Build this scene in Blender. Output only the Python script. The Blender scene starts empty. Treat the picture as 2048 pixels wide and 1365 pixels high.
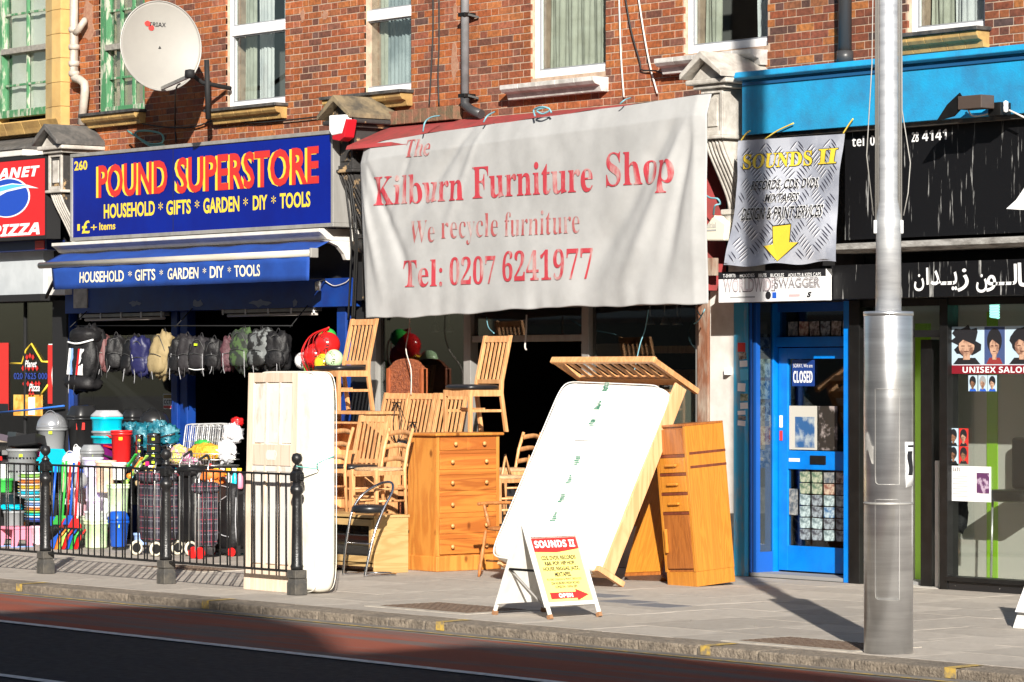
import bpy, bmesh, math, random
from mathutils import Vector, Matrix, noise
random.seed(7)
R = math.radians
sc = bpy.context.scene
col = sc.collection
# ------------------------------------------------------------------ camera, light, exposure
FPX, HC, CX, CY = 6800.0, 1.844, 26.0, -21.5
AV = math.atan2(5624, FPX)
FW = Vector((-math.cos(AV), math.sin(AV), 0)); RT = Vector((math.sin(AV), math.cos(AV), 0))
cam = bpy.data.cameras.new('camera'); cam.sensor_width = 36; cam.lens = FPX / 2048 * 36
cam.shift_y = 67.5 / 2048; cam.clip_start = 0.1; cam.clip_end = 500
co = bpy.data.objects.new('camera', cam); col.objects.link(co); sc.camera = co
co.location = (CX, CY, HC); co.rotation_euler = (R(90), 0, math.atan2(FW.y, FW.x) - R(90))
ELEV = R(23.0); SD = Vector((.797 * math.cos(ELEV), -.603 * math.cos(ELEV), math.sin(ELEV)))
world = bpy.data.worlds.new('World'); sc.world = world; world.use_nodes = True
nt = world.node_tree; sky = nt.nodes.new('ShaderNodeTexSky'); sky.sky_type = 'NISHITA'; sky.sun_disc = False
sky.sun_elevation = ELEV; sky.sun_rotation = math.atan2(SD.x, SD.y)
nt.links.new(sky.outputs[0], nt.nodes['Background'].inputs[0]); nt.nodes['Background'].inputs[1].default_value = 0.05
sun = bpy.data.lights.new('sun', 'SUN'); sun.energy = 5.0; sun.angle = R(0.5); sun.color = (1, .945, .86)
so = bpy.data.objects.new('sun', sun); col.objects.link(so); so.rotation_euler = SD.to_track_quat('Z', 'Y').to_euler(); so.location = (20, -20, 20)
sc.view_settings.view_transform = 'Standard'; sc.view_settings.look = 'None'; sc.view_settings.exposure = 0.9; sc.view_settings.gamma = 1
sc.view_settings.use_curve_mapping = False
sc.cycles.max_bounces = 6; sc.cycles.transparent_max_bounces = 12

# ------------------------------------------------------------------ helpers
def ray(px): return FW + RT * ((px - 1024) / FPX)
def X(px, Y=0.0):
    d = ray(px); return CX + (Y - CY) / d.y * d.x
def Z(px, py, Y=0.0): return HC + (750 - py) / FPX * (Y - CY) / ray(px).y
def W(px, py, Y=0.0): return Vector((X(px, Y), Y, Z(px, py, Y)))
def G(px, py, z=0.0):
    s = FPX * (HC - z) / (py - 750); d = ray(px); return Vector((CX + s * d.x, CY + s * d.y, z))
def tagit(o, label=None, cat=None, group=None, kind=None):
    if label: o['label'] = label
    if cat: o['category'] = cat
    if group: o['group'] = group
    if kind: o['kind'] = kind
    return o
def thing(name, label, cat, loc=(0, 0, 0), yaw=0, group=None):
    o = bpy.data.objects.new(name, None); col.objects.link(o); o.location = loc; o.rotation_euler = (0, 0, R(yaw))
    o.empty_display_size = .1
    return tagit(o, label, cat, group)
class MB:
    def __init__(s): s.v = []; s.f = []; s.M = Matrix.Identity(4); s.sm = []
    def add(s, vs, fs, smooth=False):
        n = len(s.v); s.v += [s.M @ Vector(v) for v in vs]; s.f += [tuple(i + n for i in f) for f in fs]; s.sm += [smooth] * len(fs); return s
    def box(s, x0, x1, y0, y1, z0, z1):
        if x0 > x1: x0, x1 = x1, x0
        if y0 > y1: y0, y1 = y1, y0
        if z0 > z1: z0, z1 = z1, z0
        v = [(x, y, z) for x in (x0, x1) for y in (y0, y1) for z in (z0, z1)]
        return s.add(v, [(0, 1, 3, 2), (4, 6, 7, 5), (0, 4, 5, 1), (2, 3, 7, 6), (0, 2, 6, 4), (1, 5, 7, 3)])
    def hexa(s, b, t):   # bottom 4, top 4 corners counter-clockwise seen from above
        return s.add(list(b) + list(t), [(3, 2, 1, 0), (4, 5, 6, 7), (0, 1, 5, 4), (1, 2, 6, 5), (2, 3, 7, 6), (3, 0, 4, 7)])
    def bar(s, p, q, w, d=None, up=(0, 0, 1)):
        p, q = Vector(p), Vector(q); d = d or w; a = (q - p).normalized(); u = Vector(up)
        if abs(a.dot(u)) > .98: u = Vector((0, 1, 0))
        b = a.cross(u).normalized(); c = b.cross(a)
        o = [(-1, -1), (1, -1), (1, 1), (-1, 1)]
        return s.add([p + b * i * w / 2 + c * j * d / 2 for i, j in o] + [q + b * i * w / 2 + c * j * d / 2 for i, j in o],
                     [(0, 1, 2, 3), (7, 6, 5, 4), (0, 4, 5, 1), (1, 5, 6, 2), (2, 6, 7, 3), (3, 7, 4, 0)])
    def tube(s, pts, r, n=8, close=False, cap=True):
        pts = [Vector(p) for p in pts]; m = len(pts); rs = r if isinstance(r, (list, tuple)) else [r] * m
        vs = []; prev = None
        for i, p in enumerate(pts):
            if close: t = pts[(i + 1) % m] - pts[i - 1]
            else: t = pts[min(i + 1, m - 1)] - pts[max(i - 1, 0)]
            t = t.normalized() if t.length > 1e-9 else Vector((0, 0, 1))
            if prev is None:
                u = Vector((0, 0, 1)) if abs(t.z) < .9 else Vector((1, 0, 0)); b = t.cross(u).normalized()
            else: b = (prev - t * prev.dot(t)).normalized()
            prev = b; c = t.cross(b)
            vs += [p + (b * math.cos(2 * math.pi * k / n) + c * math.sin(2 * math.pi * k / n)) * rs[i] for k in range(n)]
        fs = []
        for i in range(m if close else m - 1):
            j = (i + 1) % m
            fs += [(i * n + k, i * n + (k + 1) % n, j * n + (k + 1) % n, j * n + k) for k in range(n)]
        s.add(vs, fs, True)
        if cap and not close:
            k = len(s.v) - m * n; s.f.append(tuple(k + n - 1 - i for i in range(n))); s.f.append(tuple(k + (m - 1) * n + i for i in range(n))); s.sm += [False, False]
        return s
    def lathe(s, prof, c=(0, 0, 0), n=24, smooth=True, sx=1, sy=1, sq=0):
        vs = []
        for r, z in prof:
            for k in range(n):
                a = 2 * math.pi * (k + .5) / n; ca, sa = math.cos(a), math.sin(a)
                q = 1.0
                if sq: q = 1 / (abs(ca) ** sq + abs(sa) ** sq) ** (1 / sq)
                vs.append((c[0] + r * q * ca * sx, c[1] + r * q * sa * sy, c[2] + z))
        fs = [(i * n + k, i * n + (k + 1) % n, (i + 1) * n + (k + 1) % n, (i + 1) * n + k) for i in range(len(prof) - 1) for k in range(n)]
        s.add(vs, fs, smooth); b = len(s.v) - len(vs)
        if prof[0][0] > 1e-4: s.f.append(tuple(b + n - 1 - i for i in range(n))); s.sm.append(False)
        if prof[-1][0] > 1e-4: s.f.append(tuple(b + (len(prof) - 1) * n + i for i in range(n))); s.sm.append(False)
        return s
    def prism(s, poly, a0, a1, axis='y'):   # poly 2D; axis y: (x,z), axis x: (y,z), axis z: (x,y)
        def P(p, a): return {'y': (p[0], a, p[1]), 'x': (a, p[0], p[1]), 'z': (p[0], p[1], a)}[axis]
        n = len(poly); vs = [P(p, a0) for p in poly] + [P(p, a1) for p in poly]
        return s.add(vs, [tuple(range(n)), tuple(range(2 * n - 1, n - 1, -1))] + [(i, i + n, (i + 1) % n + n, (i + 1) % n) for i in range(n)])
    def grid(s, fn, nu, nv, smooth=True):
        vs = [fn(i / nu, j / nv) for j in range(nv + 1) for i in range(nu + 1)]
        return s.add(vs, [(j * (nu + 1) + i, j * (nu + 1) + i + 1, (j + 1) * (nu + 1) + i + 1, (j + 1) * (nu + 1) + i) for j in range(nv) for i in range(nu)], smooth)
    def blob(s, c, d, e=2.6, seed=0, amp=.05, nu=20, nv=14, fr=3.0):
        vs = []
        for j in range(nv + 1):
            th = math.pi * (j / nv) - math.pi / 2
            for i in range(nu):
                ph = 2 * math.pi * i / nu
                x, y, z = math.cos(th) * math.cos(ph), math.cos(th) * math.sin(ph), math.sin(th)
                k = (abs(x) ** e + abs(y) ** e + abs(z) ** e) ** (-1 / e)
                k *= 1 + amp * noise.noise(Vector((x * fr + seed * 7.3, y * fr + seed, z * fr)))  + amp * .5 * noise.noise(Vector((x * fr * 3 + seed, y * fr * 3, z * fr * 3 + seed)))
                vs.append((c[0] + x * k * d[0], c[1] + y * k * d[1], c[2] + z * k * d[2]))
        return s.add(vs, [(j * nu + i, j * nu + (i + 1) % nu, (j + 1) * nu + (i + 1) % nu, (j + 1) * nu + i) for j in range(nv) for i in range(nu)], True)
    def mesh(s, name):
        me = bpy.data.meshes.new(name); me.from_pydata([tuple(v) for v in s.v], [], s.f)
        me.polygons.foreach_set('use_smooth', s.sm[:len(me.polygons)] if len(s.sm) >= len(me.polygons) else [False] * len(me.polygons))
        bm = bmesh.new(); bm.from_mesh(me); bmesh.ops.recalc_face_normals(bm, faces=bm.faces); bm.to_mesh(me); bm.free()
        return me
    def cushion(s, U, V, H, e=12, rr=.06, tuft=.012, seed=0, nu=72):
        """mattress lying in the local xy plane, centre at 0, half sizes U, V, H"""
        out = [(math.copysign(abs(math.cos(q)) ** (2 / e), math.cos(q)), math.copysign(abs(math.sin(q)) ** (2 / e), math.sin(q))) for q in [2 * math.pi * k / nu for k in range(nu)]]
        vs = []; L_ = []
        for i in range(9):
            a = math.pi * (i / 8) - math.pi / 2; ins = rr * (1 - math.cos(a)); L_.append((ins, H * math.sin(a)))
        for ins, z in L_:
            for k, (a, b) in enumerate(out):
                w = .006 * noise.noise(Vector((a * 9 + seed, b * 9, z * 12))) ; vs.append((a * (U - ins + w), b * (V - ins + w), z))
        n = len(L_); fs = [(i * nu + k, i * nu + (k + 1) % nu, (i + 1) * nu + (k + 1) % nu, (i + 1) * nu + k) for i in range(n - 1) for k in range(nu)]
        for sg, row in ((-1, 0), (1, n - 1)):
            prev = row * nu; R_ = 22
            for r_ in range(1, R_):
                f = 1 - r_ / R_; b0 = len(vs)
                for a, b in out:
                    x, y = a * (U - rr) * f, b * (V - rr) * f
                    d = tuft * (noise.noise(Vector((x * 4 + seed, y * 4, 1))) + .5 * noise.noise(Vector((x * 11, y * 11 + seed, 2)))) - .7 * tuft * math.exp(-((((x + 50) % .3) - .15) ** 2 + (((y + 50) % .36) - .18) ** 2) / .0012)
                    vs.append((x, y, sg * (H + .01 * min(1, (1 - f) * 6)) + sg * d))
                fs += [(prev + k, prev + (k + 1) % nu, b0 + (k + 1) % nu, b0 + k) for k in range(nu)]; prev = b0
            vs.append((0, 0, sg * (H + .01))); c = len(vs) - 1; fs += [(prev + k, prev + (k + 1) % nu, c) for k in range(nu)]
        return s.add(vs, fs, True)
    def build(s, name, m, parent=None, bev=0, world=True, kind=None, label=None, solid=0):
        me = s.mesh(name); me.materials.append(m)
        return link(name, me, parent, bev, world, kind, label, solid)
def link(name, me, parent=None, bev=0, world=True, kind=None, label=None, solid=0):
    o = bpy.data.objects.new(name, me); col.objects.link(o)
    if parent is not None:
        o.parent = parent
        if world:
            Mw = Matrix.Identity(4); p = parent
            while p is not None: Mw = Matrix.LocRotScale(p.location, p.rotation_euler, p.scale) @ Mw; p = p.parent
            Mi = Mw.inverted(); o.location = Mi.to_translation(); o.rotation_euler = Mi.to_euler()
    if bev:
        b = o.modifiers.new('bevel', 'BEVEL'); b.width = bev; b.segments = 2; b.limit_method = 'ANGLE'; b.angle_limit = R(40); b.harden_normals = False
    if solid:
        b = o.modifiers.new('thick', 'SOLIDIFY'); b.thickness = solid
    return tagit(o, label=label, kind=kind)
def copytree(o, parent=None):
    c = o.copy(); col.objects.link(c); c.parent = parent
    for ch in list(o.children): copytree(ch, c)
    return c
# ------------------------------------------------------------------ materials
MATS = {}
def mat(key, c, rough=.6, metal=0, c2=None, sc_=6.0, bump=0, bsc=None, stretch=(1, 1, 1), spec=.5, rnd=0, lo=.4, hi=.65, coat=0, trans=0, emis=0, alpha=1, dirt=0):
    if key in MATS: return MATS[key]
    m = bpy.data.materials.new(key); m.use_nodes = True; n = m.node_tree.nodes; L = m.node_tree.links; b = n['Principled BSDF']
    b.inputs['Roughness'].default_value = rough; b.inputs['Metallic'].default_value = metal; b.inputs['Specular IOR Level'].default_value = spec
    b.inputs['Base Color'].default_value = (*c, 1); b.inputs['Coat Weight'].default_value = coat
    b.inputs['Transmission Weight'].default_value = trans; b.inputs['Alpha'].default_value = alpha
    if emis: b.inputs['Emission Color'].default_value = (*c, 1); b.inputs['Emission Strength'].default_value = emis
    tc = n.new('ShaderNodeTexCoord'); mp = n.new('ShaderNodeMapping'); mp.inputs['Scale'].default_value = stretch
    L.new(tc.outputs['Object'], mp.inputs[0]); out = None
    def noisen(scale, det=6, ro=.6):
        t = n.new('ShaderNodeTexNoise'); t.inputs['Scale'].default_value = scale; t.inputs['Detail'].default_value = det; t.inputs['Roughness'].default_value = ro
        L.new(mp.outputs[0], t.inputs['Vector']); return t
    def mix(a, bcol, fac, mode='MIX'):
        x = n.new('ShaderNodeMix'); x.data_type = 'RGBA'; x.blend_type = mode
        for s_, v in ((6, a), (7, bcol), (0, fac)):
            if isinstance(v, bpy.types.NodeSocket): L.new(v, x.inputs[s_])
            elif s_ == 0: x.inputs[0].default_value = v
            else: x.inputs[s_].default_value = (*v, 1)
        return x.outputs[2]
    if c2:
        t = noisen(sc_); r = n.new('ShaderNodeMapRange'); r.inputs[1].default_value = lo; r.inputs[2].default_value = hi; L.new(t.outputs[0], r.inputs[0])
        out = mix(c, c2, r.outputs[0])
    if dirt:
        t = noisen(2.3, 9, .7); r = n.new('ShaderNodeMapRange'); r.inputs[1].default_value = .42; r.inputs[2].default_value = .75; r.inputs[4].default_value = dirt; L.new(t.outputs[0], r.inputs[0])
        out = mix(out or c, (.05, .045, .04), r.outputs[0])
    if rnd:
        oi = n.new('ShaderNodeObjectInfo'); r = n.new('ShaderNodeMapRange'); r.inputs[3].default_value = 1 - rnd; r.inputs[4].default_value = 1 + rnd; L.new(oi.outputs['Random'], r.inputs[0])
        h = n.new('ShaderNodeHueSaturation'); L.new(r.outputs[0], h.inputs['Value'])
        if out: L.new(out, h.inputs['Color'])
        else: h.inputs['Color'].default_value = (*c, 1)
        out = h.outputs[0]
    if out: L.new(out, b.inputs['Base Color'])
    if bump:
        t = noisen(bsc or sc_ * 4, 5); bp = n.new('ShaderNodeBump'); bp.inputs['Strength'].default_value = min(1, bump); bp.inputs['Distance'].default_value = .01 * max(1, bump); L.new(t.outputs[0], bp.inputs['Height']); L.new(bp.outputs[0], b.inputs['Normal'])
    MATS[key] = m; return m
def glass(key, tint=(.92, .95, .94), op=.97, rough=.02):
    """thin window glass: clear film with a fresnel mirror"""
    if key in MATS: return MATS[key]
    m = bpy.data.materials.new(key); m.use_nodes = True; n = m.node_tree.nodes; L = m.node_tree.links; n.remove(n['Principled BSDF'])
    t = n.new('ShaderNodeBsdfTransparent'); t.inputs[0].default_value = (*[x * op for x in tint], 1); g = n.new('ShaderNodeBsdfGlossy'); g.inputs['Roughness'].default_value = rough
    f = n.new('ShaderNodeLayerWeight'); f.inputs[0].default_value = .5; pw = n.new('ShaderNodeMath'); pw.operation = 'POWER'; pw.inputs[1].default_value = 3.5; mu = n.new('ShaderNodeMath'); mu.operation = 'MULTIPLY_ADD'; mu.inputs[1].default_value = .75; mu.inputs[2].default_value = .09; mx = n.new('ShaderNodeMixShader')
    L.new(f.outputs['Facing'], pw.inputs[0]); L.new(pw.outputs[0], mu.inputs[0]); L.new(mu.outputs[0], mx.inputs[0]); L.new(t.outputs[0], mx.inputs[1]); L.new(g.outputs[0], mx.inputs[2]); L.new(mx.outputs[0], n['Material Output'].inputs[0])
    MATS[key] = m; return m
def wood(key, c, c2, axis=(1, 1, .12), sc_=9, rough=.5, rnd=.1, coat=0, knots=0):
    if key in MATS: return MATS[key]
    m = bpy.data.materials.new(key); m.use_nodes = True; n = m.node_tree.nodes; L = m.node_tree.links; b = n['Principled BSDF']
    b.inputs['Roughness'].default_value = rough; b.inputs['Coat Weight'].default_value = coat; b.inputs['Coat Roughness'].default_value = .25
    tc = n.new('ShaderNodeTexCoord'); mp = n.new('ShaderNodeMapping'); mp.inputs['Scale'].default_value = axis; L.new(tc.outputs['Object'], mp.inputs[0])
    t = n.new('ShaderNodeTexNoise'); t.inputs['Scale'].default_value = sc_; t.inputs['Detail'].default_value = 8; t.inputs['Distortion'].default_value = 1.2; L.new(mp.outputs[0], t.inputs['Vector'])
    w = n.new('ShaderNodeMath'); w.operation = 'SINE'; mu = n.new('ShaderNodeMath'); mu.operation = 'MULTIPLY'; mu.inputs[1].default_value = 42; L.new(t.outputs[0], mu.inputs[0]); L.new(mu.outputs[0], w.inputs[0])
    r = n.new('ShaderNodeMapRange'); r.inputs[1].default_value = -1; r.inputs[2].default_value = 1; L.new(w.outputs[0], r.inputs[0])
    x = n.new('ShaderNodeMix'); x.data_type = 'RGBA'; x.inputs[6].default_value = (*c, 1); x.inputs[7].default_value = (*c2, 1); L.new(r.outputs[0], x.inputs[0]); out = x.outputs[2]
    if knots:
        v = n.new('ShaderNodeTexVoronoi'); v.inputs['Scale'].default_value = 4.5; v.inputs['Randomness'].default_value = 1; mp2 = n.new('ShaderNodeMapping'); mp2.inputs['Scale'].default_value = tuple(.35 if a < .5 else 1 for a in axis) if False else (1, 1, .6)
        L.new(tc.outputs['Object'], mp2.inputs[0]); L.new(mp2.outputs[0], v.inputs['Vector']); r2 = n.new('ShaderNodeMapRange'); r2.inputs[1].default_value = .05; r2.inputs[2].default_value = .13; r2.inputs[3].default_value = knots; r2.inputs[4].default_value = 0; L.new(v.outputs['Distance'], r2.inputs[0])
        x2 = n.new('ShaderNodeMix'); x2.data_type = 'RGBA'; L.new(out, x2.inputs[6]); x2.inputs[7].default_value = (c2[0] * .25, c2[1] * .18, c2[2] * .15, 1); L.new(r2.outputs[0], x2.inputs[0]); out = x2.outputs[2]
    if rnd:
        oi = n.new('ShaderNodeObjectInfo'); r3 = n.new('ShaderNodeMapRange'); r3.inputs[3].default_value = 1 - rnd; r3.inputs[4].default_value = 1 + rnd; L.new(oi.outputs['Random'], r3.inputs[0])
        h = n.new('ShaderNodeHueSaturation'); L.new(r3.outputs[0], h.inputs['Value']); L.new(out, h.inputs['Color']); out = h.outputs[0]
    L.new(out, b.inputs['Base Color'])
    bp = n.new('ShaderNodeBump'); bp.inputs['Strength'].default_value = .15; bp.inputs['Distance'].default_value = .004; L.new(w.outputs[0], bp.inputs['Height']); L.new(bp.outputs[0], b.inputs['Normal'])
    MATS[key] = m; return m
def brickmat(key, ramp, seedscale=1.0):
    if key in MATS: return MATS[key]
    m = bpy.data.materials.new(key); m.use_nodes = True; n = m.node_tree.nodes; L = m.node_tree.links; b = n['Principled BSDF']; b.inputs['Roughness'].default_value = .85
    oi = n.new('ShaderNodeObjectInfo'); ge = n.new('ShaderNodeNewGeometry'); ad = n.new('ShaderNodeMath'); ad.operation = 'ADD'; fr = n.new('ShaderNodeMath'); fr.operation = 'FRACT'
    L.new(oi.outputs['Random'], ad.inputs[0]); L.new(ge.outputs['Random Per Island'], ad.inputs[1]); L.new(ad.outputs[0], fr.inputs[0])
    cr = n.new('ShaderNodeValToRGB'); L.new(fr.outputs[0], cr.inputs[0])
    el = cr.color_ramp.elements
    while len(el) < len(ramp): el.new(.5)
    for e, (p, c) in zip(el, ramp): e.position = p; e.color = (*c, 1)
    t = n.new('ShaderNodeTexNoise'); t.inputs['Scale'].default_value = 26; t.inputs['Detail'].default_value = 6; L.new(ge.outputs['Position'], t.inputs['Vector'])
    t2 = n.new('ShaderNodeTexNoise'); t2.inputs['Scale'].default_value = 1.3; t2.inputs['Detail'].default_value = 4; L.new(ge.outputs['Position'], t2.inputs['Vector'])
    r = n.new('ShaderNodeMapRange'); r.inputs[1].default_value = .3; r.inputs[2].default_value = .7; r.inputs[3].default_value = .6; r.inputs[4].default_value = 1.2; L.new(t.outputs[0], r.inputs[0])
    r2 = n.new('ShaderNodeMapRange'); r2.inputs[1].default_value = .3; r2.inputs[2].default_value = .7; r2.inputs[3].default_value = .52; r2.inputs[4].default_value = .95; L.new(t2.outputs[0], r2.inputs[0])
    mu = n.new('ShaderNodeMath'); mu.operation = 'MULTIPLY'; L.new(r.outputs[0], mu.inputs[0]); L.new(r2.outputs[0], mu.inputs[1])
    h = n.new('ShaderNodeHueSaturation'); h.inputs['Saturation'].default_value = 1.06; L.new(cr.outputs[0], h.inputs['Color']); L.new(mu.outputs[0], h.inputs['Value']); L.new(h.outputs[0], b.inputs['Base Color'])
    bp = n.new('ShaderNodeBump'); bp.inputs['Strength'].default_value = .5; bp.inputs['Distance'].default_value = .006; L.new(t.outputs[0], bp.inputs['Height']); L.new(bp.outputs[0], b.inputs['Normal'])
    MATS[key] = m; return m
# ------------------------------------------------------------------ lettering
FACE = Matrix(((1, 0, 0, 0), (0, 0, -1, 0), (0, 1, 0, 0), (0, 0, 0, 1)))     # text plane -> facade plane, facing the street
def uni(s, st):
    if st is None: return s
    up, lo, dg = {'serifb': (0x1d400, 0x1d41a, 0x1d7ce), 'serifn': (0x1d400, 0x1d41a, 0x1d7ce), 'sansb': (0x1d5d4, 0x1d5ee, 0x1d7ec), 'sansbi': (0x1d63c, 0x1d656, 0x1d7ec)}[st]
    r = ''
    for ch in s:
        if 'A' <= ch <= 'Z': r += chr(up + ord(ch) - 65)
        elif 'a' <= ch <= 'z': r += chr(lo + ord(ch) - 97)
        elif '0' <= ch <= '9': r += chr(dg + ord(ch) - 48)
        else: r += ch
    return r
def textmesh(s, st=None, off=0, shear=0, ext=0, sp=1.0, align='LEFT'):
    c = bpy.data.curves.new('t', 'FONT'); c.body = uni(s, st); c.size = 1; c.offset = off; c.shear = shear; c.extrude = ext; c.space_character = sp; c.resolution_u = 3; c.align_x = align
    o = bpy.data.objects.new('t', c); col.objects.link(o)
    dg = bpy.context.evaluated_depsgraph_get(); dg.update(); me = bpy.data.meshes.new_from_object(o.evaluated_get(dg)); bpy.data.objects.remove(o); bpy.data.curves.remove(c)
    return me
def text(s, rect, Y, m, parent, st=None, off=0, shear=0, M=None, warp=None, name='lettering', label=None, sp=1.0, cuts=0, ext=0.0015):
    """fit a line of text into rect (x0,x1,z0,z1) on the plane Y (or through M)"""
    me = textmesh(s, st, off, shear, 0, sp)
    xs = [v.co.x for v in me.vertices]; ys = [v.co.y for v in me.vertices]
    if not xs: return None
    ax, bx, ay, by = min(xs), max(xs), min(ys), max(ys); x0, x1, z0, z1 = rect
    for v in me.vertices: v.co = Vector((x0 + (v.co.x - ax) / (bx - ax) * (x1 - x0), z0 + (v.co.y - ay) / (by - ay) * (z1 - z0), 0))
    bm = bmesh.new(); bm.from_mesh(me)
    if cuts:
        for i in range(1, int((x1 - x0) / cuts) + 1):
            bmesh.ops.bisect_plane(bm, geom=bm.verts[:] + bm.edges[:] + bm.faces[:], plane_co=(x0 + i * cuts, 0, 0), plane_no=(1, 0, 0))
        for i in range(1, int((z1 - z0) / cuts) + 1):
            bmesh.ops.bisect_plane(bm, geom=bm.verts[:] + bm.edges[:] + bm.faces[:], plane_co=(0, z0 + i * cuts, 0), plane_no=(0, 1, 0))
    for v in bm.verts:
        if warp: v.co = warp(v.co.x, v.co.y)
        else: v.co = (M or (Matrix.Translation((0, Y, 0)) @ FACE)) @ Vector((v.co.x, v.co.y, ext))
    bm.to_mesh(me); bm.free(); me.materials.clear(); me.materials.append(m); me.name = name
    return link(name, me, parent, label=label)
def pxt(s, p0, p1, Y, m, parent, **k):
    """text whose left end spans (px, ytop, ybottom)=p0 and right end px=p1[0]; ybottom/top taken at left"""
    x0, x1 = X(p0[0], Y), X(p1, Y); return text(s, (x0, x1, Z(p0[0], p0[2], Y), Z(p0[0], p0[1], Y)), Y - .002, m, parent, **k)
# ------------------------------------------------------------------ setting: ground, road, kerb, pavement
RZ = -.068
m_asph = mat('asphalt', (.014, .016, .022), .92, spec=.2, c2=(.032, .034, .042), sc_=14, bump=.8, bsc=160, dirt=.2)
m_gut = mat('gutter tarmac', (.13, .115, .1), .9, c2=(.2, .18, .155), sc_=9, bump=.6, bsc=140, stretch=(.25, 1, 1))
m_red = mat('red lane', (.28, .075, .045), .92, spec=.2, c2=(.15, .115, .105), sc_=2.6, lo=.46, hi=.6, bump=.7, bsc=150, stretch=(.12, 1.4, 1), dirt=.3)
m_wline = mat('white road paint', (.62, .62, .6), .8, c2=(.22, .22, .22), sc_=14, lo=.48, hi=.72)
m_yline = mat('yellow road paint', (.50, .33, .06), .8, c2=(.2, .16, .1), sc_=16, lo=.4, hi=.6)
m_dirt = mat('joint dirt', (.09, .08, .07), .95)
m_slab = mat('paving', (.345, .305, .26), .85, c2=(.43, .385, .33), sc_=3.5, bump=.5, bsc=70, rnd=.12, dirt=.3)
m_kerb = mat('kerb granite', (.25, .205, .155), .85, c2=(.13, .105, .08), sc_=20, bump=2.2, bsc=45, rnd=.14, dirt=.5)
def struct(name, mb, m, parent=None, **k): return mb.build(name, m, parent, kind='structure' if parent is None else None, **k)
struct('ground', MB().box(-260, 260, -260, 260, -.6, -.3), m_dirt)
struct('road', MB().box(-60, 60, -20.0, -5.8, -.29, RZ), m_asph)
KY = -5.77
yw0, yw1 = G(0, 1242, RZ), G(1000, 1352, RZ); sl = (yw1.y - yw0.y) / (yw1.x - yw0.x)
def lane(x): return yw0.y + sl * (x - yw0.x)
red = struct('bus_lane', MB().add([(-40, KY - .3, RZ + .004), (-40, lane(-40), RZ + .004), (30, lane(30), RZ + .004), (30, KY - .3, RZ + .004)], [(0, 1, 2, 3)]), m_red)
struct('gutter', MB().add([(-40, KY, RZ + .004), (-40, KY - .298, RZ + .004), (40, KY - .298, RZ + .004), (40, KY, RZ + .004)], [(0, 1, 2, 3)]), m_gut)
struct('white_line', MB().add([(-40, lane(-40), RZ + .008), (-40, lane(-40) - .11, RZ + .008), (30, lane(30) - .11, RZ + .008), (30, lane(30), RZ + .008)], [(0, 1, 2, 3)]), m_wline)
c0 = G(0, 1355, RZ)
struct('centre_line', MB().add([(-40, c0.y + .1, RZ + .008), (-40, c0.y, RZ + .008), (c0.x + .9, c0.y, RZ + .008), (c0.x + .9, c0.y + .1, RZ + .008)], [(0, 1, 2, 3)]), m_wline)
struct('yellow_line', MB().add([(-40, KY - .18, RZ + .009), (-40, KY - .225, RZ + .009), (40, KY - .225, RZ + .009), (40, KY - .18, RZ + .009)], [(0, 1, 2, 3)]), m_yline)
pav = struct('pavement', MB().box(-40, 40, KY + .02, .6, -.28, -.012), m_dirt)
rs = random.Random(3); n = 0
yy = KY + .36; row = 0
rest = MB()
while yy < -.05:
    d = [.62, .62, .5, .62, .74][row % 5]; d = min(d, -.02 - yy)
    x = -12 + (row % 3) * .31
    while x < 14:
        w = rs.choice([.75, .9, .9, .62]); h = rs.uniform(-.0016, .0016)
        if -9.5 < x < 12 and n < 300:
            me = MB().box(-w / 2 + .0025, w / 2 - .0025, -d / 2 + .0025, d / 2 - .0025, -.012, 0); o = me.build('paving_slab', m_slab, pav, world=False, bev=.004); o.location = (x + w / 2, yy + d / 2, h); o.rotation_euler = (rs.uniform(-.0016, .0016), rs.uniform(-.0012, .0012), 0); n += 1
        else: rest.box(x + .002, x + w - .002, yy + .002, yy + d - .002, -.012, h)
        x += w
    yy += d; row += 1
rest.build('paving', m_slab, pav, kind='stuff')
kb = struct('kerb', MB().box(-40, 40, KY + .01, KY + .35, -.28, -.02), m_dirt)
x = -14
while x < 16:
    w = rs.choice([.9, .75, .9, .6, .45]); j = rs.uniform(-.006, .006)
    MB().box(x + .004, x + w - .005, KY + j, KY + .352, -.25, rs.uniform(-.001, .003)).build('kerbstone', m_kerb, kb, bev=.014); x += w
for a, b in ((28, 92), (398, 462), (865, 930), (1393, 1465), (1880, 1950)):
    xx = G(a + 8, 1166 + .0907 * a, 0).x
    t = MB(); t.add([(xx, KY - .0085, -.06), (xx + .10, KY - .0085, -.06), (xx + .10, KY - .0085, .0045), (xx, KY - .0085, .0045)], [(0, 1, 2, 3)])
    t.add([(xx, KY - .0085, .0055), (xx + .10, KY - .0085, .0055), (xx + .06, KY + .30, .0055), (xx - .04, KY + .30, .0055)], [(0, 1, 2, 3)])
    struct('yellow_kerb_mark', t, m_yline)
struct('far_pavement', MB().box(-60, 60, -24.2, -20.0, -.28, .0), m_slab)
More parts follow.
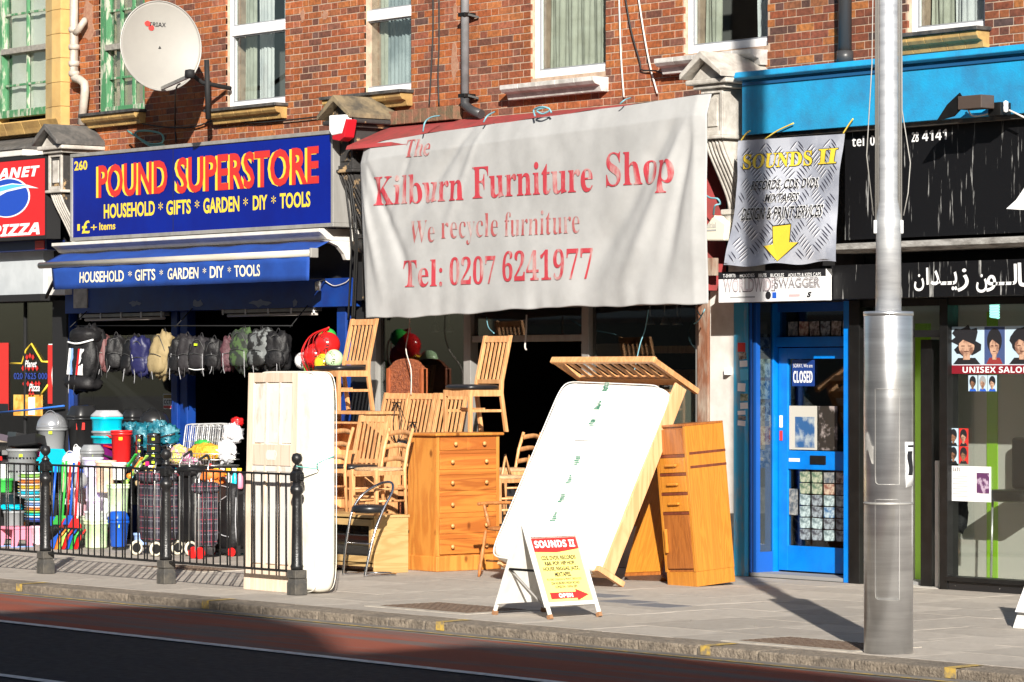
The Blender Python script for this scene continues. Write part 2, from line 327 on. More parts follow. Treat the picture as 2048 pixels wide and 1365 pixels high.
# iron covers
m_iron = mat('rusty iron', (.13, .085, .06), .7, metal=.3, c2=(.2, .15, .11), sc_=30, bump=.6)
m_conc = mat('pale concrete', (.42, .38, .32), .9, c2=(.3, .27, .23), sc_=8, bump=.4)
def cover(lab, p, wx, wy, fr=.09):
    c = thing('access_cover', lab, 'cover', (p.x, p.y, .0))
    f = MB(); f.box(-wx - fr, wx + fr, -wy - fr, wy + fr, -.01, .0055); f.build('frame', m_conc, c, world=False)
    l = MB(); l.box(-wx, wx, -wy, wy, -.01, .0075)
    for i in range(14):
        for j in range(8): xx = -wx + (i + .5) * wx / 7; y2 = -wy + (j + .5) * wy / 4; l.box(xx - .018, xx + .018, y2 - .018, y2 + .018, .0075, .0105)
    l.build('lid', m_iron, c, world=False)
cover('rusty iron cover in the pavement behind the folding board sign', G(905, 1217), .55, .3)
cover('rusty patterned cover by the foot of the steel pole', G(1640, 1289), .55, .24)
cover('rusty drain cover between the railings and the shopping trolleys', G(385, 1138), .5, .22, .05)
st = MB()
for px, py in ((1205, 1192), (1255, 1204), (1320, 1212)):
    g = G(px, py); st.box(g.x - .22, g.x + .22, g.y - .15, g.y + .15, -.005, .0035)
st.build('blue_grey_setts', mat('slate setts', (.13, .135, .15), .8), pav)
lit = MB()
for k in range(60):
    g = Vector((rs.uniform(-3, 12), rs.choice([rs.uniform(-5.6, -.5), rs.uniform(-6.1, -5.85)]), 0)); s_ = rs.uniform(.006, .016); zz = .002 if g.y > KY else RZ + .006
    lit.add([(g.x, g.y, zz), (g.x + s_, g.y + s_ * .6, zz + s_ * .3), (g.x + s_ * .4, g.y + s_ * 1.4, zz)], [(0, 1, 2)])
tagit(lit.build('litter', mat('scrap paper', (.6, .57, .5), .9)), kind='stuff')
# ------------------------------------------------------------------ buildings over the road: they shade the carriageway
m_opp = mat('stock brick far', (.3, .2, .13), .9, c2=(.2, .12, .09), sc_=5)
m_oppw = mat('far render', (.6, .57, .5), .8)
pts = [(-300, 1218), (0, 1230), (215, 1215), (435, 1215), (540, 1232), (640, 1262), (690, 1307), (810, 1318), (890, 1315), (955, 1290), (1150, 1297), (1300, 1309), (1700, 1352), (2000, 1382), (2300, 1410)]
prof = []
for px, py in pts:
    g = G(px, py, RZ); h = (g.y + 24.2) / 1.4206; prof.append((g.x + 1.877 * h, h + RZ))
def roofz(x):
    if x <= prof[0][0]: return prof[0][1]
    for (a, b), (c, d) in zip(prof, prof[1:]):
        if a <= x <= c and c > a: return b + (d - b) * (x - a) / (c - a)
    return prof[-1][1]
bx = [-30, -6, 2, 9, 16] + sorted(set(round(p[0], 2) for p in prof)) + [48, 56]
bx = sorted(set(bx)); labs = ['long plain brick terrace across the road at the left end', 'brick terrace house across the road with a sloping parapet', 'tallest brick house across the road', 'narrow brick house across the road', 'brick shop building across the road']
groups = [(-30, 20), (20, 26), (26, 31), (31, 38), (38, 60)]
for gi, (a, b) in enumerate(groups):
    xs = [a] + [x for x in bx if a < x < b] + [b]
    t = thing('terrace_house', labs[gi], 'building', ((a + b) / 2, -24.2, 0), group='buildings across the road')
    w = MB(); w.prism([(a, 0), (b, 0)] + [(x, roofz(x)) for x in reversed(xs)], -24.2, -32, 'y'); w.build('wall', m_opp, t)
    k = 0; x = a + 1
    while x < b - 1.5:
        for z in (4.2, 7.2):
            if z + 1.9 < min(roofz(x), roofz(x + 1.1)):
                MB().box(x, x + 1.1, -24.2, -24.14, z, z + 1.7).build('window', mat('far window', (.05, .06, .07), .1), t)
        x += 2.6
    MB().box(a, b, -24.25, -24.19, 3.0, 3.7).build('fascia', m_oppw, t); MB().box(a + .3, b - .3, -24.22, -24.18, .5, 2.9).build('shop_window', mat('far window', (.05, .06, .07), .1), t)
# ------------------------------------------------------------------ brick fronts
CRS, ST, HD, JT = .0715, .2175, .1035, .0095
RAMP = [(0, (.17, .07, .05)), (.1, (.20, .075, .045)), (.14, (.34, .105, .045)), (.3, (.42, .13, .05)), (.45, (.36, .11, .055)), (.6, (.46, .16, .06)), (.72, (.50, .19, .08)), (.8, (.3, .1, .06)), (.9, (.42, .15, .085)), (1, (.15, .08, .065))]
RAMPD = [(0, (.1, .055, .045)), (.2, (.22, .075, .045)), (.4, (.3, .09, .045)), (.6, (.25, .08, .05)), (.75, (.35, .12, .05)), (.85, (.5, .2, .07)), (.92, (.2, .08, .06)), (1, (.09, .06, .055))]
m_brick = brickmat('red brick', RAMP); m_brickd = brickmat('dark red brick', RAMPD)
m_mort = mat('lime mortar', (.46, .34, .25), .95, c2=(.30, .21, .155), sc_=9, bump=.3, bsc=90)
ub = MB().box(0, 1, 0, 1, 0, 1)
def unitbrick(w):
    me = MB().box(0, w, -.004, .02, 0, CRS - JT).mesh('brick'); bm = bmesh.new(); bm.from_mesh(me); es = [e for e in bm.edges if all(v.co.y < 0 for v in e.verts)]
    bmesh.ops.bevel(bm, geom=es, offset=.002, segments=1, affect='EDGES'); bm.to_mesh(me); bm.free(); return me
def laybricks(parent, x0, x1, z0, z1, holes, m, viewtop, seed, sort=None):
    r_ = random.Random(seed); L_ = []; me_s, me_h = {}, {}
    c = int(z0 / CRS) + 1
    while (c + 1) * CRS < z1:
        z = c * CRS; x = x0 - (0 if c % 2 else (ST - HD) / 2 + HD) ; k = 0
        while x < x1:
            w = ST if k % 2 == 0 else HD; a, b = max(x, x0), min(x + w, x1)
            segs = [(a, b)]
            for (hx0, hx1, hz0, hz1) in holes:
                if z + CRS > hz0 + .01 and z < hz1 - .01:
                    ns = []
                    for (s, e) in segs:
                        if e <= hx0 or s >= hx1: ns.append((s, e)); continue
                        if s < hx0: ns.append((s, hx0))
                        if e > hx1: ns.append((hx1, e))
                    segs = ns
            for (s, e) in segs:
                if e - s > .03: L_.append((s, z, e - s))
            x += w + JT; k += 1
        c += 1
    vis = [b for b in L_ if b[1] < viewtop(b[0])]
    vis.sort(key=lambda b: (-(b[2] > .1), -b[0])); first = set(id(b) for b in vis[:300])
    sh = {}; big = MB()
    for b in L_:
        s, z, w = b; dy = r_.uniform(-.0014, .0014); dz = r_.uniform(-.0015, .0015)
        if id(b) in first:
            key = round(w, 3)
            if key not in sh: sh[key] = unitbrick(key); sh[key].materials.append(m)
            o = bpy.data.objects.new('brick', sh[key]); col.objects.link(o); o.parent = parent
            o.location = Vector((s, dy, z + dz)) - parent.location; o.rotation_euler = (0, r_.uniform(-.004, .004), 0)
        else: big.box(s, s + w, -.004 + dy, .02, z + dz, z + dz + CRS - JT)
    if big.v: big.build('bricks', m, parent, kind='stuff')
def vtop(x): # height of the frame's top edge on the wall plane
    s = (Vector((x, 0, 0)) - Vector((CX, CY, 0))).dot(FW); return HC + 750 / FPX * s + .02
m_upvc = mat('white upvc', (.78, .78, .78), .35); m_upvc2 = mat('grey gasket', (.25, .26, .28), .4)
m_glass = glass('window glass'); m_glassd = glass('shop glass', op=.8)
m_sillb = mat('black painted stone', (.035, .035, .035), .5, c2=(.1, .09, .08), sc_=9, bump=.4)
m_silly = mat('yellow glazed stone', (.5, .32, .11), .5, c2=(.34, .2, .07), sc_=7, bump=.3, dirt=.5)
m_sillw = mat('white painted stone', (.62, .6, .57), .6, c2=(.42, .4, .37), sc_=7, bump=.3, dirt=.5)
m_cream = mat('yellow faience', (.62, .42, .16), .35, c2=(.55, .34, .12), sc_=3, dirt=.25, rnd=.05)
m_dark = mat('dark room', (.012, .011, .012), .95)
m_curt = mat('cream net curtain', (.5, .5, .42), .9, c2=(.38, .38, .31), sc_=5); m_curtb = mat('bluish curtain', (.45, .5, .52), .9, c2=(.24, .28, .3), sc_=3)
m_curtw = mat('white curtain', (.7, .7, .7), .9, c2=(.55, .56, .58), sc_=3)
def brickwall(name, label, x0, x1, holes, m, seed, zb=3.95):
    t = thing(name, label, 'building', ((x0 + x1) / 2, 0, zb))
    w = MB(); xs = sorted({x0, x1} | {h[0] for h in holes} | {h[1] for h in holes})
    for a, b in zip(xs, xs[1:]):
        hh = [h for h in holes if h[0] <= a + 1e-6 and h[1] >= b - 1e-6]
        if hh: w.box(a, b, 0, .3, zb, hh[0][2]); w.box(a, b, 0, .3, hh[0][3], 7.6)
        else: w.box(a, b, 0, .3, zb, 7.6)
    w.build('wall', m_mort, t)
    rm = MB(); rm.box(x0 + .02, x1 - .02, 1.6, 1.7, zb, 7.6); rm.box(x0, x1, .3, 1.7, 7.5, 7.6); rm.box(x0, x1, .3, 1.7, zb, zb + .05); rm.box(x0, x0 + .02, .3, 1.7, zb, 7.6); rm.box(x1 - .02, x1, .3, 1.7, zb, 7.6)
    rm.build('room', mat('upper room', (.16, .155, .15), .9), t)
    laybricks(t, x0, x1, zb, 6.95, holes, m, vtop, seed)
    return t
def sashwin(t, x0, x1, z0, z1, zt, curtain, rev=.1, upper_open=0, mc=None, wavy=1):
    f = .06; y0, y1 = rev - .05, rev + .02
    fr = MB(); fr.box(x0, x0 + f, y0, y1, z0, z1); fr.box(x1 - f, x1, y0, y1, z0, z1); fr.box(x0 + f, x1 - f, y0, y1, z0, z0 + f * 1.3); fr.box(x0 + f, x1 - f, y0, y1, z1 - f, z1); fr.box(x0 + f, x1 - f, y0 - .012, y1, zt - .055, zt + .055)
    w = fr.build('window', m_upvc, t, bev=.006)
    rg = MB()
    for a, b in ((z0 + f * 1.3, zt - .055), (zt + .055, z1 - f)):
        rg.box(x0 + f, x0 + f + .014, y0 + .01, y0 + .03, a, b); rg.box(x1 - f - .014, x1 - f, y0 + .01, y0 + .03, a, b); rg.box(x0 + f + .014, x1 - f - .014, y0 + .01, y0 + .03, b - .014, b); rg.box(x0 + f + .014, x1 - f - .014, y0 + .01, y0 + .03, a, a + .014)
    rg.build('gasket', m_upvc2, w)
    g = MB(); g.box(x0 + f, x1 - f, rev - .005, rev, z0 + f, zt - .05); g.build('pane', m_glass, w); g = MB(); g.box(x0 + f, x1 - f, rev - .005, rev, zt + .05, z1 - f); g.build('pane', m_glass, w)
    for (a, b, mm, yo) in curtain:
        c = MB(); A, B = x0 + f + a * (x1 - x0 - 2 * f), x0 + f + b * (x1 - x0 - 2 * f)
        c.grid(lambda u, v: (A + (B - A) * u, rev + yo + .02 * wavy * math.sin(u * (B - A) * 31 + math.sin(v * 3 + a * 5)) + .012 * math.sin(u * (B - A) * 101), z0 + .08 + (z1 - z0) * v), max(6, int((B - A) * 70)), 6); c.build('curtain', mm, w)
    return w
def sill(t, x0, x1, z, m, m2=None, segs=6, d=.16, h=.13):
    for i in range(segs):
        a = x0 + (x1 - x0) * i / segs; b = x0 + (x1 - x0) * (i + 1) / segs - .004
        MB().prism([(-d, z), (0.03, z), (0.03, z - h), (-d * .45, z - h), (-d * .55, z - h * .6), (-d * .85, z - h * .5), (-d, z - h * .3)], a, b, 'x').build('sill_block', m, t, bev=.004)
    if m2: MB().box(x0 - .02, x1 + .02, -d - .03, .02, z + .001, z + .035).build('sill_top', m2, t, bev=.006)
# bay of the pound shop
XA0, XA1, XA2, XA3 = -8.16, -2.42, 3.35, 9.2
wg = (X(198), X(290), 4.86, 6.75); w1 = (X(452), X(571), 4.77, 6.75)
tA = brickwall('brick_building', 'brick upper storey carrying the big satellite dish above the blue sign', XA0, XA1, [wg, w1], m_brick, 1)
sashwin(tA, *w1[:3], 6.75, Z(452, 64), [(0, .22, m_curt, .12), (.24, .5, m_curtw, .14), (.5, .82, m_curtb, .3), (.86, 1, m_curtw, .12)], wavy=.4)
sill(tA, X(437), X(575), 4.74, m_silly, m_sillb, 5)
sill(tA, X(185), X(292), 4.84, m_silly, m_sillb, 4)
m_green = mat('flaking green paint', (.06, .2, .09), .6, c2=(.4, .42, .33), sc_=16, lo=.5, hi=.6, bump=.5, stretch=(1, 1, .3))
m_blind = mat('white blind', (.8, .78, .7), .9, c2=(.7, .67, .55), sc_=2)
def greenwin(t, x0, x1, z0, z1, cols, rows, zt, mb_, ymir=0):
    f = .13; fr = MB(); fr.box(x0, x0 + f, .02, .12, z0, z1); fr.box(x1 - f * .6, x1, .02, .12, z0, z1); fr.box(x0 + f, x1 - f * .6, .02, .12, z0, z0 + .09)
    w = fr.build('window', m_green, t, bev=.006); a, b = x0 + f, x1 - f * .6
    MB().box(a, b, .0, .1, zt - .035, zt + .03).build('meeting_rail', mat('weathered grey wood', (.2, .19, .17), .8, c2=(.32, .3, .26), sc_=20), w)
    g = MB()
    for i in range(1, cols): x = a + (b - a) * i / cols; g.box(x - .012, x + .012, .05, .09, z0 + .09, z1)
    for zz in rows: g.box(a, b, .055, .085, zz - .012, zz + .012)
    g.build('glazing_bar', m_green, w)
    MB().box(a, b, .092, .096, z0 + .09, z1).build('pane', m_glass, w)
    c = MB(); c.grid(lambda u, v: (a + (b - a) * u, .15 + .01 * math.sin(u * 20 + v * 5), z0 + .05 + (z1 - z0) * v), 10, 6); c.build('blind', mb_, w)
greenwin(tA, *wg, 3, [Z(215, 157), Z(215, 22), 6.4], Z(215, 95), mat('beige blind', (.42, .34, .25), .9, c2=(.2, .17, .15), sc_=3))
# patched mortar and soot
m_patch = mat('mortar patch', (.36, .2, .13), .95, c2=(.3, .14, .085), sc_=20, bump=.4)
def patch(t, px, py, rw, rh, m=m_patch, seed=0, Y=-.008):
    c = W(px, py, Y); r_ = random.Random(seed + px); pl = [(c.x + rw * math.cos(a) * (1 + r_.uniform(-.3, .3)), c.z + rh * math.sin(a) * (1 + r_.uniform(-.3, .3))) for a in [2 * math.pi * k / 13 for k in range(13)]]
    MB().prism(pl, Y, .0, 'y').build('mortar_patch', m, t)
patch(tA, 176, 48, .13, .24); patch(tA, 605, 30, .04, .07); patch(tA, 650, 32, .05, .05)
# bay of the furniture shop
w2 = (X(690), X(823), 4.77, 6.75); w3 = (X(1062), X(1212), 4.76, 6.75)
tB = brickwall('brick_building', 'brick upper storey above the faded furniture shop banner', XA1 + .002, XA2 - .002, [w2, w3, (X(1368), XA2 - .002, 4.84, 6.75)], m_brick, 2)
sashwin(tB, *w2[:3], 6.75, Z(690, 38), [(0, .38, m_curt, .12), (.3, 1.0, m_curtb, .16)], wavy=.3)
sashwin(tB, *w3[:3], 6.75, 6.3, [(0, .96, m_curt, .1)])
sill(tB, X(1030), X(1218), 4.70, m_sillw, None, 5, .2, .14)
sill(tB, X(668), X(826), 4.74, m_silly, m_sillb, 5)
patch(tB, 908, 125, .06, .16); patch(tB, 910, 22, .03, .1)
# right bay
w4 = (XA2 + .0, X(1536), 4.84, 6.75); w5 = (X(1815), X(1970), 4.78, 6.75)
tC = brickwall('brick_building', 'dark red brick upper storey above the bright blue fascia', XA2, XA3, [w4, w5], m_brickd, 3)
x4 = X(1368)
sashwin(tC, x4, w4[1], 4.84, 6.75, 6.4, [(0, .22, m_curt, .12), (.62, .85, m_curtw, .2)])
sashwin(tC, *w5[:3], 6.75, 6.35, [(0.0, .5, m_curt, .14), (.4, 1, m_curtw, .1)])
sill(tC, X(1805), X(1980), 4.76, m_silly, m_sillb, 5, .16, .14)
sill(tC, x4 - .2, w4[1], 4.80, m_sillw, None, 5, .2, .14)
# left neighbour: yellow stone pier and green sash
tD = thing('stone_building', 'yellow stone pier and green sash window of the leftmost building', 'building', (-10.5, 0, 4.5))
w = MB(); w.box(-14, -9.85, .05, .3, 4.9, 7.6); w.box(-14, XA0 - .01, .05, .3, 3.9, 4.9); w.box(X(98), XA0 - .01, .05, .3, 4.9, 7.6); w.build('wall', m_cream, tD)
for k in range(10):
    z = 4.72 + k * .285
    MB().prism([(X(98) + .003, .04), (X(98) + .003, -.05), (X(121), -.12), (XA0 - .012, -.12), (XA0 - .012, .04)], z, z + .281, 'z').build('stone_block', m_cream, tD, bev=.004)
greenwin(tD, -9.85, X(99), Z(50, 232), 6.95, 2, [Z(50, 167), Z(50, 24)], Z(50, 98), m_blind)
for k in range(5): a = -10.2 + k * .4; MB().prism([(-.16, 4.86), (.04, 4.86), (.04, 4.72), (-.1, 4.72), (-.12, 4.78)], a, a + .39, 'x').build('sill_block', m_silly, tD, bev=.004)
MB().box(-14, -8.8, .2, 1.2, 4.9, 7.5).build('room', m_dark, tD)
# ------------------------------------------------------------------ stone consoles between the shops
m_stw = mat('weathered white stone', (.56, .53, .48), .75, c2=(.36, .33, .29), sc_=6, bump=.5, dirt=.35)
m_stb = mat('sooty peeling stone', (.03, .028, .027), .7, c2=(.4, .27, .14), sc_=7, lo=.56, hi=.63, bump=.7)
m_stg = mat('mossy stone', (.22, .17, .1), .9, c2=(.07, .06, .045), sc_=6, bump=1)
m_slate = mat('dark slate', (.07, .068, .065), .7, c2=(.13, .12, .11), sc_=8, bump=.6)
m_grp = mat('grey painted pilaster', (.5, .48, .44), .7, c2=(.3, .28, .25), sc_=8, dirt=.4)
def console(label, x0, x1, zt, zb, front, side, roof, yf=-.5, yb=0.04):
    """gabled cap, panelled block and fluted scroll, running down to zb"""
    t = thing('stone_console', label, 'console', ((x0 + x1) / 2, 0, zb)); xm = (x0 + x1) / 2; w = x1 - x0; o = .13
    zc = zt - .22
    MB().prism([(x0 - o, zc + .02), (xm, zt), (x1 + o, zc + .02), (x1 + o, zc - .03), (xm, zt - .07), (x0 - o, zc - .03)], yf - .16, .05, 'y').build('roof', roof, t, bev=.008)
    MB().prism([(x0 - o * .5, zc - .031), (x1 + o * .5, zc - .031), (xm, zt - .075)], yf - .06, yb, 'y').build('gable', front, t, bev=.004)
    MB().box(x0 - o, x1 + o, yf - .09, yb, zc - .08, zc - .032).build('cornice', front, t, bev=.015)
    MB().box(x0 - o * .5, x1 + o * .5, yf - .05, yb, zc - .12, zc - .081).build('cornice', front, t, bev=.012)
    za = zc - .121; zd = za - .42
    MB().box(x0, x1, yf + .01, yb, zd, za).build('block', side, t, bev=.006)
    p = MB(); b = .04
    for (a, c, d, e) in ((x0, x0 + b, zd, za), (x1 - b, x1, zd, za), (x0 + b, x1 - b, zd, zd + b), (x0 + b, x1 - b, za - b, za)): p.box(a, c, yf - .012, yf + .012, d, e)
    p.box(x0 + b * 2, x1 - b * 2, yf - .005, yf + .012, zd + 2 * b, za - 2 * b); p.build('panel', front, t, bev=.006)
    MB().box(x0 - .03, x1 + .03, yf - .04, yb, zd - .035, zd - .001).build('moulding', front, t, bev=.01)
    # S-profile
    zs, ze = zd - .036, zd - .036 - .62
    P = []
    for i in range(15):
        u = i / 14; P.append((yf + .01 + (abs(yf) - .2) * (1 - math.cos(math.pi * min(1, u * 1.05))) / 2 + .02 * math.sin(u * 6.28), zs + (ze - zs) * u))
    MB().prism(P + [(yb, ze), (yb, zs)], x0 + .02, x1 - .02, 'x').build('scroll', side, t)
    fl = MB(); nfl = 5
    for k in range(nfl):
        xx = x0 + .03 + (w - .06) * (k + .5) / nfl
        fl.tube([(xx, p_[0] - .004, p_[1]) for p_ in P], .017, 6)
    fl.build('fluting', front, t)
    MB().box(x0 - .02, x1 + .02, P[-1][0] - .06, yb, ze - .05, ze).build('moulding', front, t, bev=.01)
    vt = MB(); vt.tube([(x0 - .03, P[-1][0] - .02, ze - .12), (x1 + .03, P[-1][0] - .02, ze - .12)], .07, 16); vt.build('volute', front, t)
    MB().box(x0, x1, P[-1][0] + .02, yb, 2.62, ze - .051).build('pilaster', m_grp if front is not m_stb else m_stb, t, bev=.006)
    return t
console('pale fluted stone console between the grey banner and the blue fascia', 3.31, 3.60, Z(1440, 100, -.55), 3.0, m_stw, m_stw, m_stw)
console('blackened peeling console with mossy cap behind the red and white alarm', -2.24, -1.94, Z(690, 190, -.55), 3.0, m_stb, m_stb, m_stg)
console('dark slate capped console left of the blue sign', -7.82, -7.53, Z(125, 246, -.55), 3.0, m_stw, m_stb, m_slate)
# ------------------------------------------------------------------ shop fronts
m_blue = mat('shop blue paint', (.004, .045, .26), .45, c2=(.004, .03, .2), sc_=5, dirt=.25)
m_bluesign = mat('deep blue acrylic', (.001, .012, .22), .25, c2=(.002, .008, .17), sc_=1.2, spec=.25)
m_awn = mat('blue awning fabric', (.006, .055, .30), .8, c2=(.005, .042, .24), sc_=4, bump=.2)
m_alu = mat('aluminium', (.6, .6, .58), .35, metal=.7, c2=(.45, .45, .44), sc_=10)
m_alup = mat('dull aluminium', (.36, .35, .33), .5, metal=.3, c2=(.28, .27, .25), sc_=8, stretch=(1, 1, .2))
m_wp = mat('white paint', (.66, .64, .6), .6, c2=(.56, .53, .49), sc_=6, dirt=.06)
m_black = mat('black paint', (.006, .006, .006), .4, c2=(.01, .01, .01), sc_=8, spec=.35)
m_dk = mat('charcoal', (.016, .016, .017), .7, spec=.3)
m_redb = mat('red paint', (.35, .05, .05), .6, c2=(.24, .05, .045), sc_=8, dirt=.3)
m_yel = mat('sign yellow', (.8, .58, .05), .5); m_red = mat('sign red', (.55, .03, .025), .4); m_cream2 = mat('cream lettering', (.85, .78, .55), .6); m_white = mat('print white', (.82, .82, .82), .5)
m_blk = mat('print black', (.015, .015, .018), .5); m_rblu = mat('print blue', (.02, .1, .5), .4); m_cyan = mat('print cyan', (.1, .5, .75), .4)
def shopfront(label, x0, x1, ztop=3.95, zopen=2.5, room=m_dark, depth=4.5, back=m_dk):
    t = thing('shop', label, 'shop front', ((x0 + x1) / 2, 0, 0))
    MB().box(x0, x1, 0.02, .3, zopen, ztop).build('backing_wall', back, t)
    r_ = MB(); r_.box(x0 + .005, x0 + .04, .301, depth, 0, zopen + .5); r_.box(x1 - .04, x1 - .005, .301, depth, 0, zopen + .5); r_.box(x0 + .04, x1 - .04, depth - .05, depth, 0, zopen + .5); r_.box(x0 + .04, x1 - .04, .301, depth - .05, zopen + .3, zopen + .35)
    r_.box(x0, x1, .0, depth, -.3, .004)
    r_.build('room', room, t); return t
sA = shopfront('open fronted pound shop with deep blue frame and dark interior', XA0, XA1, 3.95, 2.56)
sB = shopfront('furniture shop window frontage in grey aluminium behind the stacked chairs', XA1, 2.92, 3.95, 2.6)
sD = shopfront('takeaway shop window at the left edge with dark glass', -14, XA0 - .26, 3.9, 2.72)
# pound shop
Yb = -.15
MB().box(X(130, Yb), X(700, Yb), Yb, .019, 2.56, 2.86).build('header_board', m_blue, sA, bev=.005)
for px, w_ in ((395, 30), (270, 28), (520, 42), (590, 14)):
    c = W(px, 607, Yb - .003); r_ = random.Random(px); MB().prism([(c.x + w_ / 190 * math.cos(a) * r_.uniform(.4, 1), c.z + .05 * math.sin(a) * r_.uniform(.3, 1)) for a in [k * .5 for k in range(12)]], Yb - .003, Yb, 'y').build('paint_scrape', mat('scraped undercoat', (.2, .25, .36), .8), sA)
for a, b, y in ((128, 141, 0), (345, 357, 0), (360, 374, .02), (684, 702, -.05)): MB().box(X(a), X(b), y - .02, y + .1, 0, 2.56).build('post', m_blue, sA, bev=.006)
MB().box(X(142), X(345), .04, .048, .35, 2.3).build('shop_window', m_glassd, sA)
MB().box(X(141), X(345), .02, .08, .0, .35).build('stall_riser', m_blue, sA)
for a, b, zz in ((165, 335, 2.52), (450, 640, 2.53)):
    l = thing('strip_light', 'grey fluorescent strip light under the header board, %s' % ('left one above the black and white rucksack' if a < 200 else 'right one above the green rucksack'), 'light', (X((a + b) / 2, -.05), -.05, zz), group='strip lights under the shop header')
    MB().box(X(a, -.05), X(b, -.05), -.1, -.02, zz - .01, zz + .03).build('housing', m_alup, l, bev=.004); MB().tube([(X(a + 6, -.06), -.06, zz - .035), (X(b - 6, -.06), -.06, zz - .035)], .018, 8).build('tube', mat('unlit tube', (.55, .5, .46), .3), l)
    cl = MB()
    for k in range(5): xx = X(a + 4 + (b - a - 8) * k / 4, -.05); cl.box(xx - .008, xx + .008, -.112, -.1, zz - .03, zz + .06)
    cl.build('clip', m_upvc, l)
MB().box(-6.5, -3.2, 1.4, 1.5, 0, 2.1).build('back_shelf', m_dk, sA)
pst = thing('paper_notice', 'white security camera notice taped inside the pound shop window', 'notice', (X(333), .03, 1.6))
MB().box(X(322), X(345), .03, .034, Z(333, 818), Z(333, 788)).build('sheet', m_white, pst); text('CCTV', (X(324), X(343), Z(333, 809), Z(333, 800)), .028, m_blk, pst, st='sansb'); MB().box(X(323), X(344), .027, .029, Z(333, 817), Z(333, 812)).build('red_band', m_red, pst); MB().box(X(323), X(344), .027, .029, Z(333, 797), Z(333, 790)).build('dark_band', mat('mustard', (.3, .2, .05)), pst)
# white cornice with curved end
Yc = -.55
cz = MB(); cz.prism([(-.1, 3.36), (-.62, 3.36), (-.62, 3.325), (-.58, 3.30), (-.52, 3.25), (-.45, 3.235), (-.1, 3.235)], X(106, -.6), X(642, -.6), 'x'); cor = cz.build('cornice', m_wp, sA, bev=.004)
xe = X(642, -.6)
MB().prism([(-.6, 3.234), (-.5, 3.225), (-.38, 3.18), (-.30, 3.1), (-.27, 3.04), (-.2, 3.04), (-.2, 3.234)], xe - .06, xe, 'x').build('bracket', m_wp, sA, bev=.003)
MB().box(X(672, -.3), X(690, -.3), -.3, .0, 3.37, 4.2).build('side_panel', m_wp, sA)
# awning
aw = thing('awning', 'short blue shop awning with white front bar and lettered valance', 'awning', (-4.3, -.6, 3.0))
Yt, Yf = -.56, -.80; xl, xr = X(80, Yf), X(626, Yf); zbar = Z(352, 519, Yf)
MB().grid(lambda u, v: (xl + .04 + (xr - xl - .08) * u, Yt + (Yf - Yt) * v, 3.23 + (zbar + .02 - 3.23) * v + .006 * math.sin(u * 37) * (1 - v)), 60, 6).build('canopy', m_awn, aw, solid=.004)
MB().tube([(xl, Yf, zbar), (xr, Yf, zbar)], .036, 14).build('front_bar', mat('cream metal', (.66, .62, .52), .35, metal=.2, c2=(.5, .46, .38), sc_=12, stretch=(.1, 1, 1)), aw)
MB().box(xr, xr + .03, Yf - .05, Yf + .05, zbar - .05, zbar + .05).build('end_cap', m_alup, aw, bev=.008)
vx0, vx1 = X(103, Yf), X(620, Yf); vz1, vz0 = zbar - .03, Z(352, 571, Yf)
def valw(x, z, e=0): return Vector((x, Yf - .005 - e + .012 * math.sin(x * 3.1) * (vz1 - z) / (vz1 - vz0) + .005 * math.sin(x * 11), z))
MB().grid(lambda u, v: valw(vx0 + (vx1 - vx0) * u + (.03 * (1 - v) * (1 - u)), vz0 + (vz1 - vz0) * v), 80, 4).build('valance', m_awn, aw, solid=.003)
for i, (s, a, b) in enumerate((('HOUSEHOLD', 161, 249), ('*', 257, 264), ('GIFTS', 270, 312), ('*', 320, 327), ('GARDEN', 337, 399), ('*', 408, 415), ('DIY', 422, 448), ('*', 456, 463), ('TOOLS', 470, 521))):
    zc_ = (vz0 + vz1) / 2; hh = .062 if s != '*' else .03; o_ = 0 if s != '*' else .02
    text(s, (X(a, Yf), X(b, Yf), zc_ - hh + o_, zc_ + hh + o_), 0, m_cream2, aw, off=.02 if s != '*' else 0, cuts=.15, warp=lambda x, z: valw(x, z, .006))
MB().bar((X(115, -.7), -.7, 3.0), (X(92, -.3), -.3, 2.75), .03).build('arm', m_dk, aw)
# white box side behind the awning's left end
MB().box(X(96, -.25), X(130, -.25), -.25, 0.0, 2.78, 3.0).build('side_panel', m_wp, sD)
# blue sign
Ys = -.56; sx0, sx1, sz0, sz1 = X(143, Ys), X(669, Ys), Z(147, 483, Ys), Z(143, 309, Ys)
sg = thing('sign_board', 'big blue illuminated box sign with red POUND SUPERSTORE lettering', 'sign', ((sx0 + sx1) / 2, Ys, sz0))
MB().box(sx0 + .04, sx1 - .04, Ys - .004, Ys + .2, sz0 + .04, sz1 - .04).build('panel', m_bluesign, sg)
fr = MB(); fr.box(sx0, sx1, Ys - .02, Ys + .22, sz0, sz0 + .04); fr.box(sx0, sx1, Ys - .02, Ys + .22, sz1 - .04, sz1); fr.box(sx0, sx0 + .04, Ys - .02, Ys + .22, sz0 + .04, sz1 - .04); fr.box(sx1 - .04, sx1, Ys - .02, Ys + .22, sz0 + .04, sz1 - .04); fr.build('frame', m_alup, sg, bev=.005)
MB().box(X(347, Ys) - .004, X(347, Ys) + .004, Ys - .006, Ys - .002, sz0 + .04, sz1 - .04).build('panel_joint', m_dk, sg)
YS = Ys - .004
def srect(a, b, c, d, ref): return (X(a, YS), X(b, YS), Z(ref, d, YS), Z(ref, c, YS))
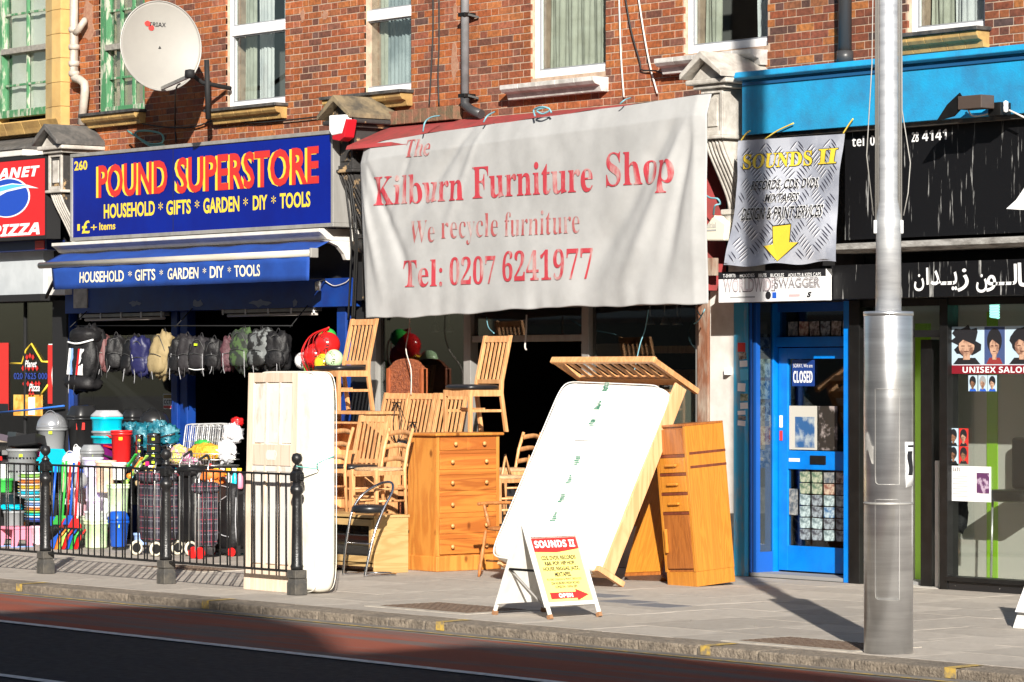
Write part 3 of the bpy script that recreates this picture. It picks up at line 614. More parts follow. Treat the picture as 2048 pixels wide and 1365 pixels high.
for s, a, b, t_, b_ in (('POUND', 196, 334, 333, 397), ('SUPERSTORE', 353, 637, 318, 388)):
    r0 = srect(a, b, t_, b_, a)
    text(s, (r0[0] - .035, r0[1] - .03, r0[2], r0[3]), YS - .001, m_yel, sg, off=.03, label='yellow shadow lettering'); text(s, (r0[0] + .015, r0[1] + .015, r0[2] - .003, r0[3] + .01), YS - .004, m_red, sg, off=.028)
for s, a, b, t_, b_ in (('HOUSEHOLD', 208, 310, 409, 438), ('*', 317, 326, 405, 416), ('GIFTS', 333, 382, 402, 431), ('*', 390, 399, 401, 412), ('GARDEN', 407, 479, 397, 428), ('*', 487, 496, 396, 407), ('DIY', 506, 535, 392, 421), ('*', 543, 552, 392, 403), ('TOOLS', 560, 621, 387, 418)):
    text(s, srect(a, b, t_, b_ + (5 if s == '*' else 0), a), YS - .001, m_yel, sg, off=.03 if s != '*' else 0)
text('260', srect(149, 175, 323, 342, 149), YS - .001, m_yel, sg, off=.03); text('1', srect(155, 160, 449, 462, 155), YS - .001, m_yel, sg); text('£', srect(164, 180, 442, 468, 164), YS - .001, m_yel, sg, off=.02)
text('+', srect(182, 194, 450, 461, 182), YS - .001, m_yel, sg); text('Items', srect(199, 231, 446, 461, 199), YS - .001, m_yel, sg, off=.02)
# pizza sign
Yp = -.5
pz = thing('sign_board', 'red pizza shop sign with blue ball and white letters at left edge', 'sign', (X(40, Yp), Yp, 3.4))
px0, px1, pz0, pz1 = X(-120, Yp), X(93, Yp), Z(93, 474, Yp), Z(93, 312, Yp)
MB().box(px0, px1 - .02, Yp, Yp + .16, pz0 + .02, pz1 - .02).build('panel', mat('sign bright red', (.62, .01, .015), .25, coat=.2), pz)
fr = MB(); fr.box(px1 - .02, px1 + .015, Yp - .01, Yp + .18, pz0 - .02, pz1 + .02); fr.box(px0, px1 - .02, Yp - .01, Yp + .18, pz0 - .02, pz0 + .02); fr.box(px0, px1 - .02, Yp - .01, Yp + .18, pz1 - .02, pz1 + .02); fr.build('frame', m_dk, pz)
def prect(a, b, c, d, ref=92): return (X(a, Yp), X(b, Yp), Z(ref, d, Yp), Z(ref, c, Yp))
text('PLANET', prect(-36, 80, 331, 352, 80), Yp - .002, m_white, pz, st='sansbi', off=.02); text('PIZZA', prect(-20, 80, 445, 469, 80), Yp - .002, m_white, pz, st='sansbi', off=.02)
def disc(mb, cx, cz, rx, rz, y, n=36): mb.prism([(cx + rx * math.cos(2 * math.pi * k / n), cz + rz * math.sin(2 * math.pi * k / n)) for k in range(n)], y - .001, y, 'y')
cx_, cz_ = X(15, Yp), Z(15, 396, Yp); rr = (X(57, Yp) - X(-27, Yp)) / 2
d = MB(); disc(d, cx_ + .012, cz_, rr + .02, .235, Yp - .001); d.build('ring', m_white, pz); d = MB(); disc(d, cx_, cz_, rr, .22, Yp - .003); d.build('blue_ball', mat('print royal blue', (.01, .06, .42), .3), pz)
d = MB(); d.prism([(X(-40, Yp), Z(15, 385, Yp)), (X(-5, Yp), Z(15, 372, Yp)), (X(25, Yp), Z(15, 368, Yp)), (X(55, Yp), Z(55, 370, Yp)), (X(78, Yp), Z(78, 377, Yp)), (X(50, Yp), Z(50, 376, Yp)), (X(15, Yp), Z(15, 384, Yp)), (X(-10, Yp), Z(15, 396, Yp)), (X(-35, Yp), Z(15, 412, Yp))], Yp - .006, Yp - .004, 'y'); d.build('swoosh', m_white, pz)
d = MB(); d.prism([(X(-38, Yp), Z(15, 386, Yp)), (X(-5, Yp), Z(15, 374, Yp)), (X(25, Yp), Z(15, 370, Yp)), (X(55, Yp), Z(55, 371, Yp)), (X(30, Yp), Z(30, 376, Yp)), (X(0, Yp), Z(15, 383, Yp)), (X(-30, Yp), Z(15, 400, Yp))], Yp - .008, Yp - .0061, 'y'); d.build('swoosh_fill', m_cyan, pz)
pu = thing('sign_board', 'dark blue lower sign box beneath the red pizza sign', 'sign', (X(40, -.35), -.35, 3.1)); MB().box(X(-120, -.35), X(93, -.35), -.35, -.1, Z(93, 500, -.35), pz0 - .02).build('panel', mat('navy board', (.01, .02, .1), .4), pu)
MB().box(X(70, -.36), X(88, -.36), -.36, -.351, Z(93, 498, -.35), pz0 - .03).build('red_corner', m_red, pu)
MB().box(-14, XA0 - .27, -.2, .019, 2.8, 3.35).build('blind_box', mat('pale grey metal', (.5, .53, .55), .5, c2=(.42, .45, .47), sc_=3), sD)
MB().box(-14, XA0 - .27, -.24, .019, 2.72, 2.799).build('header', m_dk, sD)
MB().hexa([(-14, -.5, 4.5), (-8.42, -.5, 4.5), (-8.42, .05, 4.5), (-14, .05, 4.5)], [(-14, -.45, 4.54), (-8.42, -.45, 4.54), (-8.42, .045, 4.70), (-14, .045, 4.70)]).build('lead_roof', m_slate, sD)
MB().box(-14, -8.43, -.48, .0, 4.42, 4.499).build('gutter', m_wp, sD, bev=.01)
MB().box(-14, -8.43, -.3, .0, 3.4, 4.419).build('fascia', m_dk, sD)
MB().box(-8.42, -8.16, -.06, .019, 3.0, 4.5).build('pilaster', m_dk, sD)
MB().box(X(0) - 2, XA0 - .27, .04, .05, .3, 2.72).build('shop_window', m_glassd, sD)
for p_ in (45, 106): MB().box(X(p_) - .01, X(p_) + .01, .02, .06, .3, 2.72).build('glazing_bar', m_dk, sD)
MB().box(-14, XA0 - .27, -.02, .1, 0, .42).build('stall_riser', m_dk, sD); MB().box(X(112), XA0 + .0, -.05, .05, 0, 2.72).build('post', m_dk, sD)
MB().box(-14, XA0 - .3, -.08, .02, 1.03, 1.09).build('rail', mat('tan rail', (.4, .33, .26), .5), sD)
yo = .036
po = thing('window_poster', 'tall red and white menu poster in the takeaway window', 'poster', (X(110), yo, 1.5))
MB().box(X(92), X(129), yo - .002, yo, Z(110, 808), Z(110, 688)).build('sheet', m_white, po); MB().prism([(X(91), Z(110, 808)), (X(103), Z(110, 808)), (X(98), Z(110, 750)), (X(105), Z(110, 690)), (X(91), Z(110, 690))], yo - .005, yo - .003, 'y').build('red_edge', m_red, po)
b_ = MB()
for k in range(5): b_.box(X(104), X(104 + rs.randint(8, 20)), yo - .004, yo - .003, Z(110, 716 + k * 11), Z(110, 714 + k * 11))
b_.build('print', m_blk, po); c_ = MB(); disc(c_, X(112), Z(112, 764), .11, .07, yo - .0035); c_.build('pizza_picture', mat('food red', (.3, .07, .03), .6, c2=(.6, .35, .1), sc_=30), po)
po = thing('window_poster', 'orange and yellow food poster low in the takeaway window', 'poster', (X(50), yo, 1.35)); MB().box(X(22), X(80), yo - .002, yo, Z(50, 832), Z(50, 790)).build('sheet', mat('food print', (.8, .3, .04), .5, c2=(.7, .5, .12), sc_=9, lo=.45, hi=.55), po); MB().box(X(52), X(65), yo - .004, yo - .003, Z(50, 830), Z(50, 795)).build('white_panel', m_white, po)
po = thing('window_poster', 'red strip poster cut by the left edge of the takeaway window', 'poster', (X(5), yo, 1.5)); MB().box(X(-25), X(12), yo - .002, yo, Z(10, 822), Z(10, 686)).build('sheet', m_red, po); MB().box(X(-25), X(12), yo - .004, yo - .003, Z(10, 822), Z(10, 808)).build('band', m_blk, po)
vin = thing('window_lettering', 'white script Planet Pizza lettering on red diamonds in the takeaway window', 'lettering', (X(60), yo, 1.7))
dm = MB()
for (cx0, cy0, rows) in ((60, 740, [(60, 712), (54, 715), (66, 715), (50, 737), (58, 737), (66, 737), (74, 737), (46, 737)]), (60, 770, [(48, 768), (56, 768), (64, 768), (72, 768), (78, 768), (60, 781), (66, 781), (60, 789), (66, 789)])):
    for a, b in rows: c = W(a, b, yo); dm.prism([(c.x - .035, c.z), (c.x, c.z - .035), (c.x + .035, c.z), (c.x, c.z + .035)], yo - .002, yo - .001, 'y')
dm.build('diamond', m_red, vin, kind='stuff')
text('Planet', (X(45), X(69), Z(57, 735), Z(57, 721)), yo - .003, m_white, vin, shear=.3, off=.02); text('Pizza', (X(53), X(75), Z(62, 783), Z(62, 768)), yo - .003, m_white, vin, shear=.3, off=.02); text('020 7625 000', (X(23), X(90), Z(57, 759), Z(57, 746)), yo - .003, mat('dull blue film', (.03, .06, .3), .5), vin, off=.02)
z_ = MB(); q = [(21, 727), (44, 727), (52, 700), (63, 688), (84, 724), (96, 724)]; z_.tube([W(a, b, yo - .003) for a, b in q], .012, 5); q2 = [(96, 770), (80, 792)]; z_.tube([W(a, b, yo - .003) for a, b in q2], .012, 5); z_.build('yellow_line', m_yel, vin)
tp = MB(); tp.tube([W(-10, 826, -.12), W(60, 820, -.12), W(128, 812, -.12)], .012, 6); tagit(tp.build('blue_rope', mat('blue rope', (.02, .13, .5), .6)), 'blue rope tied across the takeaway window to the pound shop post', 'rope')
# furniture shop frames
for a, b, y, zt in ((741, 756, -.03, 2.6), (930, 944, -.02, 2.6), (1166, 1180, -.02, 2.6), (1394, 1403, -.02, 2.6)): MB().box(X(a), X(b), y, y + .1, 0, zt).build('mullion', m_alup, sB, bev=.004)
MB().box(X(945), X(1165), -.01, .07, 2.17, 2.235).build('transom', m_alup, sB, bev=.004); MB().box(X(756), X(1394), -.015, .06, 2.5, 2.6).build('head_rail', m_alup, sB)
MB().box(X(1404), X(1425), -.06, .1, 0, 2.6).build('rusty_post', mat('rusty iron post', (.2, .08, .04), .8, c2=(.34, .28, .22), sc_=9, bump=.8, stretch=(1, 1, .3)), sB, bev=.004)
MB().box(X(702), X(740), .0, .1, 0, 2.6).build('side_board', m_dk, sB)
MB().box(X(757), X(929), .03, .036, .4, 2.5).build('shop_window', m_glassd, sB); MB().box(X(1181), X(1393), .03, .036, .4, 2.5).build('shop_window', m_glassd, sB); MB().box(X(944), X(1165), .03, .036, 2.235, 2.5).build('fanlight', m_glassd, sB)
MB().box(X(757), X(929), .0, .08, 0, .4).build('stall_riser', m_alup, sB); MB().box(X(1181), X(1393), .0, .08, 0, .4).build('stall_riser', m_alup, sB)
MB().box(X(1085), X(1100), .5, .54, 0, 2.15).build('door_stile', m_alup, sB); MB().box(X(1100), X(1165), .51, .52, 0, 2.15).build('door_panel', mat('grey board', (.12, .11, .1), .7), sB)
MB().box(X(1300), X(1393), .25, .3, .4, 1.75).build('display_panel', mat('pale display panel', (.32, .33, .27), .7), sB)
hb = MB(); hb.box(X(1195), X(1393), .35, .42, 2.05, 2.12); hb.box(X(1200), X(1215), .35, .42, 1.2, 2.05); hb.build('display_frame', wood('dim pine', (.35, .2, .08), (.25, .13, .05)), sB)
# hanging lamps inside
for i, px in enumerate((872, 898, 1300, 1330, 1355)):
    p = W(px, 665 if px < 1000 else 650, .6); l = thing('ceiling_spot', 'small metal lamp hanging inside the furniture shop, ' + ['nearest the white shop number', 'second from the left', 'first over the leaning bed', 'second over the leaning bed', 'nearest the rusty post'][i], 'lamp', (p.x, p.y, p.z), group='lamps hanging inside the furniture shop'); MB().lathe([(.05, 0), (.04, .02), (.018, .08)], (p.x, p.y, p.z)).build('shade', m_alu, l); MB().tube([(p.x, p.y, p.z + .08), (p.x, p.y, 2.9)], .008).build('stem', m_alu, l)
# red timber fascia and canvas banner
MB().box(-1.68, 3.08, -.42, .019, 2.62, 4.12).build('fascia', m_redb, sB); MB().box(XA1 - .05, -1.681, -.1, .019, 2.62, 4.12).build('fascia_end', m_dk, sB)
MB().hexa([(-1.92, -.62, 4.15), (3.28, -.62, 4.15), (3.28, .0, 4.15), (-1.92, .0, 4.15)], [(-1.92, -.6, 4.19), (3.28, -.6, 4.19), (3.28, -.03, 4.42), (-1.92, -.03, 4.42)]).build('fascia_roof', m_redb, sB)
cb = MB()
for k in range(9): a = X(780) + k * .135; MB().box(a, a + .125, -.12, .0, 4.42, 4.56).build('coping_brick', mat('mossy brick', (.22, .1, .06), .9, c2=(.1, .09, .05), sc_=9, bump=1), sB, bev=.006)
YB = -.66
m_canvas = mat('weathered canvas', (.40, .40, .395), .85, c2=(.345, .345, .34), sc_=2.2, bump=.15, bsc=300, dirt=.12)
lp = [(718, 293), (760, 281), (852, 266), (965, 250), (1096, 232), (1250, 210), (1402, 187)]; bp_ = [(738, 637), (850, 634), (980, 624), (1100, 615), (1240, 613), (1408, 607)]
def interp(tb, x):
    if x <= tb[0][0]: return tb[0][1]
    for (a, b), (c, d) in zip(tb, tb[1:]):
        if x <= c: return b + (d - b) * (x - a) / (c - a)
    return tb[-1][1]
ltab = [(X(a, YB), Z(a, b, YB)) for a, b in lp]; btab = [(X(a, YB), Z(a, b, YB)) for a, b in bp_]
bx0, bx1 = X(711, YB), X(1405, YB)
def ridge(x, z, ax, az, bx_, bz, w, amp):
    dx, dz = bx_ - ax, bz - az; L_ = math.hypot(dx, dz); u = ((x - ax) * dx + (z - az) * dz) / L_ / L_; v = ((x - ax) * dz - (z - az) * dx) / L_
    e = max(0, min(1, u * 4)) * max(0, min(1, (1 - u) * 3)); ww = w * (.4 + .9 * max(0, min(1, u)))
    return amp * e * math.exp(-(v / ww) ** 2)
def bany(x, z):
    zt, zb_ = interp(ltab, x), interp(btab, x); v = (zt - z) / (zt - zb_); u = (x - bx0) / (bx1 - bx0)
    d = .012 * math.sin(u * 19 + 1) * v + .007 * math.sin(u * 43 + v * 3) * v ** 1.5
    d += .008 * math.sin(u * 88 + 4 * math.sin(v * 2) + 2 * math.sin(u * 23)) * max(0, v - .7) * 2.2
    d += ridge(x, z, .2, 4.3, -1.0, 3.2, .09, .035) - ridge(x, z, .35, 4.3, -.4, 3.0, .07, .02) + ridge(x, z, 3.2, 4.25, 1.7, 2.5, .13, .05) - ridge(x, z, 3.3, 4.2, 2.3, 2.45, .1, .045) + ridge(x, z, 3.35, 4.1, 2.9, 2.5, .09, .04)
    d += ridge(x, z, -1.6, 4.1, -.6, 2.5, .08, .03) - ridge(x, z, -1.65, 3.9, -1.2, 2.5, .07, .03) + ridge(x, z, -.7, 4.2, -1.3, 3.2, .06, .015)
    d *= .8
    d += .015 * noise.noise(Vector((x * 1.3, z * 1.3, 3))) + .006 * noise.noise(Vector((x * 5, z * 2.5, 8)))
    d -= .10 * max(0, .10 - v) / .1 * -1 * .6      # top hem bends back over the fascia roof
    d += .05 * max(0, .035 - u) / .035 + .05 * max(0, u - .975) / .025
    return YB + d
ban = thing('canvas_banner', 'large grey canvas banner with faded red Kilburn Furniture Shop lettering', 'banner', ((bx0 + bx1) / 2, YB, 2.4))
def banpt(u, v):
    x = bx0 + (bx1 - bx0) * u + .16 * v * (1 - u) * (1 if v > .0 else 0) * .9; zt, zb_ = interp(ltab, x), interp(btab, x); z = zt + (zb_ - zt) * v + (.004 * math.sin(u * 70) + .006 * math.sin(u * 31)) * (v > .99)
    return (x, bany(x, z), z)
MB().grid(banpt, 260, 140).build('canvas', m_canvas, ban, solid=.003)
MB().grid(lambda u, v: (bx0 + .15 + (bx1 - bx0 - .15) * u, bany(bx0 + (bx1 - bx0) * u, interp(ltab, bx0 + (bx1 - bx0) * u)) + v * .25, interp(ltab, bx0 + .15 + (bx1 - bx0 - .15) * u) + .035 * v + .006 * math.sin(u * 40)), 60, 3).build('top_flap', m_canvas, ban)
m_fade = mat('faded red print', (.42, .035, .05), .8, c2=(.46, .33, .31), sc_=5, lo=.5, hi=.68, stretch=(1.6, 1, .6))
m_fade2 = mat('very faded red print', (.36, .08, .08), .8, c2=(.46, .40, .38), sc_=6, lo=.46, hi=.66, stretch=(1.6, 1, .6))
def bt(s, a, b, pt, pb, ref, m, st='serifb', off=0, sp=1):
    off = min(off, 0)
    r0 = (X(a, YB), X(b, YB), Z(ref, pb, YB), Z(ref, pt, YB)); text(s, r0, 0, m, ban, st=st, off=off, cuts=.025, warp=lambda x, z: Vector((x, bany(x, z) - .008, z)), sp=sp)
bt('The', 808, 860, 280, 316, 808, m_fade2); bt('Kilburn', 748, 928, 354, 413, 748, m_fade, off=.004); bt('Furniture', 946, 1186, 334, 399, 946, m_fade, off=.004); bt('Shop', 1213, 1350, 306, 393, 1213, m_fade)
bt('We', 821, 871, 443, 487, 821, m_fade2, off=-.012); bt('recycle', 884, 996, 432, 492, 884, m_fade2, off=-.012); bt('furniture', 1010, 1159, 425, 474, 1010, m_fade2, off=-.012)
bt('Tel:', 806, 886, 522, 576, 806, m_fade); bt('0207', 900, 992, 515, 571, 900, m_fade); bt('6241977', 1007, 1183, 503, 564, 1007, m_fade)
def rope(name, label, pts, r, m, cat='rope', group=None):
    P = [Vector(p) for p in pts]; out = []
    for i in range(len(P) - 1):
        p0, p1, p2, p3 = P[max(i - 1, 0)], P[i], P[i + 1], P[min(i + 2, len(P) - 1)]
        for k in range(5):
            t = k / 5; out.append(.5 * ((2 * p1) + (p2 - p0) * t + (2 * p0 - 5 * p1 + 4 * p2 - p3) * t * t + (3 * p1 - p0 - 3 * p2 + p3) * t ** 3))
    out.append(P[-1]); o = MB().tube(out, r, 6).build(name, m); return tagit(o, label, cat, group)
m_cord = mat('pale blue cord', (.16, .36, .42), .7); m_cabw = mat('white cable', (.6, .55, .5), .6); m_cabb = mat('black cable', (.015, .015, .015), .6)
g_ = 'blue ties along the top of the furniture banner'
rope('banner_tie', 'blue cord tie at the far left of the banner top edge', [W(846, 264, YB - .03), W(850, 245, YB - .03), W(862, 235, -.5), W(880, 232, -.3)], .008, m_cord, 'cord', g_)
rope('banner_tie', 'blue cord tie second from the left on the banner top edge', [W(967, 245, YB - .03), W(975, 232, YB), W(990, 224, -.4)], .008, m_cord, 'cord', g_)
rope('banner_tie', 'tangled bunch of blue cord below the white window sill', [W(1070, 232, YB - .04), W(1068, 220, YB), W(1085, 214, YB - .05), W(1100, 220, YB - .03), W(1085, 228, YB - .04), W(1074, 221, YB - .05), W(1095, 216, YB - .04), W(1103, 226, YB - .03)], .009, m_cord, 'cord', g_)
rope('banner_tie', 'blue cord tie nearest the white stone console on the banner top', [W(1240, 208, YB - .03), W(1250, 200, YB), W(1262, 196, -.4)], .007, m_cord, 'cord', g_)
rope('loose_cord', 'frayed blue cord hanging at the bottom right corner of the banner', [W(1395, 622, -.3), W(1402, 632, -.32), W(1410, 618, -.3), W(1398, 640, -.33), W(1388, 648, -.3)], .006, m_cord, 'cord')
mo = MB()
for px in (1120, 1130, 1140, 1150, 1165, 1180, 1195): c = W(px, 231 - (px - 1100) * .15, YB + .15); mo.blob((c.x, c.y, 4.2 + .03), (.07, .05, .02), 2, px, .5, 10, 6, 5)
mo.build('moss', mat('moss', (.09, .11, .02), .95, c2=(.05, .07, .015), sc_=30, bump=1), sB, kind='stuff')
# white pier, pale blue strip
pier = thing('shop_pier', 'white painted brick pier between the furniture shop and the blue door', 'pier', (3.1, 0, 0))
MB().box(X(1426), X(1474), -.04, .3, .57, 2.62).build('wall', m_wp, pier, bev=.004); MB().box(X(1426) - .01, X(1474) + .01, -.06, .3, 0, .569).build('base', mat('grey stone base', (.1, .1, .1), .8, c2=(.05, .05, .05), sc_=8), pier)
MB().box(X(1464), X(1470), -.1, -.04, Z(1467, 750), Z(1467, 735)).build('doorbell', m_upvc, pier)
# record shop
sC = shopfront('narrow record shop front with bright blue door and poster lined glass', 3.26, 4.86, 3.95, 2.5, mat('record room', (.06, .055, .05), .9), 1.8)
m_lb = mat('pale blue peeling paint', (.03, .3, .52), .6, c2=(.22, .26, .28), sc_=9, lo=.5, hi=.72, stretch=(1, 1, .3), bump=.4)
m_bb = mat('bright blue gloss', (.0, .19, .66), .35, c2=(.0, .15, .56), sc_=5)
m_bb2 = mat('mid blue gloss', (.01, .09, .38), .4)
MB().box(X(1475), X(1497), -.05, .3, 0, 2.5).build('pilaster', m_lb, sC, bev=.004)
RD = .32
def bxp(t, name, a, b, y0, y1, z0, z1, m, bev=.004, Yr=None, label=None): return MB().box(X(a, y0), X(b, y0), y0, y1, z0, z1).build(name, m, t, bev=bev, label=label)
x_l, x_r = X(1498), X(1706)
MB().box(x_r - .1, x_r, -.02, RD + .05, 0, 2.5).build('post', m_bb, sC, bev=.004)
xd0, xd1 = X(1560, RD), x_r - .1
xd0 = x_l + .045
MB().box(x_l - .02, x_l, 0, .4, 0, 2.5).build('reveal', m_dk, sC)
for a_, b_2 in ((.0, .025), (.05, .10), (.27, .38)): MB().box(x_l + .001, x_l + (.045 if a_ else .02), a_, b_2, 0, 2.5).build('post', m_bb2 if a_ < .2 else m_bb, sC, bev=.003)
MB().box(x_l + .001, x_l + .03, .10, .27, 0, .22).build('panel', m_bb2, sC); MB().box(x_l + .002, x_l + .006, .10, .27, .22, 2.5).build('pane_back', mat('grey felt', (.2, .2, .2)), sC); MB().box(x_l + .022, x_l + .026, .10, .27, .22, 2.5).build('side_window', m_glassd, sC)
MB().box(xd0, xd1, RD - .02, RD + .08, 2.10, 2.19).build('transom', m_bb, sC, bev=.004); MB().box(xd0, xd1, RD, RD + .08, 2.42, 2.5).build('head', m_bb2, sC); MB().box(xd0, xd1, RD + .03, RD + .036, 2.19, 2.42).build('fanlight', m_glassd, sC)
MB().box(xd0 - .1, xd1, .0, .5, .0, .035).build('threshold', mat('worn step', (.25, .25, .25), .8), sC)
dr = MB(); a, b = xd0 + .01, xd1 - .008; y0, y1 = RD + .0, RD + .045; zt, zm0, zm1, zb0 = 2.09, .98, 1.15, .28
dr.box(a, a + .12, y0, y1, .05, zt); dr.box(b - .1, b, y0, y1, .05, zt); dr.box(a + .12, b - .1, y0, y1, .05, zb0); dr.box(a + .12, b - .1, y0, y1, zm0, zm1); dr.box(a + .12, b - .1, y0, y1, zt - .1, zt)
door = dr.build('door', m_bb, sC, bev=.004, label='bright blue half glazed door')
MB().box(a + .12, b - .1, y0 + .02, y0 + .026, zb0, zm0).build('pane', m_glassd, door); MB().box(a + .12, b - .1, y0 + .02, y0 + .026, zm1, zt - .1).build('pane', m_glassd, door)
MB().box(a + .42, a + .62, y0 - .012, y0, 1.03, 1.11).build('letterbox', m_black, door, bev=.004); MB().box(a + .02, a + .055, y0 - .006, y0, 1.36, 1.47).build('sticker', m_white, door); MB().box(a + .02, a + .055, y0 - .006, y0, 1.24, 1.33).build('sticker', m_red, door); MB().box(a + .14, a + .28, y0 - .002, y0 + .001, 1.05, 1.08).build('scuff', m_white, door)
m_cov = [mat('cover %d' % i, c, .4, c2=c2, sc_=22, lo=.42, hi=.58) for i, (c, c2) in enumerate([((.12, .17, .18), (.45, .55, .55)), ((.05, .05, .06), (.3, .35, .38)), ((.3, .3, .28), (.08, .1, .12)), ((.2, .08, .06), (.5, .4, .3)), ((.04, .12, .25), (.4, .5, .55)), ((.08, .14, .09), (.4, .42, .3)), ((.45, .4, .35), (.1, .07, .06))])]
def sheet(p0, x0, x1, z0, z1, y, m, name='record_cover', rot=0):
    w, h = x1 - x0, z1 - z0; o = MB().box(-w / 2, w / 2, -.001, .001, -h / 2, h / 2).build(name, m, p0, world=False); o.location = Vector(((x0 + x1) / 2, y, (z0 + z1) / 2)) - Vector(p0.location); o.rotation_euler = (0, R(rot), 0); return o
cv = thing('record_cover_display', 'rows of small record covers taped inside the lower glass of the blue door', 'display', (a + .5, y0 + .015, .6))
yc = y0 + .012; k = 0
for r_i in range(6):
    for c_i in range(4):
        xx = a + .27 + c_i * .155; zz = .34 + r_i * .105
        if xx + .14 < b - .1: sheet(cv, xx, xx + .13, zz, zz + .095, yc, m_cov[rs.choice([0, 1, 4, 0, 1] if r_i < 4 else [5, 6, 3, 2])], rot=rs.uniform(-3, 3))
sheet(cv, a + .13, a + .24, .56, .8, yc, m_cov[2])
cv = thing('record_cover_display', 'column of record sleeves in the slim side window left of the blue door', 'display', (x_l, .18, 1.6))
for zz, i in ((2.05, 1), (1.82, 0), (1.62, 4), (1.42, 1), (1.2, 3), (1.0, 2)): MB().box(x_l + .010, x_l + .014, .115, .255, zz, zz + .17).build('record_cover', m_cov[i], cv)
cv = thing('record_cover_display', 'row of compact disc covers in the fanlight over the blue door', 'display', (xd0 + .4, RD, 2.25))
for k in range(6): sheet(cv, xd0 + .12 + k * .14, xd0 + .24 + k * .14, 2.2, 2.33, RD + .02, m_cov[[2, 3, 6, 1, 6, 2][k]], rot=rs.uniform(-4, 4))
po = thing('window_poster', 'large poster of people in blue behind the upper glass of the door', 'poster', (a + .3, yc, 1.3)); x_ = a + .13
MB().box(x_, x_ + .36, yc, yc + .002, 1.16, 1.56).build('sheet', mat('beige card', (.5, .48, .42), .6), po); MB().box(x_ + .08, x_ + .33, yc - .003, yc - .001, 1.18, 1.46).build('photo', mat('photo blue', (.03, .1, .25), .4, c2=(.35, .4, .42), sc_=8, lo=.45, hi=.6), po)
MB().box(x_ + .38, x_ + .62, yc, yc + .002, 1.16, 1.56).build('photo', mat('photo dark', (.03, .025, .02), .4, c2=(.35, .3, .28), sc_=6, lo=.5, hi=.6), po)
cs = thing('closed_sign', 'blue hanging sign reading sorry we are CLOSED in the door glass', 'sign', (a + .28, yc, 1.85)); cx0, cx1 = a + .17, a + .46
MB().box(cx0, cx1, yc - .004, yc, 1.74, 1.98).build('panel', mat('print navy', (.01, .04, .2), .4), cs); text('CLOSED', (cx0 + .02, cx1 - .02, 1.77, 1.88), yc - .006, m_white, cs, st='sansb', off=.01); text('SORRY, We are', (cx0 + .02, cx1 - .02, 1.905, 1.945), yc - .006, m_white, cs)
cv = thing('sticker_column', 'column of small torn stickers on the pale blue pilaster', 'stickers', (X(1486, -.05), -.052, 1.8))
for py, h, m_ in ((695, 18, m_red), (712, 14, m_cov[6]), (728, 12, m_white), (750, 22, m_cyan), (775, 16, m_white), (795, 14, m_cov[5]), (812, 12, m_white), (826, 8, m_white), (836, 8, m_cov[2]), (847, 10, m_white)):
    c = W(1485 + rs.randint(-3, 3), py, -.052); sheet(cv, c.x - .05, c.x + .05, c.z - h / 430, c.z + h / 430, -.052, m_, 'sticker', rs.uniform(-5, 5))
# barber shop
sE = shopfront('black framed barber shop front with pale interior and lime green strips', 4.87, 9.2, 3.95, 2.5, mat('barber interior', (.5, .47, .42), .8), 2.6, m_black)
def post(a, b, y=0, z1=2.5, d=.1): MB().box(X(a), X(b), y - .04, y + d, 0, z1).build('post', m_black, sE, bev=.004)
post(1707, 1728, -.02, 2.5, .4); post(1885, 1901)
MB().box(X(1728), X(1885), -.02, .08, 2.17, 2.23).build('transom', m_black, sE); MB().box(X(1728), 9.2, -.03, .1, 2.44, 2.5).build('head', m_black, sE)
m_lime = mat('lime green panel', (.25, .5, .01), .5)
zq = Z(1950, 1165)
MB().box(X(1901), 9.2, -.03, .1, 0, zq).build('stall_riser', mat('chipped black panel', (.012, .012, .013), .4, c2=(.5, .48, .45), sc_=25, lo=.68, hi=.7), sE, bev=.004); MB().box(X(1901), 9.2, -.06, .1, zq + .001, zq + .04).build('window_ledge', m_black, sE)
MB().box(X(1901), 9.2, .03, .036, zq + .04, 2.44).build('shop_window', glass('barber glass', op=.97), sE); MB().box(X(1728), X(1885), .03, .036, 2.23, 2.44).build('fanlight', glass('barber glass'), sE)
MB().box(X(1728), X(1885), .2, .5, 0, .03).build('threshold', mat('worn step', (.25, .25, .25)), sE)
# interior partition with lime stripe
yi = .9
MB().box(X(1975, yi), X(1996, yi), yi - .01, yi, 0, 2.4).build('lime_strip', m_lime, sE); MB().box(X(1901, yi), 9.0, yi, yi + .05, 0, 2.7).build('partition', mat('barber interior', (.5, .47, .42)), sE)
MB().box(X(1838, .6), X(1862, .6), .55, .6, 0, 2.3).build('lime_strip', m_lime, sE)
ob = MB(); ob.box(X(1862, .25), X(1884, .25), .12, .35, 0, 2.15); od = ob.build('open_door', m_black, sE)
MB().box(X(1870, .1), X(1876, .1), .1, .119, .0, 1.1).build('door_edge', m_wp, sE)
yo = .02
po = thing('window_poster', 'wide salon poster of three models over a maroon UNISEX SALON band', 'poster', (X(1990), yo, 1.9)); A, B = X(1900), X(2130); z0_, z1_ = Z(1900, 748), Z(1900, 654); zm_ = Z(1900, 731)
MB().box(A, B, yo - .002, yo, z0_, z1_).build('sheet', mat('photo backdrop', (.6, .68, .75), .4), po); MB().box(A, B, yo - .004, yo - .0021, z0_, zm_).build('band', mat('maroon', (.22, .01, .02), .4), po); text('UNISEX SALON & BARBERS', (X(1923), X(2165), Z(1923, 746), Z(1923, 734)), yo - .005, m_white, po, st='sansb')
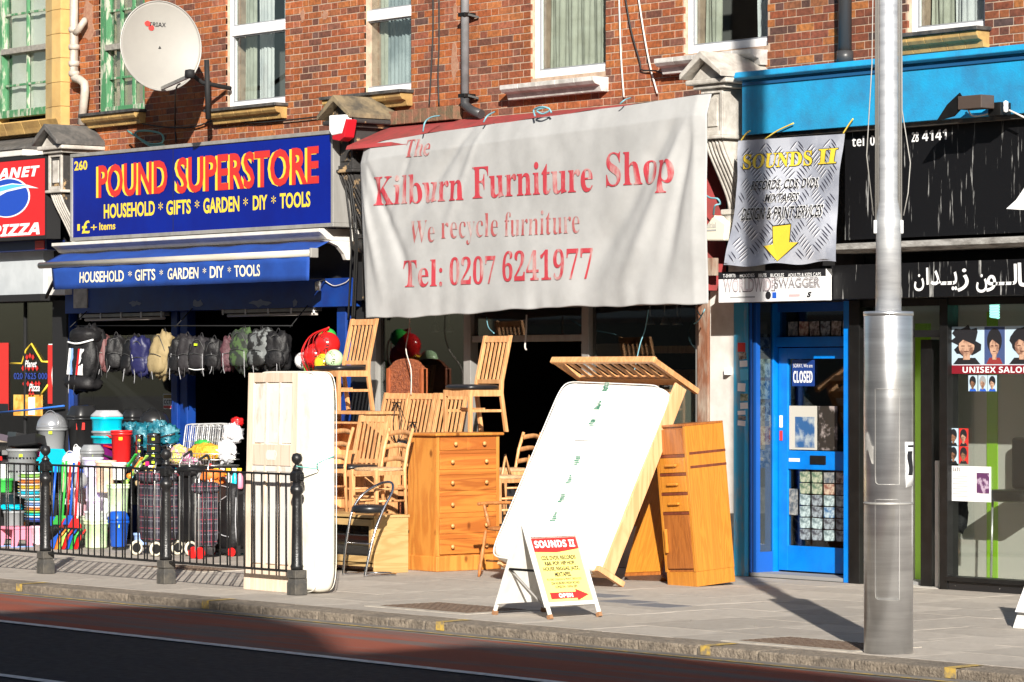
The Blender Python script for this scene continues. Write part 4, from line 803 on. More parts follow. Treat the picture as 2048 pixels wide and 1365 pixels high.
def faceprint(t, a, b, py0, py1, back, skin, hair, shirt, y, ref=1950, spiky=0):
    x0, x1, z1, z0 = X(a, y), X(b, y), Z(ref, py0, y), Z(ref, py1, y); w, h = x1 - x0, z1 - z0; cx, cz = (x0 + x1) / 2, z0 + h * .5
    MB().box(x0, x1, y - .002, y - .0012, z0, z1).build('photo', back, t)
    s = MB(); s.prism([(x0 + w * .1, z0), (x1 - w * .1, z0), (x1 - w * .25, z0 + h * .17), (x0 + w * .25, z0 + h * .17)], y - .003, y - .0021, 'y'); s.build('clothes', shirt, t)
    r_ = random.Random(int(a)); n_ = 22; H = MB(); H.prism([(cx + w * .36 * math.cos(q) * (1 + spiky * r_.uniform(-.3, .45)), cz + h * .12 + h * .34 * math.sin(q) * (1 + spiky * r_.uniform(-.2, .4))) for q in [2 * math.pi * k / n_ for k in range(n_)]], y - .004, y - .0031, 'y'); H.build('hair', hair, t)
    f = MB(); disc(f, cx, cz - h * .02, w * .23, h * .27, y - .0041, 18); f.box(cx - w * .1, cx + w * .1, y - .0052, y - .0042, z0 + h * .12, z0 + h * .3); f.build('face', skin, t)
    f = MB(); f.prism([(cx + w * .23 * math.cos(q), cz - h * .02 + h * .27 * math.sin(q)) for q in [math.pi * (k / 9 - .5) for k in range(10)]] + [(cx + w * .05, cz)], y - .0048, y - .0042, 'y'); f.build('print_shading', mat('print skin shade', (.26, .14, .09), .5), t)
    f = MB(); f.prism([(cx - w * .27, cz + h * .02), (cx - w * .1, cz + h * .16), (cx + w * .12, cz + h * .07), (cx + w * .27, cz + h * .0), (cx + w * .26, cz + h * .22), (cx, cz + h * .32), (cx - w * .26, cz + h * .22)], y - .0056, y - .0049, 'y'); f.build('fringe', hair, t)
    e = MB()
    for sx_ in (-.1, .1): e.box(cx + w * (sx_ - .05), cx + w * (sx_ + .05), y - .0074, y - .0063, cz - h * .02, cz + h * .0)
    e.box(cx - w * .07, cx + w * .07, y - .0064, y - .0053, cz - h * .17, cz - h * .15); e.build('features', mat('print brown', (.08, .03, .02)), t)
sk = mat('print skin', (.52, .32, .22), .5, c2=(.2, .1, .07), sc_=16, lo=.46, hi=.6); sk2 = mat('print dark skin', (.24, .12, .07), .5, c2=(.06, .03, .02), sc_=18, lo=.46, hi=.6); hb_ = mat('print black', (.015, .015, .018)); bd = mat('print pale blue', (.45, .58, .68), .5); bd2 = mat('print dusk blue', (.05, .08, .2), .5)
faceprint(po, 1900, 1968, 655, 729, bd, sk, hb_, hb_, yo - .002, 1900, 1); faceprint(po, 1969, 2010, 655, 729, bd2, sk, hb_, mat('print dark red', (.25, .03, .03)), yo - .002, 1900, 0); faceprint(po, 2012, 2080, 655, 729, bd, sk, hb_, hb_, yo - .002, 1900, .3)
po = thing('window_poster', 'strip of three small haircut photographs below the maroon band', 'poster', (X(1965), yo, 1.7))
for i, (a, s_) in enumerate(((1937, sk2), (1957, sk), (1976, sk))): faceprint(po, a, a + 18, 751, 783, bd, s_, mat('print grey hair', (.3, .3, .3)) if i == 1 else hb_, m_rblu, yo - .002, 1950)
po = thing('window_poster', 'block of four haircut photographs on red and white squares', 'poster', (X(1917), yo, 1.1))
for i, (a, p_, bk) in enumerate(((1898, 857, bd), (1918, 857, m_red), (1898, 893, bd), (1918, 893, m_red))): faceprint(po, a, a + 19, p_, p_ + 35, bk, sk2 if i != 1 else sk, hb_, hb_, yo - .002, 1917)
po = thing('paper_notice', 'white A4 notice with a dark photograph in the barber window', 'notice', (X(1938), yo, .9)); MB().box(X(1899), X(1979), yo - .003, yo, Z(1899, 1002), Z(1899, 932)).build('sheet', m_white, po); text('IATC', (X(1903), X(1920), Z(1903, 943), Z(1903, 935)), yo - .005, mat('print brown', (.08, .03, .02)), po, st='serifb')
l_ = MB()
for k in range(9): q = Z(1899, 952 + k * 5, yo); l_.box(X(1903), X(1903 + 30 + (k * 7) % 14), yo - .005, yo - .0035, q - .003, q + .002)
l_.build('printed_lines', mat('print grey', (.35, .35, .35)), po); MB().box(X(1951), X(1976), yo - .006, yo - .0035, Z(1951, 987), Z(1951, 946)).build('photo', mat('photo purple', (.1, .03, .1), .5, c2=(.45, .35, .45), sc_=14, lo=.5, hi=.6), po)
jk = MB(); c = W(1915, 1025, .25); jk.blob((c.x, c.y, c.z), (.1, .06, .17), 3, 4, .25); tagit(jk.build('hanging_jacket', m_dk), 'black jacket sleeve hanging inside the barber window under the notice', 'jacket')
bl = thing('spiral_bulb', 'pale green glowing spiral bulb hanging in the barber window', 'bulb', (X(1989, .3), .3, Z(1989, 622, .3)))
bb = bl.location; sp_ = [(bb.x + .035 * math.cos(k * .7), bb.y + .035 * math.sin(k * .7), bb.z - .06 + .0025 * k) for k in range(52)]; MB().tube(sp_, .011, 6).build('glow_tube', mat('glowing tube', (.35, .9, .75), .3, emis=1.2), bl); MB().tube([(bb.x, bb.y, bb.z + .07), (bb.x, bb.y, 2.75)], .012, 6).build('flex', m_white, bl)
ch = thing('salon_chair', 'dark salon chair with thin steel legs inside the barber window', 'chair', (X(2040, .6), .55, 0)); MB().box(-.25, .25, -.2, .2, .75, .85).build('seat', m_black, ch, world=False, bev=.03); MB().box(-.2, .3, .15, .25, .85, 1.3).build('backrest', m_black, ch, world=False, bev=.03); MB().tube([(-.2, -.1, 0), (-.18, -.1, .78)], .01).build('leg', m_alu, ch, world=False)
# fascias on the right
fb = thing('blue_fascia', 'bright blue painted fascia beam running right from the white console', 'fascia', (6, -.4, 4))
x_b0 = X(1484, -.5); m_sky = mat('sky blue paint', (.01, .33, .62), .55, c2=(.02, .24, .48), sc_=3, bump=.35, bsc=60, dirt=.4)
MB().box(x_b0, 9.2, -.5, .02, 3.99, 4.48).build('board', m_sky, fb, bev=.004); MB().prism([(.0, 4.60), (-.56, 4.55), (-.58, 4.50), (-.55, 4.481), (.0, 4.481)], x_b0 - .03, 9.2, 'x').build('capping', m_sky, fb, bev=.008)
MB().box(x_b0 + .02, 9.2, -.515, -.501, 4.43, 4.455).build('moulding', mat('dark blue line', (.01, .08, .2), .5), fb); MB().box(x_b0, 9.2, -.45, .0, 3.955, 3.989).build('soffit', mat('grimy wood', (.12, .1, .08), .8, c2=(.05, .05, .05), sc_=9), fb)
m_bpaint = mat('streaked black board', (.005, .005, .006), .5, spec=.3, c2=(.34, .34, .33), sc_=7, lo=.62, hi=.68, stretch=(5, 5, .3))
bf = thing('black_fascia', 'tall black shop fascia with white telephone number under the blue beam', 'sign', (6.5, -.35, 3)); MB().box(X(1690, -.36), 9.2, -.36, .0, 3.02, 3.954).build('board', m_bpaint, bf)
for s, a, b, t_, q in (('tel', 1705, 1729, 274, 294), ('020', 1741, 1771, 272, 292), ('28', 1824, 1838, 265, 285), ('4141', 1845, 1894, 262, 283)): text(s, (X(a, -.36), X(b, -.36), Z(a, q, -.36), Z(a, t_, -.36)), -.363, m_white, bf, st='sansb')
w_ = MB(); w_.prism([(X(2013, -.36), Z(2013, 418, -.36)), (X(2033, -.36), Z(2033, 400, -.36)), (X(2060, -.36), Z(2060, 360, -.36)), (X(2075, -.36), Z(2075, 420, -.36)), (X(2040, -.36), Z(2040, 420, -.36))], -.364, -.361, 'y'); w_.build('white_emblem', m_white, bf)
gl = thing('ledge', 'weathered grey ledge and shadow gap between the two black fascias', 'ledge', (6.5, -.3, 2.9)); MB().prism([(-.5, 2.98), (.0, 3.015), (.0, 2.90), (-.44, 2.90), (-.5, 2.93)], X(1670, -.45), 9.2, 'x').build('moulding', mat('flaking grey timber', (.35, .34, .32), .8, c2=(.12, .11, .1), sc_=14, bump=.8, stretch=(.3, 1, 1)), gl, bev=.004)
af = thing('black_fascia', 'lower black fascia with white Arabic lettering over the barber door', 'sign', (6.5, -.3, 2.6)); Ya = -.38; MB().box(X(1640, Ya), 9.2, Ya, .019, 2.505, 2.80).build('board', m_bpaint, af)
ar = [('\ufee5', 1829, 1849, 549, 583), ('\ufe8d', 1853, 1858, 536, 570), ('\ufeaa\u0640\u0640\ufef3', 1862, 1915, 541, 582), ('\ufeaf', 1915, 1938, 538, 584), ('\ufee5', 1953, 1975, 549, 586), ('\ufeee\u0640\u0640\ufedf', 1973, 2035, 530, 584), ('\ufe8e\u0640\ufebb', 2036, 2120, 526, 575)]
for s, a, b, t_, q in ar: text(s, (X(a, Ya), X(b, Ya), Z(a, q, Ya), Z(a, t_, Ya)), Ya - .003, m_white, af, off=.015)
# swagger sign
Yw = -.46; ws = thing('sign_board', 'white clothing shop sign with outlined grey WORLDWIDE SWAGGER lettering', 'sign', (X(1545, Yw), Yw, 2.5)); A, B = X(1437, Yw), X(1652, Yw); zt_, zb_ = Z(1437, 545, Yw), Z(1437, 606, Yw)
MB().box(A, B, Yw, Yw + .07, zb_, zt_).build('panel', m_white, ws, bev=.003); MB().box(A, B, Yw - .003, Yw - .0005, Z(1437, 559, Yw), zt_).build('black_band', m_blk, ws)
for s, a, b in (('T-SHIRTS', 1447, 1472), ('HOODIES', 1481, 1510), ('BELTS', 1518, 1534), ('BUCKLES', 1542, 1569), ('ADULTS & KIDS CAPS', 1577, 1643)): text(s, (X(a, Yw), X(b, Yw), Z(a, 547 + 9 - (a - 1437) * .012, Yw), Z(a, 547 + 2 - (a - 1437) * .012, Yw)), Yw - .005, m_white, ws, off=.01)
for s, a, b, t_, q in (('WORLDWIDE', 1447, 1551, 558, 586), ('SWAGGER', 1549, 1641, 557, 578)):
    r0 = (X(a, Yw), X(b, Yw), Z(a, q, Yw), Z(a, t_, Yw)); text(s, r0, Yw - .002, mat('print mid grey', (.16, .14, .15)), ws, off=.03); text(s, (r0[0] + .01, r0[1] - .01, r0[2] + .008, r0[3] - .008), Yw - .004, mat('print light grey', (.62, .56, .58)) if s[0] == 'W' else m_white, ws, off=.02 if s[0] == 'W' else .03)
    if s[0] == 'S': text(s, (r0[0] + .014, r0[1] - .014, r0[2] + .012, r0[3] - .012), Yw - .006, mat('print mid grey'  , (.16, .14, .15)), ws, off=-.005)
d = MB(); disc(d, X(1537, Yw), Z(1537, 591, Yw), .035, .035, Yw - .003); d.build('round_badge', m_blk, ws); MB().box(X(1545, Yw), X(1553, Yw), Yw - .003, Yw, Z(1545, 597, Yw), Z(1545, 585, Yw)).build('blue_badge', m_rblu, ws); text('S', (X(1614, Yw), X(1624, Yw), Z(1614, 595, Yw), Z(1614, 584, Yw)), Yw - .003, m_blk, ws, shear=.3, off=.05); MB().box(X(1578, Yw), X(1600, Yw), Yw - .002, Yw - .0005, Z(1578, 594, Yw), Z(1578, 589, Yw)).build('pink_badge', mat('print pink', (.75, .4, .4)), ws); MB().box(X(1460, Yw), X(1510, Yw), Yw - .002, Yw - .0005, Z(1460, 597, Yw), Z(1460, 594, Yw)).build('small_print', mat('print grey', (.35, .35, .35)), ws)
# tread plate vinyl banner
Yv = -.55; vb = thing('vinyl_banner', 'vinyl banner printed as silver tread plate with yellow SOUNDS II and arrow', 'banner', (X(1570, Yv), Yv, 2.8))
c4 = [W(1476, 282, Yv), W(1690, 268, Yv), W(1672, 524, Yv), W(1450, 533, Yv)]
def vn(u, v, e=0):   # v down
    p = (c4[0] * (1 - u) + c4[1] * u) * (1 - v) + (c4[3] * (1 - u) + c4[2] * u) * v
    pull = .09 * math.sin(math.pi * min(1, v * 1.25)) * (1 - u) * 0 + .10 * max(0, v - .55) * 0
    x = p.x + (.035 * math.sin(math.pi * v) * (1 - u)) - (.02 * math.sin(math.pi * v) * u)
    y = Yv + .025 * math.sin(u * 9 + v * 5) * v * (1 - v) * 3 + .02 * math.sin(u * 5 - v * 9 + 1) * (.3 + v) * .6 + .012 * noise.noise(Vector((u * 4, v * 5, 2)))
    return Vector((x, y - e, p.z + .012 * math.cos(u * 14) * (v > .98) ))
m_plate = mat('printed silver plate', (.30, .32, .38), .35, c2=(.47, .49, .55), sc_=2.5, lo=.4, hi=.6)
MB().grid(lambda u, v: vn(u, v), 100, 100).build('vinyl', m_plate, vb)
def onv(x, z):    # x,z are u,v in 0..1 (z up)
    return vn(x, 1 - z, .004)
tr = MB(); tr2 = MB()
for i in range(-1, 8):
    for j in range(9):
        cu, cv_ = (i + .5 * (j % 2)) / 6.6 + .04, j / 8.5 + .02; dirn = 1 if (i + j) % 2 else -1
        for k in range(5):
            o_ = (k - 2) * .020; lx = .034; L1 = []
            for (a_, w1) in ((-1, 0), (-.4, .006), (.4, .006), (1, 0)):
                L1.append((cu + o_ + a_ * lx, cv_ + dirn * (o_ * 1.1) - dirn * a_ * lx * 1.0, w1))
            pl = [(q[0], q[1] + q[2]) for q in L1] + [(q[0], q[1] - q[2] * 1.3) for q in reversed(L1[1:3])]
            if all(.01 < q[0] < .99 and .01 < q[1] < .99 for q in pl):
                tr.add([vn(q[0], q[1], .003) for q in pl], [tuple(range(len(pl)))]); tr2.add([vn(q[0] + .006, q[1] + .006, .002) for q in pl], [tuple(range(len(pl)))])
tr.build('tread_print', mat('print steel shadow', (.05, .05, .075), .5), vb, kind='stuff'); tr2.build('tread_highlight', mat('print steel light', (.75, .76, .8), .4), vb, kind='stuff')
def vtx(s, u0, u1, v0, v1, m, st=None, off=0, shear=0, e=.006, m2=None, o2=.05):
    if m2: text(s, (u0, u1, 1 - v1, 1 - v0), 0, m2, vb, st=st, off=off + o2, shear=shear, cuts=.02, warp=lambda x, z: vn(x, 1 - z, e))
    text(s, (u0 + .006, u1 - .006, 1 - v1 + .004, 1 - v0 - .004), 0, m, vb, st=st, off=off, shear=shear, cuts=.02, warp=lambda x, z: vn(x, 1 - z, e + .002))
vtx('SOUNDS', .055, .72, .11, .235, m_yel, 'serifb', .006, m2=m_blk, o2=.016); vtx('II', .77, .965, .105, .23, m_yel, 'serifb', .012, m2=m_blk, o2=.016)
vtx('RECORDS, CDS, DVDS,', .16, .80, .325, .42, m_blk, None, .018, .3, m2=m_white, o2=.03); vtx('MIXTAPES', .31, .62, .435, .51, m_blk, None, .018, .3, m2=m_white, o2=.03); vtx('DESIGN & PRINT SERVICES', .09, .88, .54, .645, m_blk, None, .018, .3, m2=m_white, o2=.03)
ar_ = [(.395, .70), (.565, .69), (.57, .83), (.66, .835), (.475, .975), (.325, .85), (.41, .84)]
for m_, e_, k_ in ((m_blk, .005, 1.07), (m_yel, .008, 1.0)):
    cu, cv_ = .49, .83; MB().add([vn(cu + (q[0] - cu) * k_, cv_ + (q[1] - cv_) * k_, e_) for q in ar_], [tuple(range(7))]).build('arrow', m_, vb)
m_ys = mat('yellow string', (.7, .5, .08), .7)
for i, (lb, p) in enumerate((('yellow string tie at the top left corner of the tread plate banner', [(1482, 282), (1492, 268), (1500, 262)]), ('yellow string tie at the middle of the tread plate banner top', [(1528, 280), (1555, 262), (1587, 247)]), ('yellow string tie at the top right corner of the tread plate banner', [(1686, 268), (1696, 252), (1706, 238)]))): rope('string_tie', lb, [W(a, b, Yv + .02 - k * .0) for k, (a, b) in enumerate(p)], .007, m_ys, 'string', 'yellow ties of the vinyl banner')
# floodlights
fl = thing('floodlight', 'black floodlight with broken flap fixed low on the blue fascia', 'light', (X(1940, -.7), -.7, Z(1940, 215, -.7))); c = W(1945, 207, -.75)
MB().box(c.x - .1, c.x + .16, -.82, -.66, c.z - .05, c.z + .06).build('housing', mat('brown metal', (.07, .05, .04), .5), fl, bev=.006); MB().prism([(c.x - .36, c.z - .13), (c.x - .24, c.z + .0), (c.x - .1, c.z + .09), (c.x - .02, c.z + .0), (c.x - .16, c.z - .10)], -.8, -.79, 'y').build('flap', m_black, fl); MB().bar((c.x, -.66, c.z), (c.x, -.5, c.z - .02), .03).build('bracket', m_dk, fl)
fl = thing('floodlight', 'small black lamp with two white bulbs by the right edge of the fascia', 'light', (X(1990, -.6), -.6, Z(1990, 218, -.6))); c = W(1993, 218, -.6); MB().box(c.x - .06, c.x + .08, -.64, -.51, c.z - .06, c.z + .05).build('housing', m_black, fl, bev=.006)
for dz in (.03, -.01): MB().lathe([(.0, -.03), (.02, -.02), (.02, .02), (.0, .03)], (c.x + .12, -.62, c.z + dz)).build('bulb', m_white, fl)
rope('cable', 'thin white cable looping between the floodlights', [W(1935, 215, -.55), W(1945, 232, -.52), W(1975, 228, -.52), W(2000, 215, -.53), W(2048, 235, -.53)], .008, m_cabw, 'cable')
# alarms
al = thing('alarm_box', 'red and white burglar alarm box on the blackened console', 'alarm', (X(683, -.62), -.62, 4.2)); c = W(683, 256, -.64)
def fm(px_): return [(X(a, -.64), Z(a, b, -.64)) for a, b in px_]
MB().prism(fm([(667, 232), (697, 230), (699, 240), (691, 268), (672, 272), (667, 262)]), -.70, -.60, 'y').build('cover', m_white, al, bev=.012); MB().prism(fm([(672, 271), (691, 267), (699, 238), (702, 240), (696, 275), (686, 283), (672, 280)]), -.69, -.56, 'y').build('red_base', mat('red plastic', (.45, .01, .02), .3), al, bev=.008)
al = thing('alarm_box', 'cream five sided alarm box with grey lettering under the white scroll', 'alarm', (X(1429, -.3), -.3, 3.2))
def fm2(px_, y): return [(X(a, y), Z(a, b, y)) for a, b in px_]
MB().prism(fm2([(1410, 482), (1409, 456), (1427, 430), (1452, 448), (1448, 482)], -.36), -.36, -.24, 'y').build('cover', mat('cream plastic', (.72, .68, .56), .45), al, bev=.015); text('Initial', (X(1411, -.36), X(1433, -.36), Z(1411, 457, -.36), Z(1411, 446, -.36)), -.363, mat('print grey', (.35, .35, .35)), al, st='serifb')
MB().box(X(1411, -.36), X(1433, -.36), -.364, -.3605, Z(1411, 463, -.36), Z(1411, 460, -.36)).build('print', mat('print grey', (.35, .35, .35)), al)
rope('cord_knot', 'blue cord knotted around the white stone volute', [W(1408, 388, -.4), W(1420, 396, -.45), W(1435, 398, -.45), W(1440, 408, -.42), W(1430, 412, -.45), W(1427, 430, -.38)], .009, m_cord, 'cord')
MB().box(X(1398, -.3), X(1424, -.3), -.3, -.22, Z(1400, 552, -.3), Z(1400, 517, -.3)).build('rusty_plate', mat('rusty iron post'  , (.2, .08, .04)), pier)
lm = thing('wall_lamp', 'small grey lamp on a wire arm over the blue header board', 'lamp', (X(640, -.3), -.3, 2.8)); c = W(636, 572, -.3); MB().lathe([(.03, -.05), (.035, .03), (.02, .045)], (c.x, c.y, c.z), 16).build('shade', m_alu, lm); lm2 = MB(); lm2.tube([c + Vector((0, 0, .04)), W(648, 560, -.2), W(652, 566, -.15)], .008); lm2.build('arm', m_dk, lm)
rope('cable', 'thin pale cable sagging from the small lamp to the blue post', [W(650, 562, -.17), W(668, 572, -.17), W(690, 566, -.17), W(700, 557, -.17)], .005, m_cabw, 'cable')
# satellite dish
dn = Vector((.955, -.275, .09)).normalized(); dc = W(322, 92, -.95)
dish = thing('satellite_dish', 'large round pale grey satellite dish with red logo above the blue sign', 'satellite dish', (dc.x, dc.y, dc.z))
du = Vector((0, 0, 1)) - dn * dn.z; du.normalize(); dr_ = du.cross(dn); DM = Matrix.Translation(dc) @ Matrix(((dr_.x, du.x, dn.x, 0), (dr_.y, du.y, dn.y, 0), (dr_.z, du.z, dn.z, 0), (0, 0, 0, 1)))
ra, rb = .455, .49; mb_ = MB(); mb_.M = DM; N = 64
rings = 16; vs = [(0, 0, -.085)] + [(ra * r_ / rings * math.cos(2 * math.pi * k / N), rb * r_ / rings * math.sin(2 * math.pi * k / N), -.085 * (1 - (r_ / rings) ** 2)) for r_ in range(1, rings + 1) for k in range(N)]
fs = [(0, 1 + k, 1 + (k + 1) % N) for k in range(N)] + [(1 + (r_ - 1) * N + k, 1 + r_ * N + k, 1 + r_ * N + (k + 1) % N, 1 + (r_ - 1) * N + (k + 1) % N) for r_ in range(1, rings) for k in range(N)]
mb_.add(vs, fs, True); mb_.build('reflector', mat('dish grey', (.29, .28, .255), .55, c2=(.265, .255, .235), sc_=2, dirt=.05), dish, solid=-.006)
mb_ = MB(); mb_.M = DM; mb_.tube([(ra * math.cos(2 * math.pi * k / N), rb * math.sin(2 * math.pi * k / N), .0) for k in range(N)], .009, 8, close=True); mb_.build('rim', m_alup, dish)
arm0 = DM @ Vector((0, -rb * .95, -.01)); lnb = W(380, 152, -1.45)
mb_ = MB(); mb_.bar(arm0, lnb, .03, .035); mb_.build('arm', m_alup, dish); mb_ = MB(); mb_.bar(lnb + Vector((0, 0, .0)), lnb + (dc - lnb).normalized() * .12, .06); mb_.lathe([(.05, -.05), (.05, .03), (.0, .04)], lnb + Vector((0, 0, .03)), 14); mb_.build('receiver', m_dk, dish)
back = DM @ Vector((0, 0, -.1)); mb_ = MB(); mb_.tube([back, (back.x + .0, -.35, back.z - .35), (back.x + .05, 0, back.z - .4)], .025); mb_.tube([(back.x + .02, -.3, back.z - .1), (back.x + .02, -.28, back.z - .75)], .03); mb_.build('mount', m_dk, dish)
def dtxt(s, r0, m, st=None, e=0): text(s, r0, 0, m, dish, st=st, warp=lambda x, z: DM @ Vector((x, z, -.085 * (1 - (x / ra) ** 2 - (z / rb) ** 2) + .004 + e)), cuts=.05)
dtxt('TRIAX', (-.11, .08, .22, .265), m_blk, 'sansb')
for cx_, cz_ in ((-.13, .25), (-.085, .205)):
    mb_ = MB(); mb_.M = DM; mb_.add([(cx_ + .033 * math.cos(q * .4), cz_ + .03 * math.sin(q * .4), -.085 * (1 - (cx_ / ra) ** 2 - (cz_ / rb) ** 2) + .006) for q in range(16)], [tuple(range(16))]); mb_.build('logo_dot', m_red, dish)
rope('cable', 'black cable dropping from the dish receiver to the fascia', [W(360, 168, -1.2), W(352, 180, -.8), W(350, 240, -.05), W(352, 285, -.05)], .009, m_cabb, 'cable')
rope('cable', 'black cable sagging across the brick wall below the first white window', [W(285, 248, -.04), W(335, 255, -.04), W(390, 254, -.04), W(440, 238, -.04), W(500, 246, -.04), W(600, 238, -.04), W(664, 230, -.04)], .009, m_cabb, 'cable')
rope('cable', 'grey green cable bundle coiled above the blue sign', [W(255, 262, -.2), W(275, 275, -.25), W(300, 288, -.25), W(325, 285, -.25), W(322, 268, -.2), W(290, 262, -.2), W(270, 268, -.22), W(300, 292, -.27), W(328, 290, -.25)], .012, mat('green cable', (.1, .25, .22), .5), 'cable')
# pipes and cables on the brick
dp = thing('drainpipe', 'grey plastic drainpipe on brick between the two middle white windows', 'pipe', (X(930, -.1), -.1, 4.5)); m_gp = mat('grey plastic pipe', (.2, .2, .21), .5, c2=(.15, .15, .155), sc_=9); m_bp2 = mat('black plastic pipe', (.04, .04, .042), .4)
x_ = X(930, -.1); MB().tube([(x_, -.1, Z(930, 198, -.1)), (x_, -.1, 7)], .042, 14).build('pipe', m_gp, dp); MB().tube([(x_, -.1, Z(930, 192, -.1)), (x_, -.1, Z(930, 210, -.1)), (x_ + .1, -.1, Z(930, 222, -.1)), (x_ + .26, -.1, Z(930, 232, -.1))], .047, 12).build('elbow', m_bp2, dp)
for py in (30, 192): z = Z(930, py, -.1); MB().box(x_ - .055, x_ + .055, -.15, 0, z - .02, z + .02).build('clip', m_black, dp, bev=.006); MB().bar((x_ + .05, -.1, z), (x_ + .12, -.02, z - .03), .02).build('clip', m_black, dp)
dp = thing('drainpipe', 'black drainpipe on the dark brick right of the blue fascia top', 'pipe', (X(1690, -.12), -.12, 4.5)); x_ = X(1690, -.12); MB().tube([(x_, -.12, 4.6), (x_, -.12, 7)], .06, 14).build('pipe', m_bp2, dp); MB().lathe([(.075, 0), (.075, .1)], (x_, -.12, 4.6), 14).build('collar', m_bp2, dp)
dp = thing('soil_pipe', 'cream cast iron soil pipe with a swan neck beside the yellow stone pier', 'pipe', (X(150, -.12), -.12, 4.5)); m_cp = mat('cream painted iron', (.5, .44, .38), .5, c2=(.4, .34, .28), sc_=9, dirt=.2)
x_ = X(148, -.12); MB().tube([(x_, -.12, 7), (x_, -.12, Z(148, 150, -.12)), (x_ + .02, -.12, Z(148, 157, -.12)), (X(160, -.12), -.12, Z(160, 160, -.12)), (X(169, -.12), -.12, Z(169, 168, -.12)), (X(170, -.12), -.12, Z(169, 182, -.12)), (X(163, -.12), -.12, Z(163, 250, -.12))], .05, 14).build('pipe', m_cp, dp)
for py in (60, 95, 128, 148): MB().lathe([(.062, -.03), (.066, 0), (.062, .03)], (x_, -.12, Z(148, py, -.12)), 14).build('collar', m_cp, dp)
MB().tube([W(148, 70, -.12), W(158, 58, -.12), W(168, 44, -.1), W(170, 40, .0)], .04, 12).build('branch_pipe', m_cp, dp)
rope('cable', 'left black cable running down the brick beside the grey drainpipe', [W(866, -10, -.03), W(866, 60, -.03), W(863, 130, -.03), W(858, 212, -.03)], .009, m_cabb, 'cable'); rope('cable', 'right black cable running down the brick beside the grey drainpipe', [W(878, -10, -.03), W(878, 90, -.03), W(876, 150, -.03), W(878, 212, -.03)], .009, m_cabb, 'cable')
rope('cable', 'white cable hanging down the brick right of the net curtained window', [W(1238, -10, -.03), W(1240, 60, -.03), W(1243, 130, -.03), W(1248, 195, -.03)], .009, m_cabw, 'cable'); rope('cable', 'second white cable slanting down to the white console', [W(1276, -10, -.03), W(1290, 80, -.03), W(1302, 140, -.03), W(1315, 188, -.03)], .009, m_cabw, 'cable')
rope('cable', 'black cable with a right angle bend near the white console', [W(1250, -10, -.03), W(1262, 60, -.03), W(1280, 125, -.03), W(1283, 140, -.03), W(1310, 142, -.04), W(1330, 150, -.04)], .008, m_cabb, 'cable')
for i, px in enumerate((696, 704, 708)): rope('cable', ['black cable hanging down beside the banner edge, leftmost strand', 'black cable hanging down beside the banner edge, middle strand', 'black cable hanging down beside the banner edge, nearest the canvas'][i], [W(px - 14, 300, -.45), W(px - 4, 380, -.45), W(px + 6, 470, -.4), W(px + 4, 560, -.3), W(px, 640, -.2)], .01, m_cabb, 'cable')
# ------------------------------------------------------------------ steel pole
m_steel = mat('brushed steel', (.74, .75, .76), .29, metal=.88, c2=(.5, .5, .51), sc_=5, stretch=(.25, .25, 3), lo=.35, hi=.7)
m_galv = mat('galvanised upper pole', (.68, .69, .7), .45, metal=.6, c2=(.5, .51, .53), sc_=9, stretch=(.3, .3, 2))
pb = G(1777, 1306); pb.z = 0
pole = thing('lamp_column', 'tall shiny stainless steel lamp column standing on the pavement near the kerb', 'lamp column', pb)
MB().lathe([(.163, 0), (.163, 2.25), (.158, 2.262), (.10, 2.262)], n=48).build('base_sleeve', m_steel, pole, world=False)
for z0, z1 in ((.36, 1.02), (1.12, 1.75)):   # access doors: narrow raised outline
    a0, a1 = R(-78), R(-20); pt = [(a0, z0 + .05), (a0, z1)] + [(a0 + (a1 - a0) * k / 8, z1) for k in range(1, 9)] + [(a1, z0)] + [(a1 + (a0 - a1) * k / 8, z0) for k in range(1, 8)] + [(a0 + .03, z0 + .01)]
    MB().tube([(.1645 * math.cos(a), .1645 * math.sin(a), z) for a, z in pt], .0022, 5, close=True).build('access_door', m_alup, pole, world=False)
MB().lathe([(.1665, .985), (.1665, 1.0)], n=48).build('band', m_alup, pole, world=False); MB().lathe([(.1665, 2.235), (.1665, 2.262), (.16, 2.264)], n=48).build('band', m_steel, pole, world=False)
MB().lathe([(.086, 2.262), (.082, 2.9), (.062, 3.0), (.060, 9)], n=32).build('shaft', m_galv, pole, world=False)
dv = Vector((RT.x, RT.y, 0))
for sg_ in (-1, 1):
    for k in range(2): q = dv * sg_ * (.070 + .014 * k); MB().tube([(q.x, q.y, 2.86 if k else 2.8), (q.x, q.y, 9)], .007, 6).build('conduit', m_alup, pole, world=False)
    q = dv * sg_ * .082; MB().box(q.x - .014, q.x + .014, q.y - .014, q.y + .014, 2.78, 2.87).build('cable_clamp', m_upvc, pole, world=False, bev=.006)
q1, q2 = dv * -.10, dv * .10
MB().tube([(q1.x, q1.y, 2.9), (q1.x * 1.45, q1.y * 1.45, 3.3), (q1.x * 1.1, q1.y * 1.1, 3.9), (q1.x * .8, q1.y * .8, 6)], .004, 6).build('loose_cable', m_alup, pole, world=False)
MB().tube([(q2.x, q2.y, 2.9), (q2.x * 1.3, q2.y * 1.3, 3.05), (q2.x * 1.45, q2.y * 1.45, 3.25), (q2.x * .9, q2.y * .9, 3.6), (q2.x * .8, q2.y * .8, 6)], .004, 6).build('loose_cable', m_alup, pole, world=False)
fly = thing('pole_flyer', 'white paper flyer with a black figure print wrapped on the steel pole', 'flyer', (pb.x, pb.y, 1.2))
def cyl(a, z, r=.168): return (r * math.cos(a), r * math.sin(a), z)
aC = math.atan2(-.637, .77)   # towards the camera
